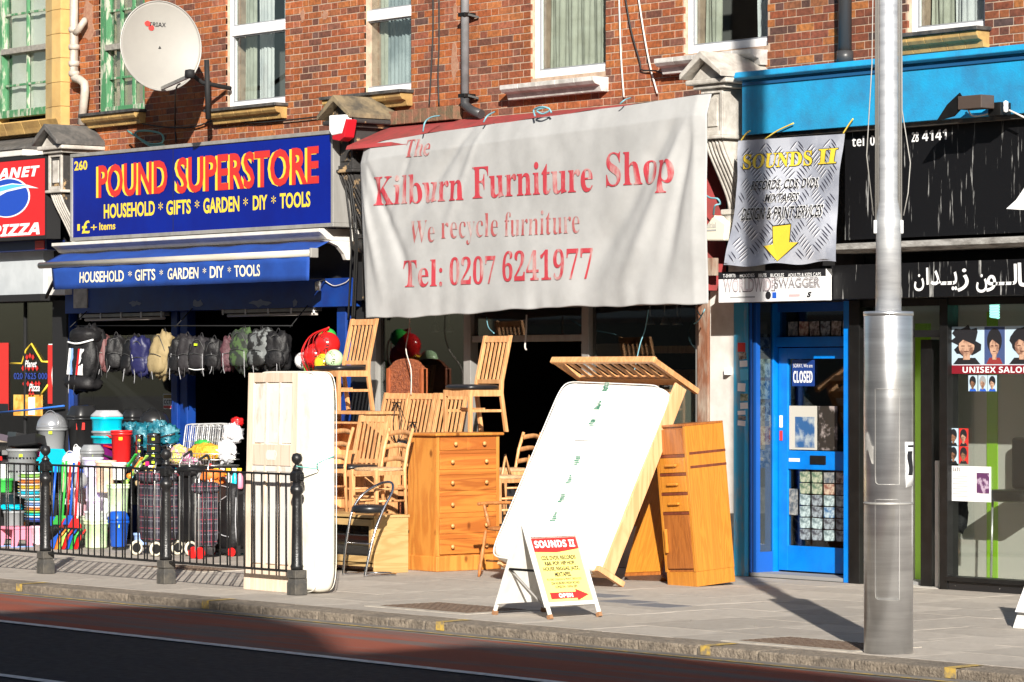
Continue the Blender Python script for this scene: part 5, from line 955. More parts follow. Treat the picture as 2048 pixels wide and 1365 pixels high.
MB().grid(lambda u, v: cyl(aC + R(36) + R(36) * u, -.10 + .30 * v + .015 * u * (1 - v), .1685), 8, 4).build('sheet', m_white, fly, world=False, solid=.001)
MB().grid(lambda u, v: cyl(aC + R(43) + R(20) * u + .06 * math.sin(v * 6), -.02 + .16 * v, .1695), 6, 6).build('print', m_blk, fly, world=False)
MB().grid(lambda u, v: cyl(aC + R(42) + R(26) * u, .165 + .015 * v, .1695), 6, 1).build('print', m_blk, fly, world=False)
MB().grid(lambda u, v: cyl(aC - R(72) + R(30) * u, 1.3 + .12 * v + .05 * math.sin(u * 5), .1685), 6, 4).build('torn_tape', mat('grey tape remains', (.3, .29, .27), .7, c2=(.5, .48, .45), sc_=20), pole, world=True if False else False)
# ------------------------------------------------------------------ railings
m_rail = mat('black iron paint', (.008, .008, .009), .35, c2=(.016, .016, .016), sc_=14, bump=.3)
m_railb = mat('dusty iron base', (.045, .043, .04), .7, c2=(.09, .08, .065), sc_=14, bump=.5)
RYY = -4.74
def railpost(x, nm):
    p = thing('railing_post', nm, 'post', (x, RYY, 0), group='black iron railing posts')
    MB().lathe([(.088, 0), (.088, .1), (.07, .14)], n=4, smooth=False).build('base', m_railb, p, world=False, bev=.006)
    MB().lathe([(.085, .14), (.085, .21)], n=4, smooth=False).build('block', m_railb, p, world=False, bev=.006)
    MB().lathe([(.05, .21), (.056, .24), (.048, .26), (.044, .5), (.040, .80), (.038, .84), (.055, .86), (.058, .885), (.05, .91), (.036, .92), (.036, .95)], n=24).build('shaft', m_rail, p, world=False)
    MB().lathe([(.06, .95), (.06, 1.02), (.035, 1.05)], n=4, smooth=False).build('head_block', m_rail, p, world=False, bev=.004)
    MB().box(-.075, .075, -.022, .022, .965, 1.01).build('lug', m_rail, p, world=False, bev=.004)
    MB().lathe([(.035, 1.045), (.04, 1.06), (.022, 1.08), (.018, 1.095), (.03, 1.105), (.045, 1.125), (.047, 1.15), (.036, 1.18), (.0, 1.192)], n=20).build('ball_finial', m_rail, p, world=False)
    for c in p.children:
        if c.name.split('.')[0] in ('base', 'block', 'head_block'): c.rotation_euler = (0, 0, R(0))
    return p
px_ = [G(85 - 0, 1148).x, G(336, 1168).x, G(601, 1190).x]
railpost(px_[0] - 2.0, 'iron railing post out of frame to the left'); railpost(px_[0], 'black ball topped railing post at left in front of the brooms'); railpost(px_[1], 'black ball topped railing post between the two shopping trolleys'); railpost(px_[2], 'black ball topped railing post in front of the upright mattress')
def railpanel(x0, x1, nm):
    p = thing('guard_railing', nm, 'railing', ((x0 + x1) / 2, RYY, 0), group='iron railing panels'); L = (x1 - x0) - .1
    MB().box(-L / 2, L / 2, -.012, .012, 1.0, 1.018).build('top_rail', m_rail, p, world=False); MB().box(-L / 2, L / 2, -.012, .012, .185, .205).build('bottom_rail', m_rail, p, world=False)
    x = -L / 2 + .07; k = 0; me = None
    while x < L / 2 - .03:
        if me is None: o = MB().tube([(0, 0, .2), (0, 0, 1.005)], .0072, 8).build('bar', m_rail, p, world=False); me = o.data
        else: o = bpy.data.objects.new('bar', me); col.objects.link(o); o.parent = p
        o.location = (x, 0, 0); o.rotation_euler = (0, R(rs.uniform(-.3, .3)), 0); x += .106 if k % 4 != 1 else .04; k += 1
railpanel(px_[0] - 2, px_[0], 'iron railing panel running off the left edge of the photo'); railpanel(px_[0], px_[1], 'iron railing panel in front of brooms, buckets and tartan trolley'); railpanel(px_[1], px_[2], 'iron railing panel in front of the black luggage and stripped door')
# ------------------------------------------------------------------ wooden furniture
w_pine = wood('orange pine', (.56, .235, .045), (.46, .165, .03), (1.0, 1.0, .10), 3, .4, .06, .2, knots=.8)
w_pineh = wood('orange pine drawers', (.52, .18, .032), (.38, .11, .02), (.9, .10, 1.0), 4, .4, .14, .2, knots=.7)
w_beech = wood('pale beech', (.62, .325, .14), (.50, .24, .095), (1, 1, .15), 7, .45, .17)
w_raw = wood('raw pine', (.66, .38, .19), (.56, .29, .13), (1, 1, .12), 5, .6, .06, 0, knots=.7)
w_door = wood('stripped door pine', (.68, .56, .44), (.62, .48, .36), (1, 1, .12), 5, .8, .08)
m_dpaint = mat('scraped white paint', (.66, .63, .58), .8, c2=(.52, .38, .27), sc_=7, lo=.56, hi=.7, stretch=(1, 1, .35), bump=.3)
w_oak = wood('golden oak veneer', (.52, .21, .026), (.44, .165, .02), (1, 1, .06), 14, .3, .05, .4)
w_oakd = wood('brown oak veneer', (.36, .12, .025), (.27, .085, .018), (1, 1, .08), 12, .35, .05, .3)
w_inlay = wood('dark inlay', (.16, .04, .02), (.12, .03, .015), (1, 1, .1), 9, .35, 0, .3)
w_oakl = wood('limed oak', (.50, .33, .14), (.42, .26, .10), (.12, .12, 1), 6, .45, .03)
w_dark = wood('carved mahogany', (.34, .09, .03), (.24, .06, .02), (1, 1, .2), 10, .4, .05)
m_seat = mat('black leatherette', (.012, .012, .014), .35, bump=.1); m_rush = mat('woven rush', (.62, .4, .22), .9, c2=(.42, .25, .12), sc_=60, bump=1.2, bsc=90, stretch=(1, .25, 1))
# leaning stripped door
dX0, dX1 = X(483, -4.66), X(583, -4.66); dw = dX1 - dX0
dt = thing('stripped_door', 'old stripped pine door with white painted panels standing behind the railings', 'door', ((dX0 + dX1) / 2, -4.62, 0)); dt.rotation_euler = (R(-1.6), 0, 0)
DH = 1.86; hw = dw / 2; f = MB(); T = .02
def dbox(a, b, c, d, y0=-.02, y1=.02): return MB().box(a, b, y0, y1, c, d)
st_ = .085; pw = (dw - 2 * st_ - 2 * .03) / 3
dbox(-hw, -hw + st_, 0, DH).build('stile', w_door, dt, world=False, bev=.003); dbox(hw - st_, hw, 0, DH).build('stile', w_door, dt, world=False, bev=.003)
for a, b in ((0, .22), (1.07, 1.25), (DH - .08, DH)): dbox(-hw + st_, hw - st_, a, b).build('rail', w_door, dt, world=False, bev=.003)
dbox(-hw + st_, hw - st_, .22, 1.07, .008, .016).build('backing', w_door, dt, world=False); dbox(-hw + st_, hw - st_, 1.25, DH - .08, .008, .016).build('backing', w_door, dt, world=False)
for (a, b) in ((.22, 1.07), (1.25, DH - .08)):
    for k in range(3):
        x = -hw + st_ + k * (pw + .03); dbox(x + .012, x + pw - .012, a + .012, b - .012, -.006, .008).build('panel', m_dpaint, dt, world=False, bev=.004)
        if k < 2: dbox(x + pw, x + pw + .03, a, b, -.018, .008).build('muntin', w_door if b < 1.2 else mat('scraped muntin', (.6, .5, .4), .8, c2=(.66, .63, .58), sc_=9), dt, world=False, bev=.003)
        if a < 1: MB().prism([(-.012, b), (-.012, b - .05), (.006, b - .02), (.006, b)], x + .004, x + pw - .004, 'x').build('bead', m_dpaint, dt, world=False)
cx_ = 0; MB().prism([(.06 * math.cos(q) * 1.3, 1.16 + .05 * math.sin(q) + .01 * math.sin(q * 3)) for q in [k * .5 for k in range(12)]], -.022, -.0195, 'y').build('paint_patch', m_dpaint, dt, world=False)
# upright mattress
mX1 = X(637, -4.56)
m_matt = mat('cream mattress ticking', (.74, .70, .58), .85, c2=(.78, .75, .68), sc_=3, bump=.5, bsc=18)
mt = thing('upright_mattress', 'cream single mattress standing on end tied to the railing post', 'mattress', (mX1 - .45, -4.47, 0))
mm = MB(); mm.M = Matrix.Translation((0, 0, .94)) @ Matrix.Rotation(R(90), 4, 'X'); mm.cushion(.455, .935, .10, 12, .04, .012, 2); mm.build('cover', m_matt, mt, world=False)
pp = MB()
for y in (-.1, .1): pp.tube([(.455 * math.copysign(abs(math.cos(q)) ** .22, math.cos(q)), y * .93, .94 + .93 * math.copysign(abs(math.sin(q)) ** .22, math.sin(q))) for q in [2 * math.pi * (k + .5) / 60 for k in range(60)]], .004, 6, close=True)
pp.build('piping', m_matt, mt, world=False, kind='stuff')
rope('green_string', 'green string tying the mattress to the ball topped post', [(px_[2] + .03, RYY - .03, 1.08), (px_[2] + .12, -4.62, 1.06), (mX1 + .0, -4.57, 1.10), (mX1 + .01, -4.4, 1.16)], .005, mat('green string', (.12, .4, .35), .7), 'string')
# big pine chest
cC = Vector((1.05, -1.78, 0)); D_, Wd = .44, .76
chest = thing('chest_of_drawers', 'tall orange pine chest with round wooden knobs and seven drawers', 'chest of drawers', (cC.x - D_ / 2, cC.y + Wd / 2, 0))
def cbx(name, x0, x1, y0, y1, z0, z1, m, bev=.004, p=None): return MB().box(cC.x + x0, cC.x + x1, cC.y + y0, cC.y + y1, z0, z1).build(name, m, p or chest, bev=bev)
cbx('carcase', -D_, -.02, 0, Wd, .13, 1.27, w_pine); cbx('plinth', -D_ - .012, .014, -.014, Wd + .014, 0, .145, w_pine, .01); cbx('top', -D_ - .03, .035, -.035, Wd + .035, 1.27, 1.298, w_pine, .01)
fm_ = MB(); fm_.box(cC.x - .0199, cC.x, cC.y, cC.y + .035, .146, 1.27); fm_.box(cC.x - .0199, cC.x, cC.y + Wd - .035, cC.y + Wd, .146, 1.27); fm_.build('front_post', w_pine, chest, bev=.002)
rows = [(1.255, 1.135), (1.10, .955), (.905, .755), (.705, .548), (.50, .352), (.302, .16)]
prev = 1.27
for i, (zt, zb_) in enumerate(rows):
    cbx('rail', -.0198, -.001, .035, Wd - .035, zt + .002, prev - .002, w_pineh, .002); prev = zb_
    cells = [(.045, Wd / 2 - .012), (Wd / 2 + .012, Wd - .045)] if i == 0 else [(.042, Wd - .042)]
    for a, b in cells:
        dd = cbx('drawer', -.019, .004, a, b, zb_, zt, w_pineh, .004)
        ks = [(a + b) / 2] if i == 0 else [.17, Wd - .18]
        for k in ks:
            z = (zt + zb_) / 2; kb_ = MB(); kb_.M = Matrix.Translation((cC.x + .004, cC.y + k, z)) @ Matrix.Rotation(R(90), 4, 'Y'); kb_.lathe([(.009, 0), (.008, .012), (.019, .022), (.021, .03), (.014, .04), (0, .043)], n=16); kb_.build('knob', wood('knob beech', (.6, .3, .1), (.5, .24, .08)), dd)
cbx('drawer_divider', -.0198, -.001, Wd / 2 - .012, Wd / 2 + .012, 1.135, 1.255, w_pineh)
# tv cabinet
tC_ = Vector((.93, -2.42, 0)); tv = thing('television_cabinet', 'low limed oak cabinet with glass door and open shelf under the stacked chairs', 'cabinet', (.3, -2.22, 0))
def tb(name, x0, x1, y0, y1, z0, z1, m=w_oakl, bev=.004): return MB().box(tC_.x + x0, tC_.x + x1, tC_.y + y0, tC_.y + y1, z0, z1).build(name, m, tv, bev=bev)
tb('top', -1.25, .01, -.01, .41, .515, .54); tb('side_panel', -.022, 0, 0, .4, 0, .515, w_oakl); tb('side_panel', -1.24, -1.218, 0, .4, 0, .515); tb('back_panel', -1.218, -.022, .385, .4, .06, .515); tb('bottom_board', -1.218, -.022, .0, .385, .06, .09); tb('shelf', -1.218, -.022, .03, .385, .25, .27)
for a, b, c, d in ((-.66, -.61, .1, .5), (-.07, -.022, .1, .5), (-.61, -.07, .44, .5), (-.61, -.07, .1, .16)): tb('door_frame', a, b, -.012, .01, c, d)
tb('door_glass', -.61, -.07, -.004, 0, .16, .44, glass('cabinet glass', op=.6), 0); tb('door_frame', -1.218, -.67, -.012, .01, .1, .5)
# bookcase, low tables
bc = thing('bookcase', 'pine bookcase end with two shelves behind the chairs, half hidden by the mattress', 'bookcase', (-.3, -1.2, 0)); bX = X(748, -1.32)
for nm, x0, x1, y0, y1, z0, z1 in (('top', bX - 1.0, bX, -1.42, -.98, 1.455, 1.485), ('side_panel', bX - .05, bX - .03, -1.4, -1.0, 0, 1.455), ('side_panel', bX - .98, bX - .96, -1.4, -1.0, 0, 1.455), ('shelf', bX - .96, bX - .05, -1.4, -1.0, 1.36, 1.38), ('shelf', bX - .96, bX - .05, -1.4, -1.0, .9, .92), ('back_panel', bX - .96, bX - .05, -1.01, -1.0, 0, 1.35)): MB().box(x0, x1, y0, y1, z0, z1).build(nm, w_beech, bc, bev=.004)
def table(name, label, x0, x1, y0, y1, h, m):
    t = thing(name, label, 'table', ((x0 + x1) / 2, (y0 + y1) / 2, 0)); MB().box(x0, x1, y0, y1, h - .03, h).build('tabletop', m, t, bev=.005)
    MB().box(x0 + .04, x1 - .04, y0 + .04, y0 + .06, h - .1, h - .031).build('apron', m, t)
    for x in (x0 + .05, x1 - .05):
        for y in (y0 + .05, y1 - .05): MB().box(x - .025, x + .025, y - .025, y + .025, 0, h - .031).build('leg', m, t, bev=.004)
table('dining_table', 'beech table behind the pine chest carrying three slat back chairs', X(770, -.8), X(925, -.5), -.85, -.2, .74, w_beech)
table('low_table', 'low pine table behind the ladder back chair', -1.3, -.05, -1.98, -1.5, .53, w_beech)
# chairs
def slatchair(label, x, y, z, yaw=0, seat=m_seat, group=None, h=.92, sh=.43, w=.40, d=.39, wd=None, lean=.10):
    wd = wd or w_beech; t = thing('slat_back_chair', label, 'chair', (x, y, z), yaw, group)
    for sx in (-1, 1):
        MB().hexa([(sx * w / 2 - .018, -d / 2, 0), (sx * w / 2 + .018, -d / 2, 0), (sx * w / 2 + .018, -d / 2 + .034, 0), (sx * w / 2 - .018, -d / 2 + .034, 0)], [(sx * w / 2 - .018, -d / 2, sh - .03), (sx * w / 2 + .018, -d / 2, sh - .03), (sx * w / 2 + .018, -d / 2 + .034, sh - .03), (sx * w / 2 - .018, -d / 2 + .034, sh - .03)]).build('leg', wd, t, world=False, bev=.003)
        p = MB(); pts = [(d / 2 + .05, 0), (d / 2 - .01, sh - .06), (d / 2 - .005, sh + .05), (d / 2 + lean, h)]
        p.prism([(a - .017, b) for a, b in pts] + [(a + .017, b) for a, b in reversed(pts)], sx * w / 2 - .018, sx * w / 2 + .018, 'x'); p.build('back_post', wd, t, world=False, bev=.003)
        MB().box(sx * w / 2 - .009, sx * w / 2 + .009, -d / 2 + .034, d / 2 - .01, .19, .215).build('stretcher', wd, t, world=False)
        MB().box(sx * w / 2 - .011, sx * w / 2 + .011, -d / 2 + .034, d / 2 - .02, sh - .09, sh - .03).build('seat_rail', wd, t, world=False)
    MB().box(-w / 2 + .018, w / 2 - .018, -d / 2 + .004, -d / 2 + .024, sh - .09, sh - .03).build('seat_rail', wd, t, world=False); MB().box(-w / 2 + .018, w / 2 - .018, d / 2 - .02, d / 2, sh - .09, sh - .03).build('seat_rail', wd, t, world=False)
    MB().box(-w / 2 + .018, w / 2 - .018, -.01, .01, .205, .23).build('stretcher', wd, t, world=False)
    s = MB(); s.blob((0, -.01, sh - .005), (w / 2 + .025, d / 2 + .01, .028), 5, 2, .02, 28, 10); s.build('seat', seat, t, world=False)
    yb = lambda z: d / 2 - .005 + (lean + .005) * (z - sh - .05) / (h - sh - .05)
    MB().hexa([(-w / 2 + .018, yb(h - .06) - .012, h - .065), (w / 2 - .018, yb(h - .06) - .012, h - .065), (w / 2 - .018, yb(h - .06) + .012, h - .065), (-w / 2 + .018, yb(h - .06) + .012, h - .065)], [(-w / 2 + .018, yb(h) - .012, h - .005), (w / 2 - .018, yb(h) - .012, h - .005), (w / 2 - .018, yb(h) + .012, h - .005), (-w / 2 + .018, yb(h) + .012, h - .005)]).build('top_rail', wd, t, world=False, bev=.003)
    MB().box(-w / 2 + .018, w / 2 - .018, yb(sh + .06) - .01, yb(sh + .06) + .01, sh + .03, sh + .07).build('back_rail', wd, t, world=False)
    for k in range(5):
        xx = (k - 2) * (w - .05) / 5.6; MB().bar((xx, yb(sh + .07), sh + .06), (xx, yb(h - .06), h - .06), .022, .014, (0, 1, 0)).build('slat', wd, t, world=False)
    return t
def atpx(px, Y): return X(px, Y)
slatchair('high slat back chair with black seat standing on the bookcase by the pound shop', atpx(735, -1.02) - .2, -1.2, 1.486, 0, group='slat back chairs with black seats')
slatchair('high slat back chair with black seat on top of the orange pine chest', 1.05 - .25, -1.34 + .2, 1.30, -3, group='slat back chairs with black seats')
for i, (px, lb) in enumerate(((814, 'slat back chair on the rear table with a black wire holder before it'), (867, 'slat back chair on the rear table, directly left of the chest top chair'), (929, 'slat back chair in shade below the chair that stands on the chest'))):
    slatchair(lb, X(px, -.3) - .21, -.56, .741, -2 + i * 2, group='slat back chairs with black seats')
slatchair('shorter slat back chair behind the rush seated chair near the mattress', X(757, -1.62) - .2, -1.79, .531, 4)
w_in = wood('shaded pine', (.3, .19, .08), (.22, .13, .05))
slatchair('tall slat back chair inside the furniture shop window behind the carved panel', X(848, .6) - .2, .45, .95, 8, wd=w_in, h=1.0)
def ladderchair(label, x, y, z, yaw=0, seat=m_rush, h=.80, sh=.42, w=.36, d=.33, n=3):
    t = thing('ladder_back_chair', label, 'chair', (x, y, z), yaw)
    for sx in (-1, 1):
        MB().bar((sx * w / 2, -d / 2, 0), (sx * w / 2, -d / 2, sh), .036).build('leg', w_beech, t, world=False, bev=.006)
        MB().tube([(sx * (w / 2 - .01), d / 2 + .03, 0), (sx * w / 2, d / 2, sh), (sx * w / 2, d / 2 + .04, sh + .2), (sx * w / 2, d / 2 + .10, h)], .017, 8).build('back_post', w_beech, t, world=False)
        for zz in (.13, .24): MB().tube([(sx * w / 2, -d / 2, zz), (sx * w / 2, d / 2, zz)], .011, 8).build('stretcher', w_beech, t, world=False)
    MB().tube([(-w / 2, -d / 2, .17), (w / 2, -d / 2, .17)], .011, 8).build('stretcher', w_beech, t, world=False); MB().box(-w / 2, w / 2, -d / 2 - .012, -d / 2 + .012, sh - .05, sh - .012).build('seat_rail', w_beech, t, world=False, bev=.003)
    for sx in (-1, 1): MB().box(sx * w / 2 - .012, sx * w / 2 + .012, -d / 2, d / 2, sh - .05, sh - .012).build('seat_rail', w_beech, t, world=False)
    MB().blob((0, 0, sh), (w / 2 + .02, d / 2 + .015, .022), 5, 2, .06, 28, 10, 9).build('seat', seat, t, world=False)
    for k in range(n):
        zz = sh + .09 + k * (h - sh - .12) / (n - 1) * .95; yb = d / 2 + .10 * (zz - sh) / (h - sh)
        m_ = MB(); m_.grid(lambda u, v: (-w / 2 + w * u, yb + .035 * math.sin(math.pi * u), zz - .035 + .022 * math.sin(math.pi * u) + .045 * v * (1 if True else 0)), 12, 1); m_.build('back_slat', w_beech, t, world=False, solid=.014)
    return t
ladderchair('ladder back chair with woven rush seat standing on the oak cabinet', .76, -2.24, .541, 0)
ladderchair('ladder back chair with black seat, half hidden by the upright mattress', X(690, -2.1) - .19, -2.26, .541, 0, m_seat)
ladderchair('dim ladder back chair inside the shop between door and bed', X(1075, .9) - .2, .7, .45, -10)
ladderchair('rush seated stool frame chair right of the pine chest, half behind the mattress', X(1052, -.6) - .2, -.75, .42, 0, m_rush, h=.45 + .0, sh=.44)
# carved panel, wire hangers
cp = thing('carved_chair', 'reddish brown carved wooden chair back with arched crest', 'chair', (X(812, -.1), -.1, 0)); A, B = X(778, -.12), X(850, -.12); zt, zb_ = Z(778, 737, -.12), .4; mid = (A + B) / 2
arch = [(A, zb_), (B, zb_), (B, zt)] + [(mid + (B - A) * .4 * math.cos(q), zt + .10 * math.sin(q) ** .7) for q in [math.pi * k / 12 for k in range(1, 12)]] + [(A, zt)]
MB().prism(arch, -.14, -.10, 'y').build('back_panel', mat('carved red wood', (.38, .11, .04), .5, c2=(.2, .05, .02), sc_=30, bump=2.5, bsc=60), cp, bev=.006); MB().box(A, A + .05, -.16, -.08, 0, zt).build('back_post', w_dark, cp, bev=.008); MB().box(B - .05, B, -.16, -.08, 0, zt).build('back_post', w_dark, cp, bev=.008)
MB().box(A, B, -.5, -.16, .75, .8).build('seat', w_dark, cp, bev=.01)
for i, (px, py, s_) in enumerate(((793, 806, 1), (825, 845, .6))):
    c = W(px, py, -1.06 if i == 0 else -1.02); h_ = MB()
    for k in range(6): q = k * math.pi / 3; h_.tube([c, c + Vector((.04 * math.cos(q), .04 * math.sin(q), -.05)) , c + Vector((.09 * s_ * math.cos(q), .09 * s_ * math.sin(q), -.18 * s_)), c + Vector((.05 * math.cos(q), .05 * math.sin(q), -.34 * s_)), c + Vector((0, 0, -.40 * s_))], .004, 5)
    h_.tube([c + Vector((-.07, 0, .0)), c + Vector((.07, 0, .0))], .006, 5); tagit(h_.build('wire_hanger', m_black), ['black bulbous wire holder in front of the slat back chair, larger one', 'small black wire holder left of the pine chest top'][i], 'wire holder')
rope('white_cord', 'white cord hanging in the furniture window before the carved panel', [W(822, 600, -.2), W(818, 660, -.2), W(812, 700, -.25), W(822, 740, -.3), W(822, 790, -.3)], .006, m_cabw, 'cord')
rope('white_cord', 'knotted cream rope end hanging in front of the shop door head', [W(1053, 630, -.2), W(1052, 670, -.2), W(1050, 694, -.22), W(1053, 700, -.22)], .009, m_cabw, 'cord')
rope('white_cord', 'pale blue cord hanging under the banner above the leaning bed', [W(1297, 620, -.3), W(1290, 660, -.25), W(1280, 690, -.3), W(1268, 745, -.5)], .005, m_cord, 'cord')
rope('white_cord', 'twin pale blue cords falling from the banner to the chest top chair', [W(973, 635, -.5), W(977, 655, -.6), W(988, 667, -.75)], .005, m_cord, 'cord')
# bar stool
bs = thing('bar_stool', 'chrome tube bar stool with round black seat and looped back', 'stool', (.93, -2.78, 0), 0)
m_chr = mat('chrome', (.62, .62, .63), .12, metal=1)
w_ = .33
P = [(0, .0, .0), (0, .02, .2), (0, .06, .42), (0, .11, .6), (.02, .20, .73), (.10, .30, .82), (.2, .35, .855), (.29, .35, .84), (w_, .31, .76), (w_, .22, .62), (w_, .12, .42), (w_, .05, .2), (w_, 0, 0)]
def smooth(P, k=6, close=False):
    P = [Vector(p) for p in P]; n = len(P); out = []
    for i in range(n if close else n - 1):
        p0, p1, p2, p3 = (P[(i - 1) % n], P[i], P[(i + 1) % n], P[(i + 2) % n]) if close else (P[max(i - 1, 0)], P[i], P[i + 1], P[min(i + 2, n - 1)])
        for j in range(k): t = j / k; out.append(.5 * ((2 * p1) + (p2 - p0) * t + (2 * p0 - 5 * p1 + 4 * p2 - p3) * t * t + (3 * p1 - p0 - 3 * p2 + p3) * t ** 3))
    return out if close else out + [P[-1]]
MB().tube(smooth(P), .0125, 10).build('frame', m_chr, bs, world=False); MB().tube(smooth([(0, 0, .012), (-.01, .2, .012), (.02, .36, .012), (w_ / 2, .44, .012), (w_ - .02, .36, .012), (w_ + .01, .2, .012), (w_, 0, .012)]), .0125, 10).build('base_hoop', m_chr, bs, world=False)
MB().tube([(0, .035, .3), (w_, .075, .3)], .006, 8).build('footrest', m_chr, bs, world=False); MB().lathe([(.10, .575), (.145, .58), (.165, .60), (.165, .625), (.15, .645), (.05, .655), (0, .655)], (w_ / 2, .18, 0), 32).build('seat', m_seat, bs, world=False)
# windsor chair
wc = thing('windsor_chair', 'turned leg windsor chair half hidden between pine chest and mattress', 'chair', (2.12, -1.72, 0), 0); w_wd = wood('brown windsor', (.42, .17, .05), (.33, .12, .035))
def turned(p, q): 
    p, q = Vector(p), Vector(q); n_ = 12; return [p + (q - p) * k / n_ for k in range(n_ + 1)], [.012, .014, .017, .02, .013, .02, .021, .018, .012, .018, .017, .014, .012]
for a, b in ((-.21, -.25), (.2, -.25), (-.18, .2), (.17, .2)): pts_, r_ = turned((a, b, 0), (a * .8, b * .8, .43)); MB().tube(pts_, r_, 10).build('leg', w_wd, wc, world=False)
MB().blob((0, 0, .44), (.22, .22, .022), 3.5, 1, .02, 28, 8).build('seat', w_wd, wc, world=False); MB().tube([(-.16, -.2, .15), (.15, -.2, .15)], .01).build('stretcher', w_wd, wc, world=False)
for sx in (-1, 1):
    pts_, r_ = turned((sx * .18, -.15, .46), (sx * .22, -.18, .66)); MB().tube(pts_, r_, 10).build('arm_post', w_wd, wc, world=False); MB().tube(smooth([(sx * .235, -.24, .665), (sx * .23, -.1, .67), (sx * .2, .12, .67)]), .016, 8).build('arm', w_wd, wc, world=False)
for k in range(6): MB().tube([((k - 2.5) * .055, .19, .46), ((k - 2.5) * .065, .28, .85)], .007, 6).build('spindle', w_wd, wc, world=False)
MB().tube(smooth([(-.2, .18, .46), (-.2, .26, .75), (0, .3, .92), (.2, .26, .75), (.2, .18, .46)]), .012, 8).build('hoop', w_wd, wc, world=False)
# leaning bed
B_ = .485; bedo = Vector((3.88, -1.95, 0))
BM = Matrix.Translation(bedo) @ Matrix(((-1, 0, 0, 0), (0, math.sin(B_), -math.cos(B_), 0), (0, math.cos(B_), math.sin(B_), 0), (0, 0, 0, 1)))
bed = thing('leaning_bed', 'pine double bed frame tipped up on end against the shopfront', 'bed', bedo)
def bb_(name, u0, u1, v0, v1, n0, n1, m=w_raw, bev=.004): b = MB(); b.M = BM; return b.box(u0, u1, v0, v1, n0, n1).build(name, m, bed, bev=bev)
bb_('side_rail', .0, .025, .05, 1.86, .14, .28); bb_('side_rail', 1.355, 1.38, .05, 1.86, .14, .28)
for u in (.0, 1.33): bb_('foot_post', u, u + .05, .0, .05, 0, .33); bb_('head_post', u, u + .05, 1.89, 1.94, 0, .60, w_beech)
bb_('foot_rail', .05, 1.33, .005, .045, .16, .30); bb_('head_rail', -.01, 1.39, 1.885, 1.945, .58, .62, w_beech, .01); bb_('head_rail', .05, 1.33, 1.895, 1.935, .16, .28, w_beech)
for k in range(10): u = .11 + k * .118; bb_('head_slat', u, u + .03, 1.9, 1.925, .281, .579, w_beech)
for k in range(11): v = .15 + k * .16; bb_('bed_slat', .026, 1.354, v, v + .07, .15, .168, w_beech)
MBm = thing('leaning_mattress', 'white double mattress with green printed stripe leaning on the tipped up bed', 'mattress', bedo)
m_mw = mat('white mattress ticking', (.8, .79, .76), .85, c2=(.76, .74, .68), sc_=3.2, bump=.5, bsc=14)
b = MB(); b.M = BM; b.M = BM @ Matrix.Translation((.72, .905, .295)) @ Matrix.Rotation(R(1.6), 4, 'Z'); b.cushion(.70, .895, .115, 14, .05, .016, 5); b.build('cover', m_mw, MBm)
b = MB(); b.M = BM
b.M = BM @ Matrix.Translation((.72, .905, 0)) @ Matrix.Rotation(R(1.6), 4, 'Z') @ Matrix.Translation((-.69, -.905, 0))
for n_ in (.2, .395): b.tube([(.69 + .69 * math.copysign(abs(math.cos(q)) ** .15, math.cos(q)), .905 + .885 * math.copysign(abs(math.sin(q)) ** .15, math.sin(q)), n_) for q in [2 * math.pi * (k + .5) / 72 for k in range(72)]], .006, 6, close=True)
b.build('piping', m_mw, MBm, kind='stuff')
m_gp2 = mat('faded green print', (.06, .22, .14), .8, c2=(.5, .56, .5), sc_=24, lo=.5, hi=.66)
r_ = random.Random(5)
b = MB(); b.M = BM
for k in range(9):
    v = .22 + k * .185
    if k == 5: continue
    for j in range(5): vv = v + j * .018 * 1.0; uu = .73 + r_.uniform(-.01, .01); hw_ = .035 - .006 * j if k % 2 else .03; b.box(uu - hw_, uu + hw_, vv, vv + .013, .42, .4235)
b.build('printed_label', m_gp2, MBm, kind='stuff')
b = MB(); b.M = BM; b.grid(lambda u, v: (.62 + .24 * u, 1.2 + .10 * v, .43 + .02 * math.sin(u * 4) * v), 8, 4); b.build('white_label', m_white, MBm)
# tilted brown cabinet under the bed
tc = thing('tilted_cabinet', 'brown veneered cabinet lying tilted beneath the leaning bed', 'cabinet', (3.35, -1.22, .03)); tc.rotation_euler = (R(-27), R(-4), R(12))
MB().box(-.2, .2, -.05, .4, 0, 1.05).build('carcase', w_oakd, tc, world=False, bev=.004); MB().box(-.19, .19, -.062, -.0501, .03, 1.02).build('door', w_oak, tc, world=False, bev=.003); MB().box(.2001, .208, -.04, .39, .02, 1.03).build('side_panel', mat('pinkish plywood', (.34, .17, .1), .6, c2=(.28, .13, .08), sc_=5), tc, world=False)
# art deco cabinet
ac = thing('deco_cabinet', 'golden oak art deco cabinet with dark inlay bands leaning slightly left', 'cabinet', (4.25, -1.42, .0)); ac.rotation_euler = Matrix.Rotation(R(-4.6), 4, FW).to_euler(); ac.location.z = .0
ax = .40; ad_ = .46; AH = 1.40
def ab(name, x0, x1, y0, y1, z0, z1, m, bev=.003, p=None): return MB().box(x0, x1, y0, y1, z0, z1).build(name, m, p or ac, world=p is not None and False, bev=bev)
ab('plinth', -ax + .01, -.005, .006, ad_, .0, .13, w_oak); ab('side_panel', -.03, 0, .0, ad_, .13, AH, w_oak); ab('side_panel', -ax, -ax + .03, 0, ad_, .13, AH, w_oak); ab('back_panel', -ax + .03, -.03, ad_ - .02, ad_, .13, AH, w_oak); ab('top', -ax, .0, 0, ad_, AH + .0005, AH + .02, w_oakd); ab('carcase', -ax + .03, -.03, .02, ad_ - .02, .13, AH, w_oakd)
z_ = [(.16, .63, 'd'), (.66, .80, 'r'), (.83, .97, 'r'), (1.0, 1.13, 'r'), (1.16, AH - .02, 'd')]
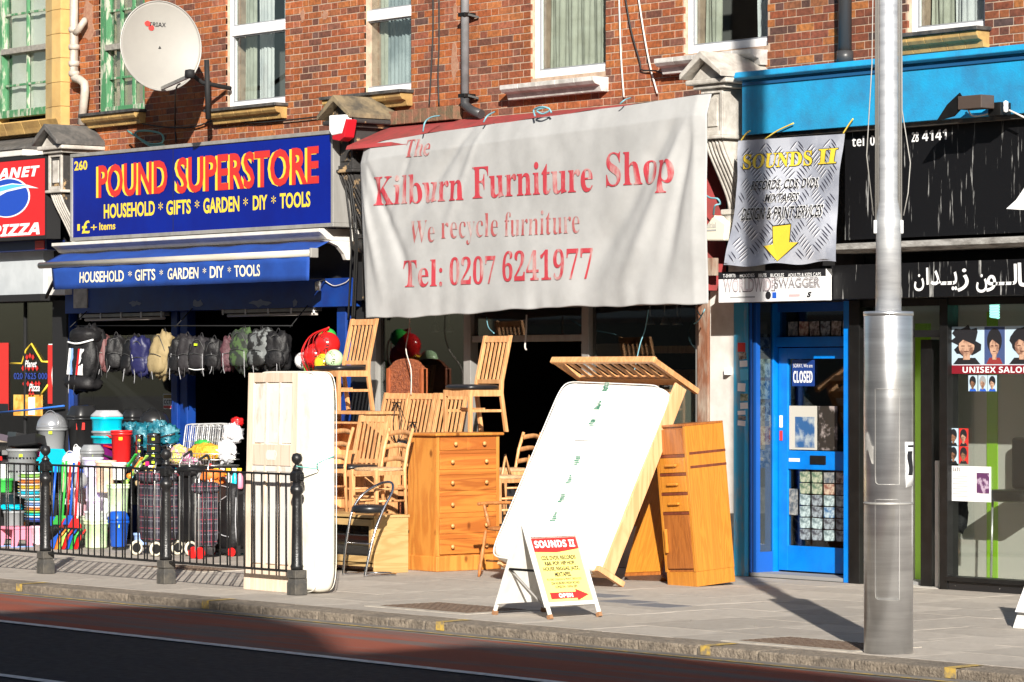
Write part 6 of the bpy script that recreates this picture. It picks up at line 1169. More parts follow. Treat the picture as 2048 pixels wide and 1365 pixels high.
for a, b2, k in z_:
    o = ab('door' if k == 'd' else 'drawer', -ax + .035, -.035, -.002, .02, a, b2, w_oakd if k == 'd' else w_oak)
    if k == 'd': ab('handle', -ax + .05, -ax + .075, -.03, -.002, b2 - .33 if a < .5 else a + .08, b2 - .12 if a < .5 else b2 - .0 - .02, w_oak, .006)
    else: ab('handle', -ax / 2 - .07, -ax / 2 + .07, -.03, -.002, (a + b2) / 2 - .012, (a + b2) / 2 + .012, w_oak, .008)
for zz in (.645, .815, .985, 1.145): ab('inlay_band', -ax + .031, -.031, .0, .02, zz - .012, zz + .012, w_inlay, 0)
for zz in (1.15, 1.03): ab('inlay_band', .0, .0025, .03, ad_ - .0, zz, zz + .022, w_inlay, 0)
# pound shop: folding board sign
sb = thing('folding_board_sign', 'white folding pavement board with yellow and red SOUNDS II poster', 'board sign', (6.13, -4.72, 0))
m_bw = mat('board white', (.74, .73, .7), .5, c2=(.65, .63, .58), sc_=8); th = math.atan2(.32, .72); Lb = math.hypot(.32, .72); bwid = .26
def SBM(sgn):   # local: x along width, y up the panel, z outward
    up = Vector((-sgn * .32, 0, .72)).normalized(); wd = Vector((0, sgn, 0)); no = wd.cross(up)
    return Matrix.Translation((sgn * .33, 0, 0)) @ Matrix(((wd.x, up.x, no.x, 0), (wd.y, up.y, no.y, 0), (wd.z, up.z, no.z, 0), (0, 0, 0, 1)))
for sgn in (1, -1):
    M_ = SBM(sgn); b = MB(); b.M = M_; b.box(-bwid, bwid, .1, .77, -.012, .0); pn = b.build('panel', m_bw, sb, world=False, bev=.003)
    b = MB(); b.M = M_; b.box(-bwid, -bwid + .03, 0, .77, .0, .02); b.build('frame', m_bw, sb, world=False, bev=.004); b = MB(); b.M = M_; b.box(bwid - .03, bwid, 0, .77, .0, .02); b.build('frame', m_bw, sb, world=False, bev=.004); b = MB(); b.M = M_; b.box(-bwid + .03, bwid - .03, .1, .13, .0, .02); b.build('frame', m_bw, sb, world=False); b = MB(); b.M = M_; b.box(-bwid + .03, bwid - .03, .66, .77, .0, .02); b.build('frame', m_bw, sb, world=False)
    for s2 in (-1, 1): b = MB(); b.M = M_; b.box(s2 * (bwid - .015) - .016, s2 * (bwid - .015) + .016, 0, .035, -.014, .022); b.build('foot', mat('rusty foot', (.3, .15, .07), .8), sb, world=False)
b = MB(); b.bar((-.165, -.24, .36), (.165, -.24, .36), .018); b.build('strut', m_black, sb, world=False); b = MB(); b.bar((-.165, -.23, .36), (.06, -.1, .1), .012); b.build('strut', m_alup, sb, world=False); MB().tube(smooth([(0, -.2, .76), (0, -.17, .795), (0, .17, .795), (0, .2, .76)]), .008).build('handle', m_bw, sb, world=False)
M_ = SBM(1); Mw_ = Matrix.Translation(sb.location) @ M_
def sbr(name, x0, x1, y0, y1, m, z=.002): b = MB(); b.M = M_; return b.box(x0, x1, y0, y1, z - .0015, z).build(name, m, sb, world=False)
sbr('poster', -.228, .228, .132, .655, mat('poster yellow', (.86, .72, .2), .5), .003)
b = MB(); b.M = M_; b.prism([(-.228, .655), (-.228, .545), (0, .535), (.228, .56), (.228, .655)], .0035, .0045, 'z'); b.build('red_band', m_red, sb, world=False)
def sbt(s, x0, x1, y0, y1, m, z=.006, **k): text(s, (x0, x1, y0, y1), 0, m, sb, warp=lambda x, z_: Mw_ @ Vector((x, z_, z)), **k)
sbt('SOUNDS II', -.20, .20, .575, .635, m_white, st='sansb', off=.02)
sbt('CDS, DVDS, RECORDS', -.17, .17, .47, .508, m_blk, off=.03); sbt('R&B, POP, HIP HOP,', -.15, .15, .425, .463, m_blk, off=.03); sbt('HOUSE, REGGAE, JAZZ,', -.18, .18, .38, .418, m_blk, off=.03); sbt('MIXTAPES.', -.08, .08, .338, .374, m_blk, off=.03)
sbt('FLYERS DESIGN & PRINT SERVICES', -.17, .17, .308, .325, m_red, off=.01); sbt('256 KILBURN HIGH ROAD', -.14, .14, .276, .297, m_blk, off=.02); sbt('LONDON - NW6 2BY', -.11, .11, .246, .267, m_blk, off=.02)
b = MB(); b.M = M_; b.prism([(-.18, .16), (.08, .16), (.08, .14), (.2, .185), (.08, .235), (.08, .212), (-.18, .212)], .0035, .0045, 'z'); b.build('red_arrow', m_red, sb, world=False); sbt('OPEN', -.1, .04, .168, .203, m_white, st='sansb', off=.02)
# second board at the right edge
s2 = thing('folding_board_sign', 'white folding board cut off by the right edge of the photo', 'board sign', (9.25, -2.9, 0)); b = MB(); b.hexa([(-.0, -.02, 0), (.55, -.02, 0), (.55, .0, 0), (.0, .0, 0)], [(.12, .28, .9), (.67, .28, .9), (.67, .3, .9), (.12, .3, .9)])
b.build('panel', m_bw, s2, world=False, bev=.004); b = MB(); b.hexa([(.03, -.025, .12), (.52, -.025, .12), (.52, -.021, .12), (.03, -.021, .12)], [(.14, .23, .82), (.63, .23, .82), (.63, .235, .82), (.14, .235, .82)]); b.build('poster', m_white, s2, world=False)
b = MB(); b.bar((.02, .62, 0), (.13, .3, .9), .03); b.build('rear_leg', m_bw, s2, world=False)
# ------------------------------------------------------------------ pound shop goods
def pl(key, c, rough=.35, **k): return mat('plastic ' + key, c, rough, **k)
P_ = dict(silver=mat('silver plastic', (.42, .43, .45), .22, metal=.6), grey=pl('grey', (.26, .27, .28)), dgrey=pl('charcoal', (.016, .016, .017)), lgrey=pl('light grey', (.4, .4, .42)), teal=pl('teal', (.0, .42, .52)), cyan=pl('cyan', (.0, .55, .75)),
          purple=pl('purple', (.16, .01, .13)), red=pl('red', (.6, .015, .015)), white=pl('white', (.75, .75, .75)), orange=pl('orange', (.75, .22, .03)), peach=pl('peach', (.75, .42, .28)), lime=pl('lime', (.35, .65, .12)), paleg=pl('pale green', (.5, .72, .42)),
          green=pl('green', (.04, .4, .06)), blue=pl('blue', (.01, .09, .5)), lblue=pl('light blue', (.2, .35, .7)), pink=pl('pink', (.75, .25, .35)), hot=pl('hot pink', (.6, .03, .2)), yellow=pl('yellow', (.8, .55, .03)), lilac=pl('lilac', (.45, .42, .68)), tan=pl('tan', (.5, .36, .2)))
m_tag = mat('lime price sticker', (.55, .75, .02), .5)
def base(px, py, Y=None, z=0):
    if Y is None: return G(px, py, z)
    return Vector((X(px, Y), Y, z))
def tagdot(t, p, s=.02): b = MB(); b.M = Matrix.Translation(p) @ Matrix.Rotation(R(40), 4, 'Z'); b.box(-s, s, -.0015, .0015, -s * .8, s * .8); b.build('price_sticker', m_tag, t, world=False)
def at(px, pyb, Y): return Vector((X(px, Y), Y, Z(px, pyb, Y)))
def stand(label, x0, x1, y0, y1, h, m):
    t = thing('display_stand', label, 'stand', ((x0 + x1) / 2, (y0 + y1) / 2, 0)); MB().box(x0, x1, y0, y1, h - .03, h).build('board', m, t)
    for x in (x0 + .04, x1 - .04):
        for y in (y0 + .04, y1 - .04): MB().box(x - .02, x + .02, y - .02, y + .02, 0, h - .03).build('leg', m_dk, t)
    MB().box(x0 + .02, x1 - .02, y1 - .06, y1 - .05, 0, h - .03).build('back_board', m_dk, t)
YB1, YB2, YF = -.85, -1.3, -1.85
stand('dark plank stand holding the bins in front of the pizza window', -9.6, -6.05, -1.15, -.5, .84, m_dk)
stand('dark plank stand under the pans and wire racks', -6.0, -3.3, -1.15, -.4, .80, m_dk)
stand('lower front stand covered by plastic tubs', -8.3, -5.9, -1.62, -1.18, .52, m_dk)
def bin_(label, px, pyb, pyt, wpx, Y, m, name='plastic_bin', cat='bin', lid=None, lidm=None, taper=.85, sq=0, n=28, tag=True, rim=True, yaw=0, grp=None, dsc=1):
    p = at(px, pyb, Y); s = (Vector((p.x, Y, 0)) - Vector((CX, CY, 0))).dot(FW); h = (pyb - pyt) / FPX * s; r = wpx / FPX * s / 2
    if sq: r *= .86
    t = thing(name, label, cat, p, yaw, grp); hb_ = h * ({None: 1, 'dome': .58, 'swing': .74, 'flat': .93, 'box': .7}[lid]); rt, rb = r, r * taper
    MB().lathe([(rb * .96, 0), (rb, .01), (rt * .97, hb_ - .02), (rt, hb_ - .018), (rt, hb_)] + ([(rt * .93, hb_), (rb * .9, .02), (0, .02)] if lid is None else []), n=n, sq=sq).build('body', m, t, world=False)
    if rim: MB().lathe([(rt, hb_ - .03), (rt * 1.05, hb_ - .025), (rt * 1.05, hb_ - .004), (rt, hb_)], n=n, sq=sq).build('rim', m, t, world=False)
    lm_ = lidm or m
    if lid == 'dome':
        MB().lathe([(rt * 1.06, hb_), (rt * 1.06, hb_ + .015)] + [(rt * 1.02 * math.cos(q), hb_ + .015 + (h - hb_ - .015) * math.sin(q)) for q in [math.pi / 2 * k / 10 for k in range(11)]], n=n).build('lid', lm_, t, world=False)
        b = MB(); b.tube([(rt * 1.03 * math.cos(q), -.02, hb_ + .02 + (h - hb_) * .99 * math.sin(q)) for q in [math.pi * k / 16 for k in range(17)]], .006, 6); b.build('flap_seam', lm_, t, world=False)
    elif lid == 'swing': MB().lathe([(rt * 1.03, hb_), (rt * 1.02, hb_ + .03), (rt * .8, h - .02), (rt * .7, h), (0, h + .003)], n=n, sq=sq).build('lid', lm_, t, world=False)
    elif lid == 'flat': MB().lathe([(rt * 1.06, hb_), (rt * 1.06, h - .005), (rt * 1.0, h), (0, h)], n=n, sq=sq).build('lid', lm_, t, world=False)
    elif lid == 'box': MB().lathe([(rt * 1.04, hb_), (rt * 1.02, hb_ + .02), (rt * .75, h - .01), (rt * .7, h), (0, h)], n=n, sq=sq).build('lid', lm_, t, world=False)
    if tag: tagdot(t, (r * .80, -r * .62, hb_ * .8))
    return t, h, r
bin_('silver domed flip bin on the stand in front of the pizza window', 104, 900, 825, 60, YB2 + .2, P_['grey'], lid='dome', lidm=P_['silver'], taper=.8)
t, h, r = bin_('large charcoal swing bin with red label behind the silver domed bin', 166, 902, 812, 62, YB1, P_['dgrey'], lid='swing', taper=.82, sq=5, n=24)
b = MB(); b.M = Matrix.Translation((r * .80, -r * .72, h * .55)) @ Matrix.Rotation(R(38), 4, 'Z'); b.box(-.05, .05, -.002, .002, -.04, .04); b.build('red_label', m_red, t, world=False)
for i, (lb, pyb, pyt, m, lid, lm, w) in enumerate((('purple tub at the bottom of the tall storage box pile', 925, 884, 'purple', None, None, 50), ('lower teal storage box in the tall pile', 888, 872, 'teal', None, None, 58), ('grey storage box between the two teal ones', 874, 862, 'grey', None, None, 57), ('upper teal storage box with grey domed lid topping the pile', 865, 821, 'cyan', 'box', 'lgrey', 60))):
    bin_(lb, 214, pyb, pyt, w, YB2 + .25, P_[m], name='storage_box', cat='box', lid=lid, lidm=P_[lm] if lm else None, taper=.93, sq=6, n=24, grp='storage boxes piled beside the pans')
bin_('red tub between the teal boxes and the black pans', 243, 925, 861, 42, YB2 + .2, P_['red'], name='plastic_tub', cat='tub', taper=.85, lid='flat')
for i, (px, w, lb) in enumerate(((268, 46, 'dark angular bin lid in the shop window behind the pans'), (308, 58, 'dark round domed bin behind the pans'))): bin_(lb, px, 885, 820, w, -.3, P_['dgrey'], lid='swing' if i == 0 else 'dome', sq=5 if i == 0 else 0, tag=False)
# clear teal film packs
m_film = mat('teal film', (.01, .12, .17), .15, c2=(.12, .3, .36), sc_=7, lo=.5, hi=.62, bump=2, bsc=12)
for i, (px, py, w, h_) in enumerate(((262, 862, .12, .09), (288, 868, .13, .11), (318, 866, .13, .12), (338, 872, .09, .11), (300, 890, .16, .08))):
    c = at(px, py, -.62); tagit(MB().blob(c, (w, .1, h_), 3.5, i + 3, .4, 28, 20, 6).build('film_pack', m_film), ['leftmost teal film wrapped pack above the pans', 'teal film wrapped pack directly above the small kettle', 'biggest teal film wrapped pack near the blue post', 'teal film wrapped pack touching the blue post', 'lowest teal film wrapped pack behind the pans'][i], 'pack', 'teal film wrapped packs')
m_pan = mat('black enamel pan', (.03, .03, .033), .25, metal=.2); m_ss = mat('stainless steel', (.6, .6, .6), .18, metal=1)
def pan(label, px, pyb, pyt, w, Y, hm, side=1, lid=0, ang=35):
    p = at(px, pyb, Y); s = (Vector((p.x, Y, 0)) - Vector((CX, CY, 0))).dot(FW); h = (pyb - pyt) / FPX * s; r = w / FPX * s / 2
    t = thing('saucepan', label, 'pan', p, 0, 'saucepans stacked on the stand'); MB().lathe([(r * .9, 0), (r, .01), (r, h * .8), (r * 1.03, h * .82)] + ([(r * .96, h * .82), (r * .9, .012), (0, .012)] if not lid else []), n=24).build('body', m_pan, t, world=False)
    MB().lathe([(r * 1.03, h * .80), (r * 1.05, h * .83), (r * 1.03, h * .87)] + ([(r * .8, h), (0, h * 1.05)] if lid else []), n=24).build('rim' if not lid else 'lid', m_ss, t, world=False)
    a = R(ang); q = Vector((math.cos(a), math.sin(a), 0)) * side; b = MB(); b.tube([q * r + Vector((0, 0, h * .6)), q * (r + .06) + Vector((0, 0, h * .75)), q * (r + .17) + Vector((0, 0, h * .95))], [.009, .011, .013], 8); b.build('handle', hm, t, world=False)
    tagdot(t, (r * .78, -r * .65, h * .45), .016)
for i, (a, b_) in enumerate(((894, 870), (913, 891), (935, 910))): pan(['top black pan with red handle of the left pan stack', 'middle black pan with red handle of the left pan stack', 'bottom black pan of the left pan stack'][i], 252, a, b_, 32 + i * 2, -1.0, P_['red'] if i < 2 else m_pan, -1, i == 0)
for i, (a, b_) in enumerate(((888, 867), (905, 887), (918, 905), (930, 918))): pan(['top black pan with knobbed lid of the right pan stack', 'second black pan of the right pan stack', 'third black pan of the right pan stack', 'lowest black pan of the right pan stack'][i], 308, a, b_, 27 + i * 2, -1.0, m_pan, 1, i == 0)
for i, (a, b_) in enumerate(((890, 866), (912, 891), (932, 913))):
    p = at(279, a, -1.0); t = thing('canister', ['top steel canister between the pan stacks', 'middle steel canister between the pan stacks', 'bottom steel canister between the pan stacks'][i], 'canister', p, 0, 'steel canisters'); MB().lathe([(.04, 0), (.042, .01), (.042, .095), (.046, .1), (.04, .11), (0, .115)], n=18).build('body', m_ss, t, world=False); tagdot(t, (.033, -.027, .05), .013)
# wire airers / dish racks
m_wire = mat('white coated wire', (.68, .68, .68), .3, metal=.2)
for i in range(5):
    px = 366 + i * 12; p = at(px, 905, -.95 - i * .05); t = thing('wire_rack', ['leftmost', 'second', 'third', 'fourth', 'rightmost'][i] + ' of the white wire racks leaning in front of the blue post', 'rack', p, 0, 'white wire racks'); w, h_ = .36, .30
    MB().tube(smooth([(0, 0, 0), (0, 0, h_ * .8), (.04, 0, h_), (w - .04, 0, h_), (w, 0, h_ * .8), (w, 0, 0)], 4), .007, 6).build('frame', m_wire, t, world=False); b = MB()
    for k in range(9): b.tube([(.03 + k * .037, 0, 0), (.03 + k * .037, 0, h_ - .01)], .003, 4)
    b.tube([(0, 0, .12), (w, 0, .12)], .004, 4); b.build('wire', m_wire, t, world=False, kind='stuff'); t.rotation_euler = (R(-8), 0, R(6))
def lump(name, label, cat, px, py, Y, d, m, seed, amp=.25, e=2.5, grp=None, fr=4): return tagit(MB().blob(at(px, py, Y), d, e, seed, amp, 24, 16, fr).build(name, m), label, cat, grp)
m_pegs = mat('orange pegs', (.8, .3, .02), .4, c2=(.75, .55, .05), sc_=30, lo=.45, hi=.55, bump=1.5, bsc=40); m_spo = mat('yellow sponges', (.75, .65, .12), .6, c2=(.7, .35, .4), sc_=26, lo=.5, hi=.55, bump=1); m_pkw = mat('pink white packets', (.75, .6, .65), .4, c2=(.55, .05, .25), sc_=24, lo=.5, hi=.55, bump=1)
m_poly = mat('white polythene', (.78, .78, .8), .3, c2=(.65, .66, .7), sc_=6, bump=2.5, bsc=14)
lump('peg_bag', 'net bag of orange and yellow pegs heaped in the wire basket', 'bag', 415, 905, -1.3, (.24, .14, .09), m_pegs, 3)
lump('sponge_pack', 'yellow and pink sponge pack beside the railing post', 'pack', 358, 912, -1.35, (.10, .08, .11), m_spo, 5); lump('packet_heap', 'pink and white packets in the wire basket next to the sponges', 'packets', 389, 918, -1.35, (.16, .1, .09), m_pkw, 6)
lump('plastic_bag', 'white plastic bag hanging beside the stripped door', 'bag', 466, 868, -1.2, (.11, .09, .10), m_poly, 8, .35); lump('plastic_bag', 'crumpled clear bag below the white plastic bag', 'bag', 452, 905, -1.25, (.12, .08, .12), m_poly, 9, .4)
lump('red_cloth', 'red cloth bundle in the dark doorway above the plastic bag', 'cloth', 474, 845, -.7, (.07, .06, .05), P_['red'], 11, .4); lump('green_pack', 'small green net pack above the orange pegs', 'pack', 405, 888, -1.15, (.10, .06, .04), P_['green'], 12, .4)
wb = thing('wire_basket', 'wire display basket holding pegs, sponges and packets behind the railings', 'basket', at(402, 930, -1.45)); b = MB(); L_ = .82
for z in (0, .06, .12): b.tube([(-L_ / 2, -.12, z), (L_ / 2, -.12, z), (L_ / 2, .2, z), (-L_ / 2, .2, z)], .004, 5, close=True)
for k in range(18): x = -L_ / 2 + L_ * k / 17; b.tube([(x, -.12, .12), (x, -.12, 0), (x, .2, 0)], .003, 4)
b.build('wire', m_alu, wb, world=False, kind='stuff'); MB().box(-L_ / 2, L_ / 2, -.1, .19, -.02, -.008).build('board', m_dk, wb, world=False)
for sx in (-1, 1): MB().box(sx * L_ / 2 - .015, sx * L_ / 2 + .015, .1, .13, -wb.location.z, -.02).build('leg', m_dk, wb, world=False)
for i, (px, c) in enumerate(((409, 'red'), (422, 'orange'), (434, 'hot'), (446, 'red'), (458, 'white'), (470, 'cyan'), (480, 'pink'))):
    p = at(px, 978, -1.62); t = thing('spray_bottle', {'red': 'red bottle', 'orange': 'orange bottle', 'hot': 'dark pink bottle', 'white': 'white bottle', 'cyan': 'pale blue bottle', 'pink': 'pink bottle'}[c] + [' directly under the orange pegs', ' second from left behind the railing', ' in the middle of the bottle row', ' fourth in the bottle row', ' behind the black suitcase', ' near the stripped door', ' rightmost, touching the stripped door'][i], 'bottle', p, 0, 'bottles hanging below the wire basket'); MB().lathe([(.03, 0), (.034, .02), (.034, .12), (.014, .16), (.014, .18)], n=14).build('body', P_[c], t, world=False); MB().box(-.04, .015, -.012, .012, .18, .21).build('trigger', P_['white'] if i % 2 else P_['yellow'], t, world=False, bev=.004)
bsx = thing('bottle_shelf', 'narrow shelf carrying the row of spray bottles', 'shelf', at(444, 982, -1.62)); MB().box(-.4, .32, -.06, .06, -.03, -.001).build('board', m_dk, bsx, world=False); MB().box(-.38, -.36, -.02, .02, -bsx.location.z, -.03).build('leg', m_dk, bsx, world=False); MB().box(.28, .30, -.02, .02, -bsx.location.z, -.03).build('leg', m_dk, bsx, world=False)
# black boxes, laundry basket, lids
for i, (px, py, dx, dy, dz, rz, lb) in enumerate(((58, 893, .20, .14, .05, 20, 'black plastic tray lying on the grey laundry basket'), (40, 882, .17, .11, .04, -15, 'black tray propped at an angle on the basket pile'), (14, 884, .16, .1, .035, 10, 'dull mauve tray at the left edge above the laundry basket'))):
    t = thing('plastic_tray', lb, 'tray', at(px, py, -1.35), rz); t.rotation_euler = (R(-12), R(8 * (i - 1)), R(rz)); b = MB(); b.box(-dx, dx, -dy, dy, 0, .01); b.build('base', P_['dgrey'] if i < 2 else mat('mauve plastic', (.1, .08, .1), .4), t, world=False)
    for (a, c, d, e) in ((-dx, dx, -dy, -dy + .01), (-dx, dx, dy - .01, dy), (-dx, -dx + .01, -dy + .01, dy - .01), (dx - .01, dx, -dy + .01, dy - .01)): MB().box(a, c, d, e, .01, dz * 2).build('side', P_['dgrey'] if i < 2 else mat('mauve plastic', (.1, .08, .1)), t, world=False)
t, h, r = bin_('grey slotted laundry basket behind the left railing post', 45, 962, 898, 62, -1.45, P_['grey'], name='laundry_basket', cat='basket', taper=.82)
for j in range(2):
    for k in range(26): q = 2 * math.pi * k / 26; rr = r * (.965 + .0 * j); MB() if 0 else None
hb2 = MB()
for j, zz in enumerate((h * .72, h * .3)):
    for k in range(26): q = 2 * math.pi * k / 26; rr = r * (.82 + .15 * (zz / h)) + .003; hb2.box(rr * math.cos(q) - .012, rr * math.cos(q) + .012, rr * math.sin(q) - .006, rr * math.sin(q) + .006, zz - .008, zz + .008)
hb2.build('slot', m_blk, t, world=False, kind='stuff')
tl = thing('turquoise_tray', 'bright turquoise plastic lid standing upright behind the railing post', 'lid', at(107, 945, -1.5)); MB().prism([(-.27, 0), (.27, 0), (.29, .04), (.25, .22), (.2, .26), (-.2, .26), (-.26, .22), (-.29, .04)], -.02, .01, 'y').build('board', mat('turquoise plastic', (.0, .5, .68), .35), tl, world=False, bev=.01)
bin_('white bucket with rounded lid right of the turquoise lid', 143, 945, 906, 36, -1.6, P_['white'], name='bucket', cat='bucket', lid='dome', tag=False); bin_('grey lidded pedal bin above the lilac tubs', 184, 935, 890, 46, -1.5, P_['grey'], lid='box', sq=5, n=24)
bin_('white jug standing behind the white bucket', 155, 920, 893, 17, -1.4, P_['white'], name='jug', cat='jug', lid='dome', tag=False)
def tub(lb, px, a, b_, w, c, Y=YF + .3, name='plastic_tub', cat='tub', taper=.88, lid=None, sq=0, tag=False, g=None): return bin_(lb, px, a, b_, w, Y, P_[c], name=name, cat=cat, taper=taper, lid=lid, sq=sq, tag=tag, grp=g)
m_clr = {}
for k, c in (('clilac', (.55, .52, .78)), ('cpeach', (.8, .5, .35)), ('clime', (.55, .8, .42)), ('cpink', (.8, .42, .5)), ('cclear', (.75, .78, .8)), ('cpurple', (.62, .5, .75)), ('cblue', (.25, .38, .75))): P_[k] = mat('translucent ' + k[1:], c, .2, trans=0, c2=tuple(min(.85, x * 1.25 + .1) for x in c), sc_=9, bump=.3)
tub('translucent lilac tub beneath the grey pedal bin', 186, 955, 915, 42, 'clilac', -1.65); tub('peach bucket with handle below the black pans', 211, 985, 921, 42, 'cpeach', -1.65, 'bucket', 'bucket'); tub('pale peach tub behind the white bucket', 138, 985, 938, 32, 'cpeach', -1.55)
tub('pink laundry basket behind the red dustpan broom', 158, 1032, 976, 38, 'cpink', -1.6, 'laundry_basket', 'basket', .75); tub('clear lilac container in the tall clear stack', 186, 1000, 950, 32, 'clilac', -1.7); tub('purple tinted clear container with a small round mark', 190, 1035, 998, 36, 'cpurple', -1.72); tub('clear container right of the purple tinted one', 208, 1035, 975, 24, 'cclear', -1.6)
tub('white pedal bin left of the tartan trolley', 238, 960, 925, 30, 'white', -1.65, 'plastic_bin', 'bin'); tub('pale green tall bin left of the tartan trolley', 236, 1028, 968, 44, 'clime', -1.68, 'plastic_bin', 'bin', .85, 'flat', 4)
tub('white and lime bin low beside the red broom', 152, 1088, 1032, 36, 'clime', -1.75, 'plastic_bin', 'bin', .8, 'flat'); tub('lime green crate on the ground left of the blue bin', 192, 1096, 1040, 46, 'clime', -1.85, 'storage_box', 'box', .9, 'flat', 6); tub('clear box stacked above the lime green crate', 192, 1042, 1022, 44, 'cclear', -1.8, 'storage_box', 'box', .95, None, 6)
bin_('royal blue swing bin on the ground beside the tartan trolley', 237, 1094, 1023, 42, -1.88, P_['blue'], lid='swing', taper=.72, sq=4, n=24)
tub('blue storage bag behind the tartan trolley wheels', 282, 1090, 1066, 30, 'cblue', -1.4); tub('hanging blue bucket behind the grey ball', 172, 975, 938, 24, 'blue', -1.5, 'bucket', 'bucket')
sbp = thing('grey_helmet', 'round grey plastic bowl hanging in front of the lilac tubs', 'bowl', at(159, 962, -1.85)); MB().lathe([(.0, -.085), (.05, -.075), (.085, -.03), (.09, .02), (.075, .06), (.04, .085), (0, .09)], n=24).build('shell', P_['grey'], sbp, world=False)
# left pile
tub('white and green sack tub at the left edge of the photo', 8, 985, 925, 40, 'white', -1.6, 'sack', 'sack'); tub('green tub at the left edge below the white sack', 8, 985, 957, 38, 'green', -1.66)
tub('black bucket behind the railings at the left edge', 18, 1018, 985, 52, 'dgrey', -1.6, 'bucket', 'bucket'); tub('grey metal bin with a blue sheet over it', 28, 1065, 1022, 42, 'grey', -1.7, 'plastic_bin', 'bin', .9)
lump('blue_sheet', 'folded bright blue sheet draped over the grey metal bin', 'sheet', 22, 1015, -1.66, (.17, .12, .03), P_['cyan'], 4, .4); bwl = ['white', 'lime', 'white', 'orange', 'white', 'yellow', 'white', 'cyan', 'white', 'teal', 'white', 'lblue', 'white', 'orange', 'lime', 'cyan', 'white', 'blue']
for k, c in enumerate(bwl):
    pyb = 952 + k * 5.6 if k < 9 else 1004 + (k - 9) * 5; t = thing('plastic_bowl', {'white': 'white', 'lime': 'lime green', 'orange': 'orange', 'yellow': 'yellow', 'cyan': 'turquoise', 'teal': 'teal', 'lblue': 'light blue', 'blue': 'blue'}[c] + ' bowl, number ' .replace(', number ', ' ') + ['topmost', 'just under the top', 'third down', 'fourth down', 'fifth down', 'sixth down', 'seventh down', 'eighth down', 'ninth down, at the bottom'][k % 9] + (' of the upper bowl stack' if k < 9 else ' of the lower bowl stack'), 'bowl', at(60 if k < 9 else 74, pyb, -1.72 if k < 9 else -1.85), 0, 'stacked plastic bowls')
    MB().lathe([(.08, 0), (.125, .025), (.135, .03), (.135, .036), (.12, .034), (.075, .006), (0, .006)], n=24).build('shell', P_[c], t, world=False)
tub('amber jar stack behind the railing post', 90, 1010, 955, 26, 'tan', -1.6, 'jar_stack', 'jars'); tub('purple picture waste bin beside the railing post', 76, 1093, 1052, 30, 'cpink', -1.9, 'plastic_bin', 'bin', .85)
ps = thing('step_stool', 'pink and blue folding step stool under the grey bin', 'stool', G(30, 1094)); 
MB().box(-.16, .16, -.12, .12, .19, .22).build('seat', P_['pink'], ps, world=False, bev=.008)
for sx in (-1, 1): MB().prism([(-.13, 0), (-.07, 0), (-.04, .08), (.04, .08), (.07, 0), (.13, 0), (.11, .19), (-.11, .19)], sx * .14 - .012, sx * .14 + .012, 'x').build('leg', P_['pink'], ps, world=False, bev=.004); MB().box(sx * .14 - .014, sx * .14 + .014, -.132, .132, -.0, .012).build('foot', P_['lblue'], ps, world=False)
# brooms and dustpans
def broom(lb, px, pt, pb_, c, Y, brushm=None, flare=0, lean=0, w=.02):
    p = at(px, pb_, Y); s = (Vector((p.x, Y, 0)) - Vector((CX, CY, 0))).dot(FW); h = (pb_ - pt) / FPX * s; t = thing('broom', lb, 'broom', p, 0, 'brooms and long dustpans in the rack'); MB().tube([(0, 0, .06), (lean, .05, h)], .013, 8).build('handle', P_[c], t, world=False)
    MB().hexa([(-.11, -.03, 0), (.11, -.03, 0), (.11, .03, 0), (-.11, .03, 0)], [(-.03, -.02, .1), (.03, -.02, .1), (.03, .02, .1), (-.03, .02, .1)]).build('head', P_[c], t, world=False, bev=.004)
    b = MB()
    r_ = random.Random(int(px))
    for k in range(70): x = r_.uniform(-.11, .11); y = r_.uniform(-.03, .03); b.tube([(x, y, 0), (x * 1.25 + r_.uniform(-.01, .01), y * 1.4, -.10 + r_.uniform(-.01, .01))], .0035, 3)
    b.build('bristles', brushm or m_blk, t, world=False, kind='stuff')
for a in ((104, 930, 1052, 'blue', -1.9, 'blue handled broom nearest the railing post'), (118, 925, 1050, 'green', -1.93, 'lime green broom, taller left one'), (125, 922, 1050, 'green', -1.95, 'lime green broom, right one of the pair'), (133, 930, 1056, 'red', -1.97, 'dark red broom behind the blue one'), (140, 926, 1050, 'blue', -2.0, 'light blue broom head in front of the red ones'), (150, 924, 1056, 'red', -2.03, 'bright red broom with wide black bristles')): broom(a[5], a[0], a[1], a[2], a[3], a[4])
for i, (px, c) in enumerate(((104, 'blue'), (112, 'orange'), (119, 'lime'), (127, 'red'), (134, 'blue'), (142, 'green'), (152, 'red'))):
    p = G(px, 1098); t = thing('dustpan', ['blue dustpan furthest left in the nested row', 'orange dustpan second in the nested row', 'lime dustpan third in the nested row', 'dark red dustpan in the middle of the nested row', 'royal blue dustpan fifth in the nested row', 'green dustpan next to the big red one', 'big red dustpan at the front of the nested row'][i], 'dustpan', p, 0, 'nested dustpans below the brooms')
    MB().hexa([(-.10, -.05, 0), (.15, -.09, 0), (.15, -.07, .012), (-.10, -.03, .012)], [(-.03, .05, .13), (.05, .03, .15), (.05, .05, .155), (-.03, .07, .135)]).build('pan', P_[c], t, world=False, bev=.004); MB().tube([(.01, .05, .13), (-.0, .12, .2)], .01, 8).build('handle', P_[c], t, world=False)
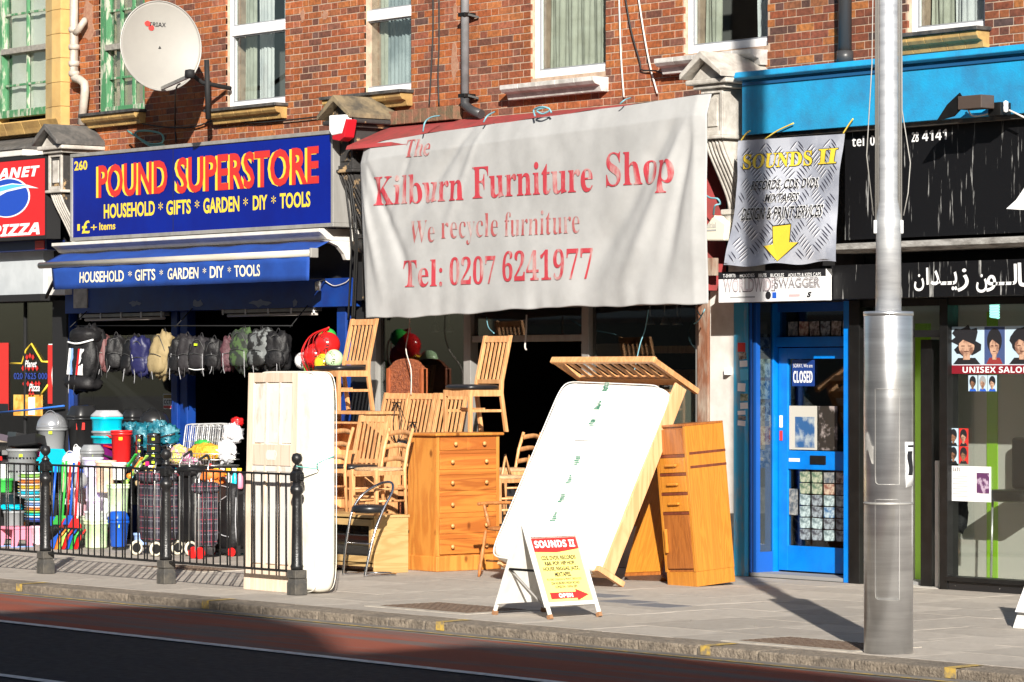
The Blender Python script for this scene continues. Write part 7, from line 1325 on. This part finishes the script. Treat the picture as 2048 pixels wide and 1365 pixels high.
# trolleys and luggage
def tartan():
    m = bpy.data.materials.new('tartan fabric'); m.use_nodes = True; n = m.node_tree.nodes; L = m.node_tree.links; b = n['Principled BSDF']; b.inputs['Roughness'].default_value = .85
    tc = n.new('ShaderNodeTexCoord'); sp = n.new('ShaderNodeSeparateXYZ'); L.new(tc.outputs['Object'], sp.inputs[0]); out = None
    ad = n.new('ShaderNodeMath'); ad.operation = 'ADD'; L.new(sp.outputs[0], ad.inputs[0]); L.new(sp.outputs[1], ad.inputs[1])
    col_ = (.022, .02, .035, 1)
    for (src, f, off, w, c) in ((ad.outputs[0], 9, .0, .25, (.005, .004, .012, 1)), (sp.outputs[2], 9, .2, .25, (.005, .004, .012, 1)), (ad.outputs[0], 9, .3, .06, (.35, .04, .06, 1)), (sp.outputs[2], 9, .5, .07, (.35, .04, .06, 1)), (ad.outputs[0], 9, .62, .045, (.4, .4, .42, 1)), (sp.outputs[2], 9, .8, .04, (.3, .3, .33, 1)), (ad.outputs[0], 9, .78, .03, (.4, .4, .42, 1))):
        mu = n.new('ShaderNodeMath'); mu.operation = 'MULTIPLY_ADD'; mu.inputs[1].default_value = f; mu.inputs[2].default_value = off + 20; L.new(src, mu.inputs[0]); fr = n.new('ShaderNodeMath'); fr.operation = 'FRACT'; L.new(mu.outputs[0], fr.inputs[0]); lt = n.new('ShaderNodeMath'); lt.operation = 'LESS_THAN'; lt.inputs[1].default_value = w; L.new(fr.outputs[0], lt.inputs[0])
        mm_ = n.new('ShaderNodeMath'); mm_.operation = 'MULTIPLY'; mm_.inputs[1].default_value = .65; L.new(lt.outputs[0], mm_.inputs[0])
        x = n.new('ShaderNodeMix'); x.data_type = 'RGBA'; L.new(mm_.outputs[0], x.inputs[0]); x.inputs[7].default_value = c
        if out: L.new(out, x.inputs[6])
        else: x.inputs[6].default_value = col_
        out = x.outputs[2]
    L.new(out, b.inputs['Base Color']); return m
m_tart = tartan(); m_nyl = mat('black nylon', (.006, .006, .007), .55, spec=.35, c2=(.012, .011, .012), sc_=8, bump=.6); m_tyre = mat('cream tyre', (.62, .57, .45), .6)
def trolley(lb, p, w, d, h, z0, m, yaw=0, wheels=m_tyre, whr=.075, flap=True, piping=None, pull=True):
    t = thing('shopping_trolley', lb, 'trolley', p, yaw); b = MB(); b.blob((0, 0, z0 + h / 2), (w / 2, d / 2, h / 2), 7, int(p[0] * 10) % 9, .04, 36, 24, 3); b.build('bag', m, t, world=False)
    if flap: b = MB(); b.blob((0, -.02, z0 + h - .03), (w / 2 + .02, d / 2 + .03, .06), 4, 2, .15, 30, 12, 4); b.build('flap', m, t, world=False)
    for sx in (-1, 1):
        wl = MB(); wl.M = Matrix.Translation((sx * (w / 2 - .02), -d / 2 - .02, whr)); wl.tube([(0, whr * .82 * math.cos(q), whr * .82 * math.sin(q)) for q in [2 * math.pi * k / 24 for k in range(24)]], whr * .2, 8, close=True); wo = wl.build('wheel', wheels, t, world=False)
        hb_ = MB(); hb_.M = Matrix.Translation((sx * (w / 2 - .02), -d / 2 - .02, whr)) @ Matrix.Rotation(R(90), 4, 'Y'); hb_.lathe([(whr * .7, -.01), (whr * .7, .01)], n=20); hb_.build('hub', P_['dgrey'] if wheels is m_tyre else wheels, wo, world=False)
        MB().tube([(sx * (w / 2 - .05), -d / 2 - .015, .05), (sx * (w / 2 - .05), -d / 2 - .015, z0 + h + .05), (sx * (w / 2 - .07), -d / 2 + .02, z0 + h + .12)], .009, 6).build('frame', m_alu, t, world=False)
    if pull: MB().tube(smooth([(-w / 2 + .07, -d / 2 + .02, z0 + h + .12), (0, -d / 2 + .06, z0 + h + .17), (w / 2 - .07, -d / 2 + .02, z0 + h + .12)]), .013, 8).build('handle', m_dk, t, world=False)
    if piping: MB().tube([(-w / 2 * .9, -d / 2 - .004, z0 + .02), (-w / 2 * .9, -d / 2 - .004, z0 + h - .06), (w / 2 * .9, -d / 2 - .004, z0 + h - .06), (w / 2 * .9, -d / 2 - .004, z0 + .02)], .008, 6, close=True).build('piping', piping, t, world=False)
    return t
g = G(292, 1112); trolley('dark tartan shopping trolley with cream tyred wheels', (g.x, g.y + .15, 0), .40, .26, .70, .13, m_tart, 0)
g = G(352, 1112); trolley('plain black shopping trolley left of the orange one', (g.x, g.y + .25, 0), .28, .26, .76, .13, m_nyl, 0, pull=True)
g = G(384, 1112); trolley('orange and white shopping trolley behind the railings', (g.x, g.y + .22, 0), .30, .2, .70, .15, mat('orange nylon', (.75, .2, .03), .6, c2=(.68, .17, .03), sc_=6, bump=.4), 8, m_wire, .07, piping=P_['white'])
g = G(400, 1118); trolley('narrow black checked trolley bag with red wheels', (g.x, g.y + .08, 0), .16, .2, .62, .12, m_tart, 0, P_['red'], .06, pull=False)
g = G(446, 1112); sc2 = thing('suitcase', 'black wheeled holdall with grey piping standing before the stripped door', 'suitcase', (g.x, g.y + .1, 0)); b = MB(); b.blob((0, 0, .40), (.20, .13, .34), 6, 4, .06, 36, 26, 3); b.build('body', m_nyl, sc2, world=False)
for pts_ in ([(-.15, -.135, .66), (-.1, -.14, .3), (-.04, -.14, .12)], [(-.13, -.137, .5), (.0, -.142, .56), (.14, -.14, .62)], [(-.12, -.14, .3), (.02, -.142, .22), (.15, -.14, .2)], [(.204, -.08, .6), (.206, -.09, .35), (.204, -.07, .12)], [(-.14, -.135, .70), (0, -.13, .715), (.14, -.135, .70)]): MB().tube(smooth(pts_, 5), .006, 6).build('piping', P_['lgrey'], sc2, world=False)
MB().box(-.17, .17, -.12, .12, .03, .075).build('base', P_['dgrey'], sc2, world=False, bev=.01); MB().tube(smooth([(-.08, -.1, .74), (0, -.1, .80), (.08, -.1, .74)]), .012, 8).build('handle', m_nyl, sc2, world=False)
for sx in (-1, 1): wl = MB(); wl.M = Matrix.Translation((sx * .17, -.12, .045)) @ Matrix.Rotation(R(90), 4, 'Y'); wl.lathe([(.045, -.015), (.045, .015)], n=18); wl.build('wheel', P_['red'], sc2, world=False)
g = G(470, 1108); t = thing('wire_crate', 'green and yellow boxes in a low wire crate beside the stripped door', 'crate', (g.x, g.y + .1, 0)); b = MB()
for k in range(8): b.tube([(-.2 + k * .057, -.12, 0), (-.2 + k * .057, -.12, .22)], .003, 4)
b.build('wire', m_alu, t, world=False, kind='stuff'); MB().box(-.2, -.02, -.1, .1, 0, .07).build('yellow_box', P_['yellow'], t, world=False); MB().box(.0, .2, -.1, .1, 0, .08).build('green_box', P_['teal'], t, world=False)
# kitchen utensils in the front of the pans
for i, (px, py, c, dx) in enumerate(((262, 925, 'green', .1), (272, 935, 'orange', .12), (284, 928, 'lime', .1), (268, 945, 'lime', .14), (300, 948, 'yellow', .1), (318, 950, 'hot', .05), (246, 950, 'white', .04), (328, 955, 'yellow', .04), (340, 895, 'cyan', .0), (285, 955, 'tan', .08))):
    t = thing('kitchen_tool', {'green': 'green handled spatula', 'orange': 'orange handled spatula', 'lime': 'lime handled brush', 'yellow': 'yellow handled tool', 'hot': 'pink scrubber', 'white': 'white scrubber', 'cyan': 'pale blue drop shaped brush', 'tan': 'brown handled brush'}[c] + [' under the black pans', ' beside the green spatula', ' right of the orange spatula', ' above the tartan trolley flap', ' below the right pan stack', ' above the tartan bag', ' left of the tartan bag', ' beside the railing post', ' beside the post ball', ' low in the heap'][i], 'utensil', at(px, py, -1.55), 0, 'loose kitchen tools heaped over the tartan trolley')
    MB().bar((-dx, 0, -dx * .8), (dx, 0, dx * .8 + .01), .035, .018).build('handle', P_[c], t, world=False, bev=.006); MB().blob((-dx, -.01, -dx * .8), (.035, .02, .03), 2.5, i, .2, 12, 8).build('head', P_[c] if i % 2 else m_ss, t, world=False)
kb2 = thing('tool_crate', 'dark crate behind the heap of kitchen tools', 'crate', at(285, 960, -1.35)); MB().box(-.45, .35, -.1, .12, -.02, .14).build('body', m_dk, kb2, world=False); MB().box(-.42, -.4, -.05, .05, -kb2.location.z, -.02).build('leg', m_dk, kb2, world=False); MB().box(.3, .32, -.05, .05, -kb2.location.z, -.02).build('leg', m_dk, kb2, world=False)
# rucksacks hanging under the header
m_zip = mat('zip grey', (.05, .05, .05), .5)
def ruck(lb, px, pt, pb_, w, m, Y=-.45, acc=None, sd=0, pocket=True):
    p0 = at(px, pb_, Y); s = (Vector((p0.x, Y, 0)) - Vector((CX, CY, 0))).dot(FW); h = (pb_ - pt) / FPX * s; ww = w / FPX * s * 1.32; t = thing('rucksack', lb, 'rucksack', p0, 0, 'rucksacks hanging in a row under the blue header'); dd = ww * .33
    r_ = random.Random(sd * 13 + 5); t.rotation_euler = (R(r_.uniform(-8, 8)), R(r_.uniform(-9, 9)), R(r_.uniform(0, 50)))
    for q_ in range(2): xx = r_.uniform(-.4, .4) * ww; MB().tube(smooth([(xx, -dd * 1.05, h * r_.uniform(.3, .6)), (xx + .01, -dd * 1.1, h * .1), (xx + r_.uniform(-.03, .03), -dd * .9, -r_.uniform(.02, .1))], 4), .004, 4).build('webbing', m_zip if q_ else P_['lgrey'], t, world=False)
    b = MB(); b.blob((0, 0, h * .5), (ww * .5, dd, h * .5), [2.6, 3.2, 4.2][sd % 3], sd, .26, 30, 26, 2.6); b.build('body', m, t, world=False)
    if pocket: b = MB(); b.blob((0, -dd * .75, h * .3), (ww * .38, dd * .5, h * .22), 3.2, sd + 3, .15, 22, 14); b.build('pocket', m, t, world=False); b = MB(); b.tube(smooth([(-ww * .34, -dd * 1.1, h * .48), (0, -dd * 1.25, h * .52), (ww * .34, -dd * 1.1, h * .48)]), .004, 5); b.build('zip', acc or m_alup, t, world=False)
    b = MB(); b.tube(smooth([(-ww * .38, -dd * .72, h * .6), (-ww * .2, -dd * .95, h * .86), (0, -dd * .8, h * .93), (ww * .2, -dd * .95, h * .86), (ww * .38, -dd * .72, h * .6)]), .0045, 5); b.build('zip', acc or m_dk, t, world=False)
    for sx in (-1, 1): b = MB(); b.tube([(sx * ww * .47, -dd * .5, h * .72), (sx * ww * .52, -dd * .2, h * .45), (sx * ww * .47, -dd * .4, h * .15)], .009, 5); b.build('strap', m_nyl, t, world=False)
    MB().tube(smooth([(-.03, 0, h * .97), (0, 0, h + .05), (.03, 0, h * .97)]), .006, 6).build('loop', m_nyl, t, world=False)
    return t, ww, dd, h
m_kh = mat('khaki canvas', (.30, .23, .115), .8, c2=(.24, .18, .085), sc_=5, bump=.6); m_mau = mat('mauve nylon', (.13, .05, .05), .6, bump=.4); m_nav = mat('navy nylon', (.012, .013, .065), .5, bump=.5); m_mar = mat('maroon nylon', (.05, .012, .018), .6, c2=(.1, .04, .05), sc_=30, bump=.5); m_camo = mat('green camouflage', (.05, .09, .03), .7, c2=(.02, .025, .02), sc_=9, lo=.48, hi=.52); m_camg = mat('grey camouflage', (.14, .15, .15), .7, c2=(.01, .01, .01), sc_=8, lo=.48, hi=.52); m_chn = mat('dark grey nylon', (.022, .02, .022), .6, spec=.35, c2=(.014, .012, .014), sc_=8, bump=.5)
m_zip = mat('zip grey', (.05, .05, .05), .5)
t, ww, dd, h = ruck('large black and white striped trekking rucksack at the left end of the row', 166, 655, 780, 56, m_nyl, -.6, sd=1, pocket=False)
for i, (a, m) in enumerate(((-.30, 'white'), (-.22, 'lblue'), (.02, 'red'), (.09, 'white'), (.17, 'white'))): b = MB(); b.M = Matrix.Translation((a * ww, -dd * 1.0, h * .42)); b.box(-.012, .012, -.012, .03, -h * .2, h * .22); b.build('stripe', P_[m], t, world=False, bev=.003)
b = MB(); b.blob((0, -.02, h * .86), (ww * .46, dd * 1.15, h * .13), 3, 7, .15, 24, 12); b.build('lid', m_nyl, t, world=False); MB().tube(smooth([(-ww * .45, -dd * .9, h * .74), (0, -dd * 1.25, h * .72), (ww * .45, -dd * .9, h * .80)]), .011, 6).build('piping', P_['white'], t, world=False)
b = MB(); b.blob((0, -.01, h * .1), (ww * .52, dd * 1.1, h * .12), 3, 9, .15, 24, 12); b.build('bottom', m_nyl, t, world=False)
t, ww, dd, h = ruck('mauve rucksack with white swing tag', 203, 671, 745, 32, m_mau, sd=2); b = MB(); b.M = Matrix.Translation((.0, -dd * 1.35, h * .45)); b.box(-.022, .022, -.002, .002, -.045, .045); b.build('swing_tag', m_white, t, world=False)
for a in (('small glossy black rucksack with round pocket', 231, 673, 742, 30, m_nyl, 3), ('black rucksack with small red badge', 259, 675, 748, 32, m_nyl, 4), ('dark navy blue rucksack left of the khaki one', 287, 676, 752, 32, m_nav, 5), ('khaki canvas rucksack in the middle of the row', 323, 665, 754, 46, m_kh, 6), ('plain black rucksack right of the khaki one', 353, 676, 748, 30, m_nyl, 7), ('black pleated rucksack between the plain black and grey ones', 374, 673, 748, 30, m_chn, 8), ('dark grey school rucksack with green spot', 402, 675, 742, 38, m_chn, 9), ('dark nylon rucksack behind the grey school one', 428, 680, 740, 28, m_nyl, 10), ('maroon patterned rucksack left of the green camouflage one', 457, 676, 740, 24, m_mar, 11), ('green camouflage rucksack near the right end', 488, 660, 740, 44, m_camo, 12), ('grey and black camouflage rucksack at the right end', 530, 660, 738, 52, m_camg, 13), ('black rucksack overlapping the right end of the row', 556, 666, 738, 36, m_nyl, 14)):
    t, ww, dd, h = ruck(a[0], a[1], a[2], a[3], a[4], a[5], sd=a[6], acc=m_zip)
    if a[6] == 9: MB().tube(smooth([(-ww * .4, -dd * .9, h * .06), (0, -dd * 1.15, h * .03), (ww * .4, -dd * .9, h * .06)]), .006, 5).build('reflective_strip', m_white, t, world=False); b = MB(); b.M = Matrix.Translation((0, -dd * 1.15, h * .78)); b.box(-.012, .012, -.01, .02, -.012, .012); b.build('green_spot', m_tag, t, world=False)
rl = thing('hanging_rail', 'dark rail from which the rucksacks hang', 'rail', (X(360, -.4), -.4, 2.2)); MB().tube([W(150, 652, -.38), W(585, 652, -.38)], .006, 8).build('rail', m_dk, rl)
for px in (140, 350, 580): MB().tube([W(px, 655, -.38), Vector((X(px, -.38), -.15, 2.58))], .006, 6).build('bracket', m_dk, rl)
# net of balls
m_seam = mat('ball print', (.05, .01, .01), .4)
nb = thing('ball_net', 'red net bag of toy footballs hanging by the left high back chair', 'net bag', at(641, 700, -.5)); NB = []
for i, (px, py, rpx, c) in enumerate(((655, 690, 22, 'red'), (632, 712, 22, 'red'), (648, 727, 17, 'yellow'), (668, 718, 16, 'paleg'), (655, 675, 16, 'green'), (622, 735, 14, 'lime'), (606, 722, 15, 'white'))):
    c_ = at(px, py, -.5 + (.06 if i > 3 else -.03 * i)); r = rpx / 165; bl_i = i; t = tagit(MB().blob(c_, (r, r, r), 2, 0, 0, 24, 16).build('toy_ball', pl('ball ' + c, P_[c].node_tree.nodes['Principled BSDF'].inputs['Base Color'].default_value[:3], .15)), ['upper red toy football in the net', 'lower red toy football in the net', 'yellow toy volleyball in the net', 'pale green toy ball right in the net', 'dark green toy ball at the net top', 'lime toy ball at the net bottom', 'white toy ball hanging outside the net'][i], 'ball', 'toy balls in the hanging net')
    b = MB()
    for k in range(9):
        u_ = Vector((math.sin(k * 2.4) * .8 + .35, -.9, math.cos(k * 2.4) * .9)).normalized(); e1 = u_.cross(Vector((0, 0, 1))).normalized(); e2 = u_.cross(e1); b.add([c_ + (u_ * .985 + (e1 * math.cos(q) + e2 * math.sin(q)) * .2).normalized() * (r * 1.006) for q in [2 * math.pi * j / 5 for j in range(5)]], [(0, 1, 2, 3, 4)])
    b.build('printed_patch', m_seam, t, kind='stuff')
for k in range(16):
    q = k / 16 * 2 * math.pi; MB().tube(smooth([at(658, 655, -.5), at(640, 672, -.5) + Vector((.10 * math.cos(q), .1 * math.sin(q), 0)), at(637, 705, -.52) + Vector((.22 * math.cos(q), .15 * math.sin(q), 0)), at(636, 735, -.52) + Vector((.16 * math.cos(q), .12 * math.sin(q), 0)), at(628, 757, -.5)]), .003 if k % 5 else .007, 4).build('net_cord', P_['red'], nb)

# countless small wares between and under the racks
r_ = random.Random(11)
def wares(name, boxes, m, n, sz):
    b = MB()
    for k in range(n):
        x0, x1, y0, y1, Y = r_.choice(boxes); c = at(r_.uniform(x0, x1), r_.uniform(y0, y1), Y + r_.uniform(-.06, .06)); q = Matrix.Translation(c) @ Matrix.Rotation(r_.uniform(0, 3), 4, 'Z') @ Matrix.Rotation(r_.uniform(-.6, .6), 4, 'X'); b.M = q; s = [r_.uniform(.4, 1) * sz for _ in range(3)]; b.box(-s[0], s[0], -s[1] * .4, s[1] * .4, -s[2], s[2])
    return tagit(b.build(name, m, bev=.004), kind='stuff')
bxs = [(345, 480, 925, 985, -1.52), (245, 340, 935, 962, -1.42), (0, 130, 905, 935, -1.3), (225, 300, 925, 945, -1.1), (130, 240, 985, 1090, -1.5), (10, 95, 985, 1060, -1.45)]
for c, n, sz in (('red', 26, .035), ('white', 40, .035), ('cyan', 18, .03), ('yellow', 20, .025), ('hot', 16, .03), ('lime', 18, .03), ('dgrey', 40, .04), ('orange', 14, .03)): wares('assorted_packets', bxs, P_[c], n, sz)
for x0, lb, m_, d in ((-.9, 'tall dark wardrobe deep inside the furniture shop', w_dark, .5), (.0, 'pale wardrobe standing inside behind the shop door', w_beech, .5), (1.9, 'brown chest standing deep inside behind the right hand window', w_oakd, .5)):
    t = thing('wardrobe', lb, 'wardrobe', (x0, 2.6, 0)); h = 1.9 if x0 < 1 else 1.1; MB().box(x0 - .4, x0 + .4, 2.4, 2.9, 0, h).build('carcase', m_, t, bev=.01); MB().box(x0 - .38, x0 - .01, 2.38, 2.399, .1, h - .05).build('door', m_, t, bev=.006); MB().box(x0 + .01, x0 + .38, 2.38, 2.399, .1, h - .05).build('door', m_, t, bev=.006)
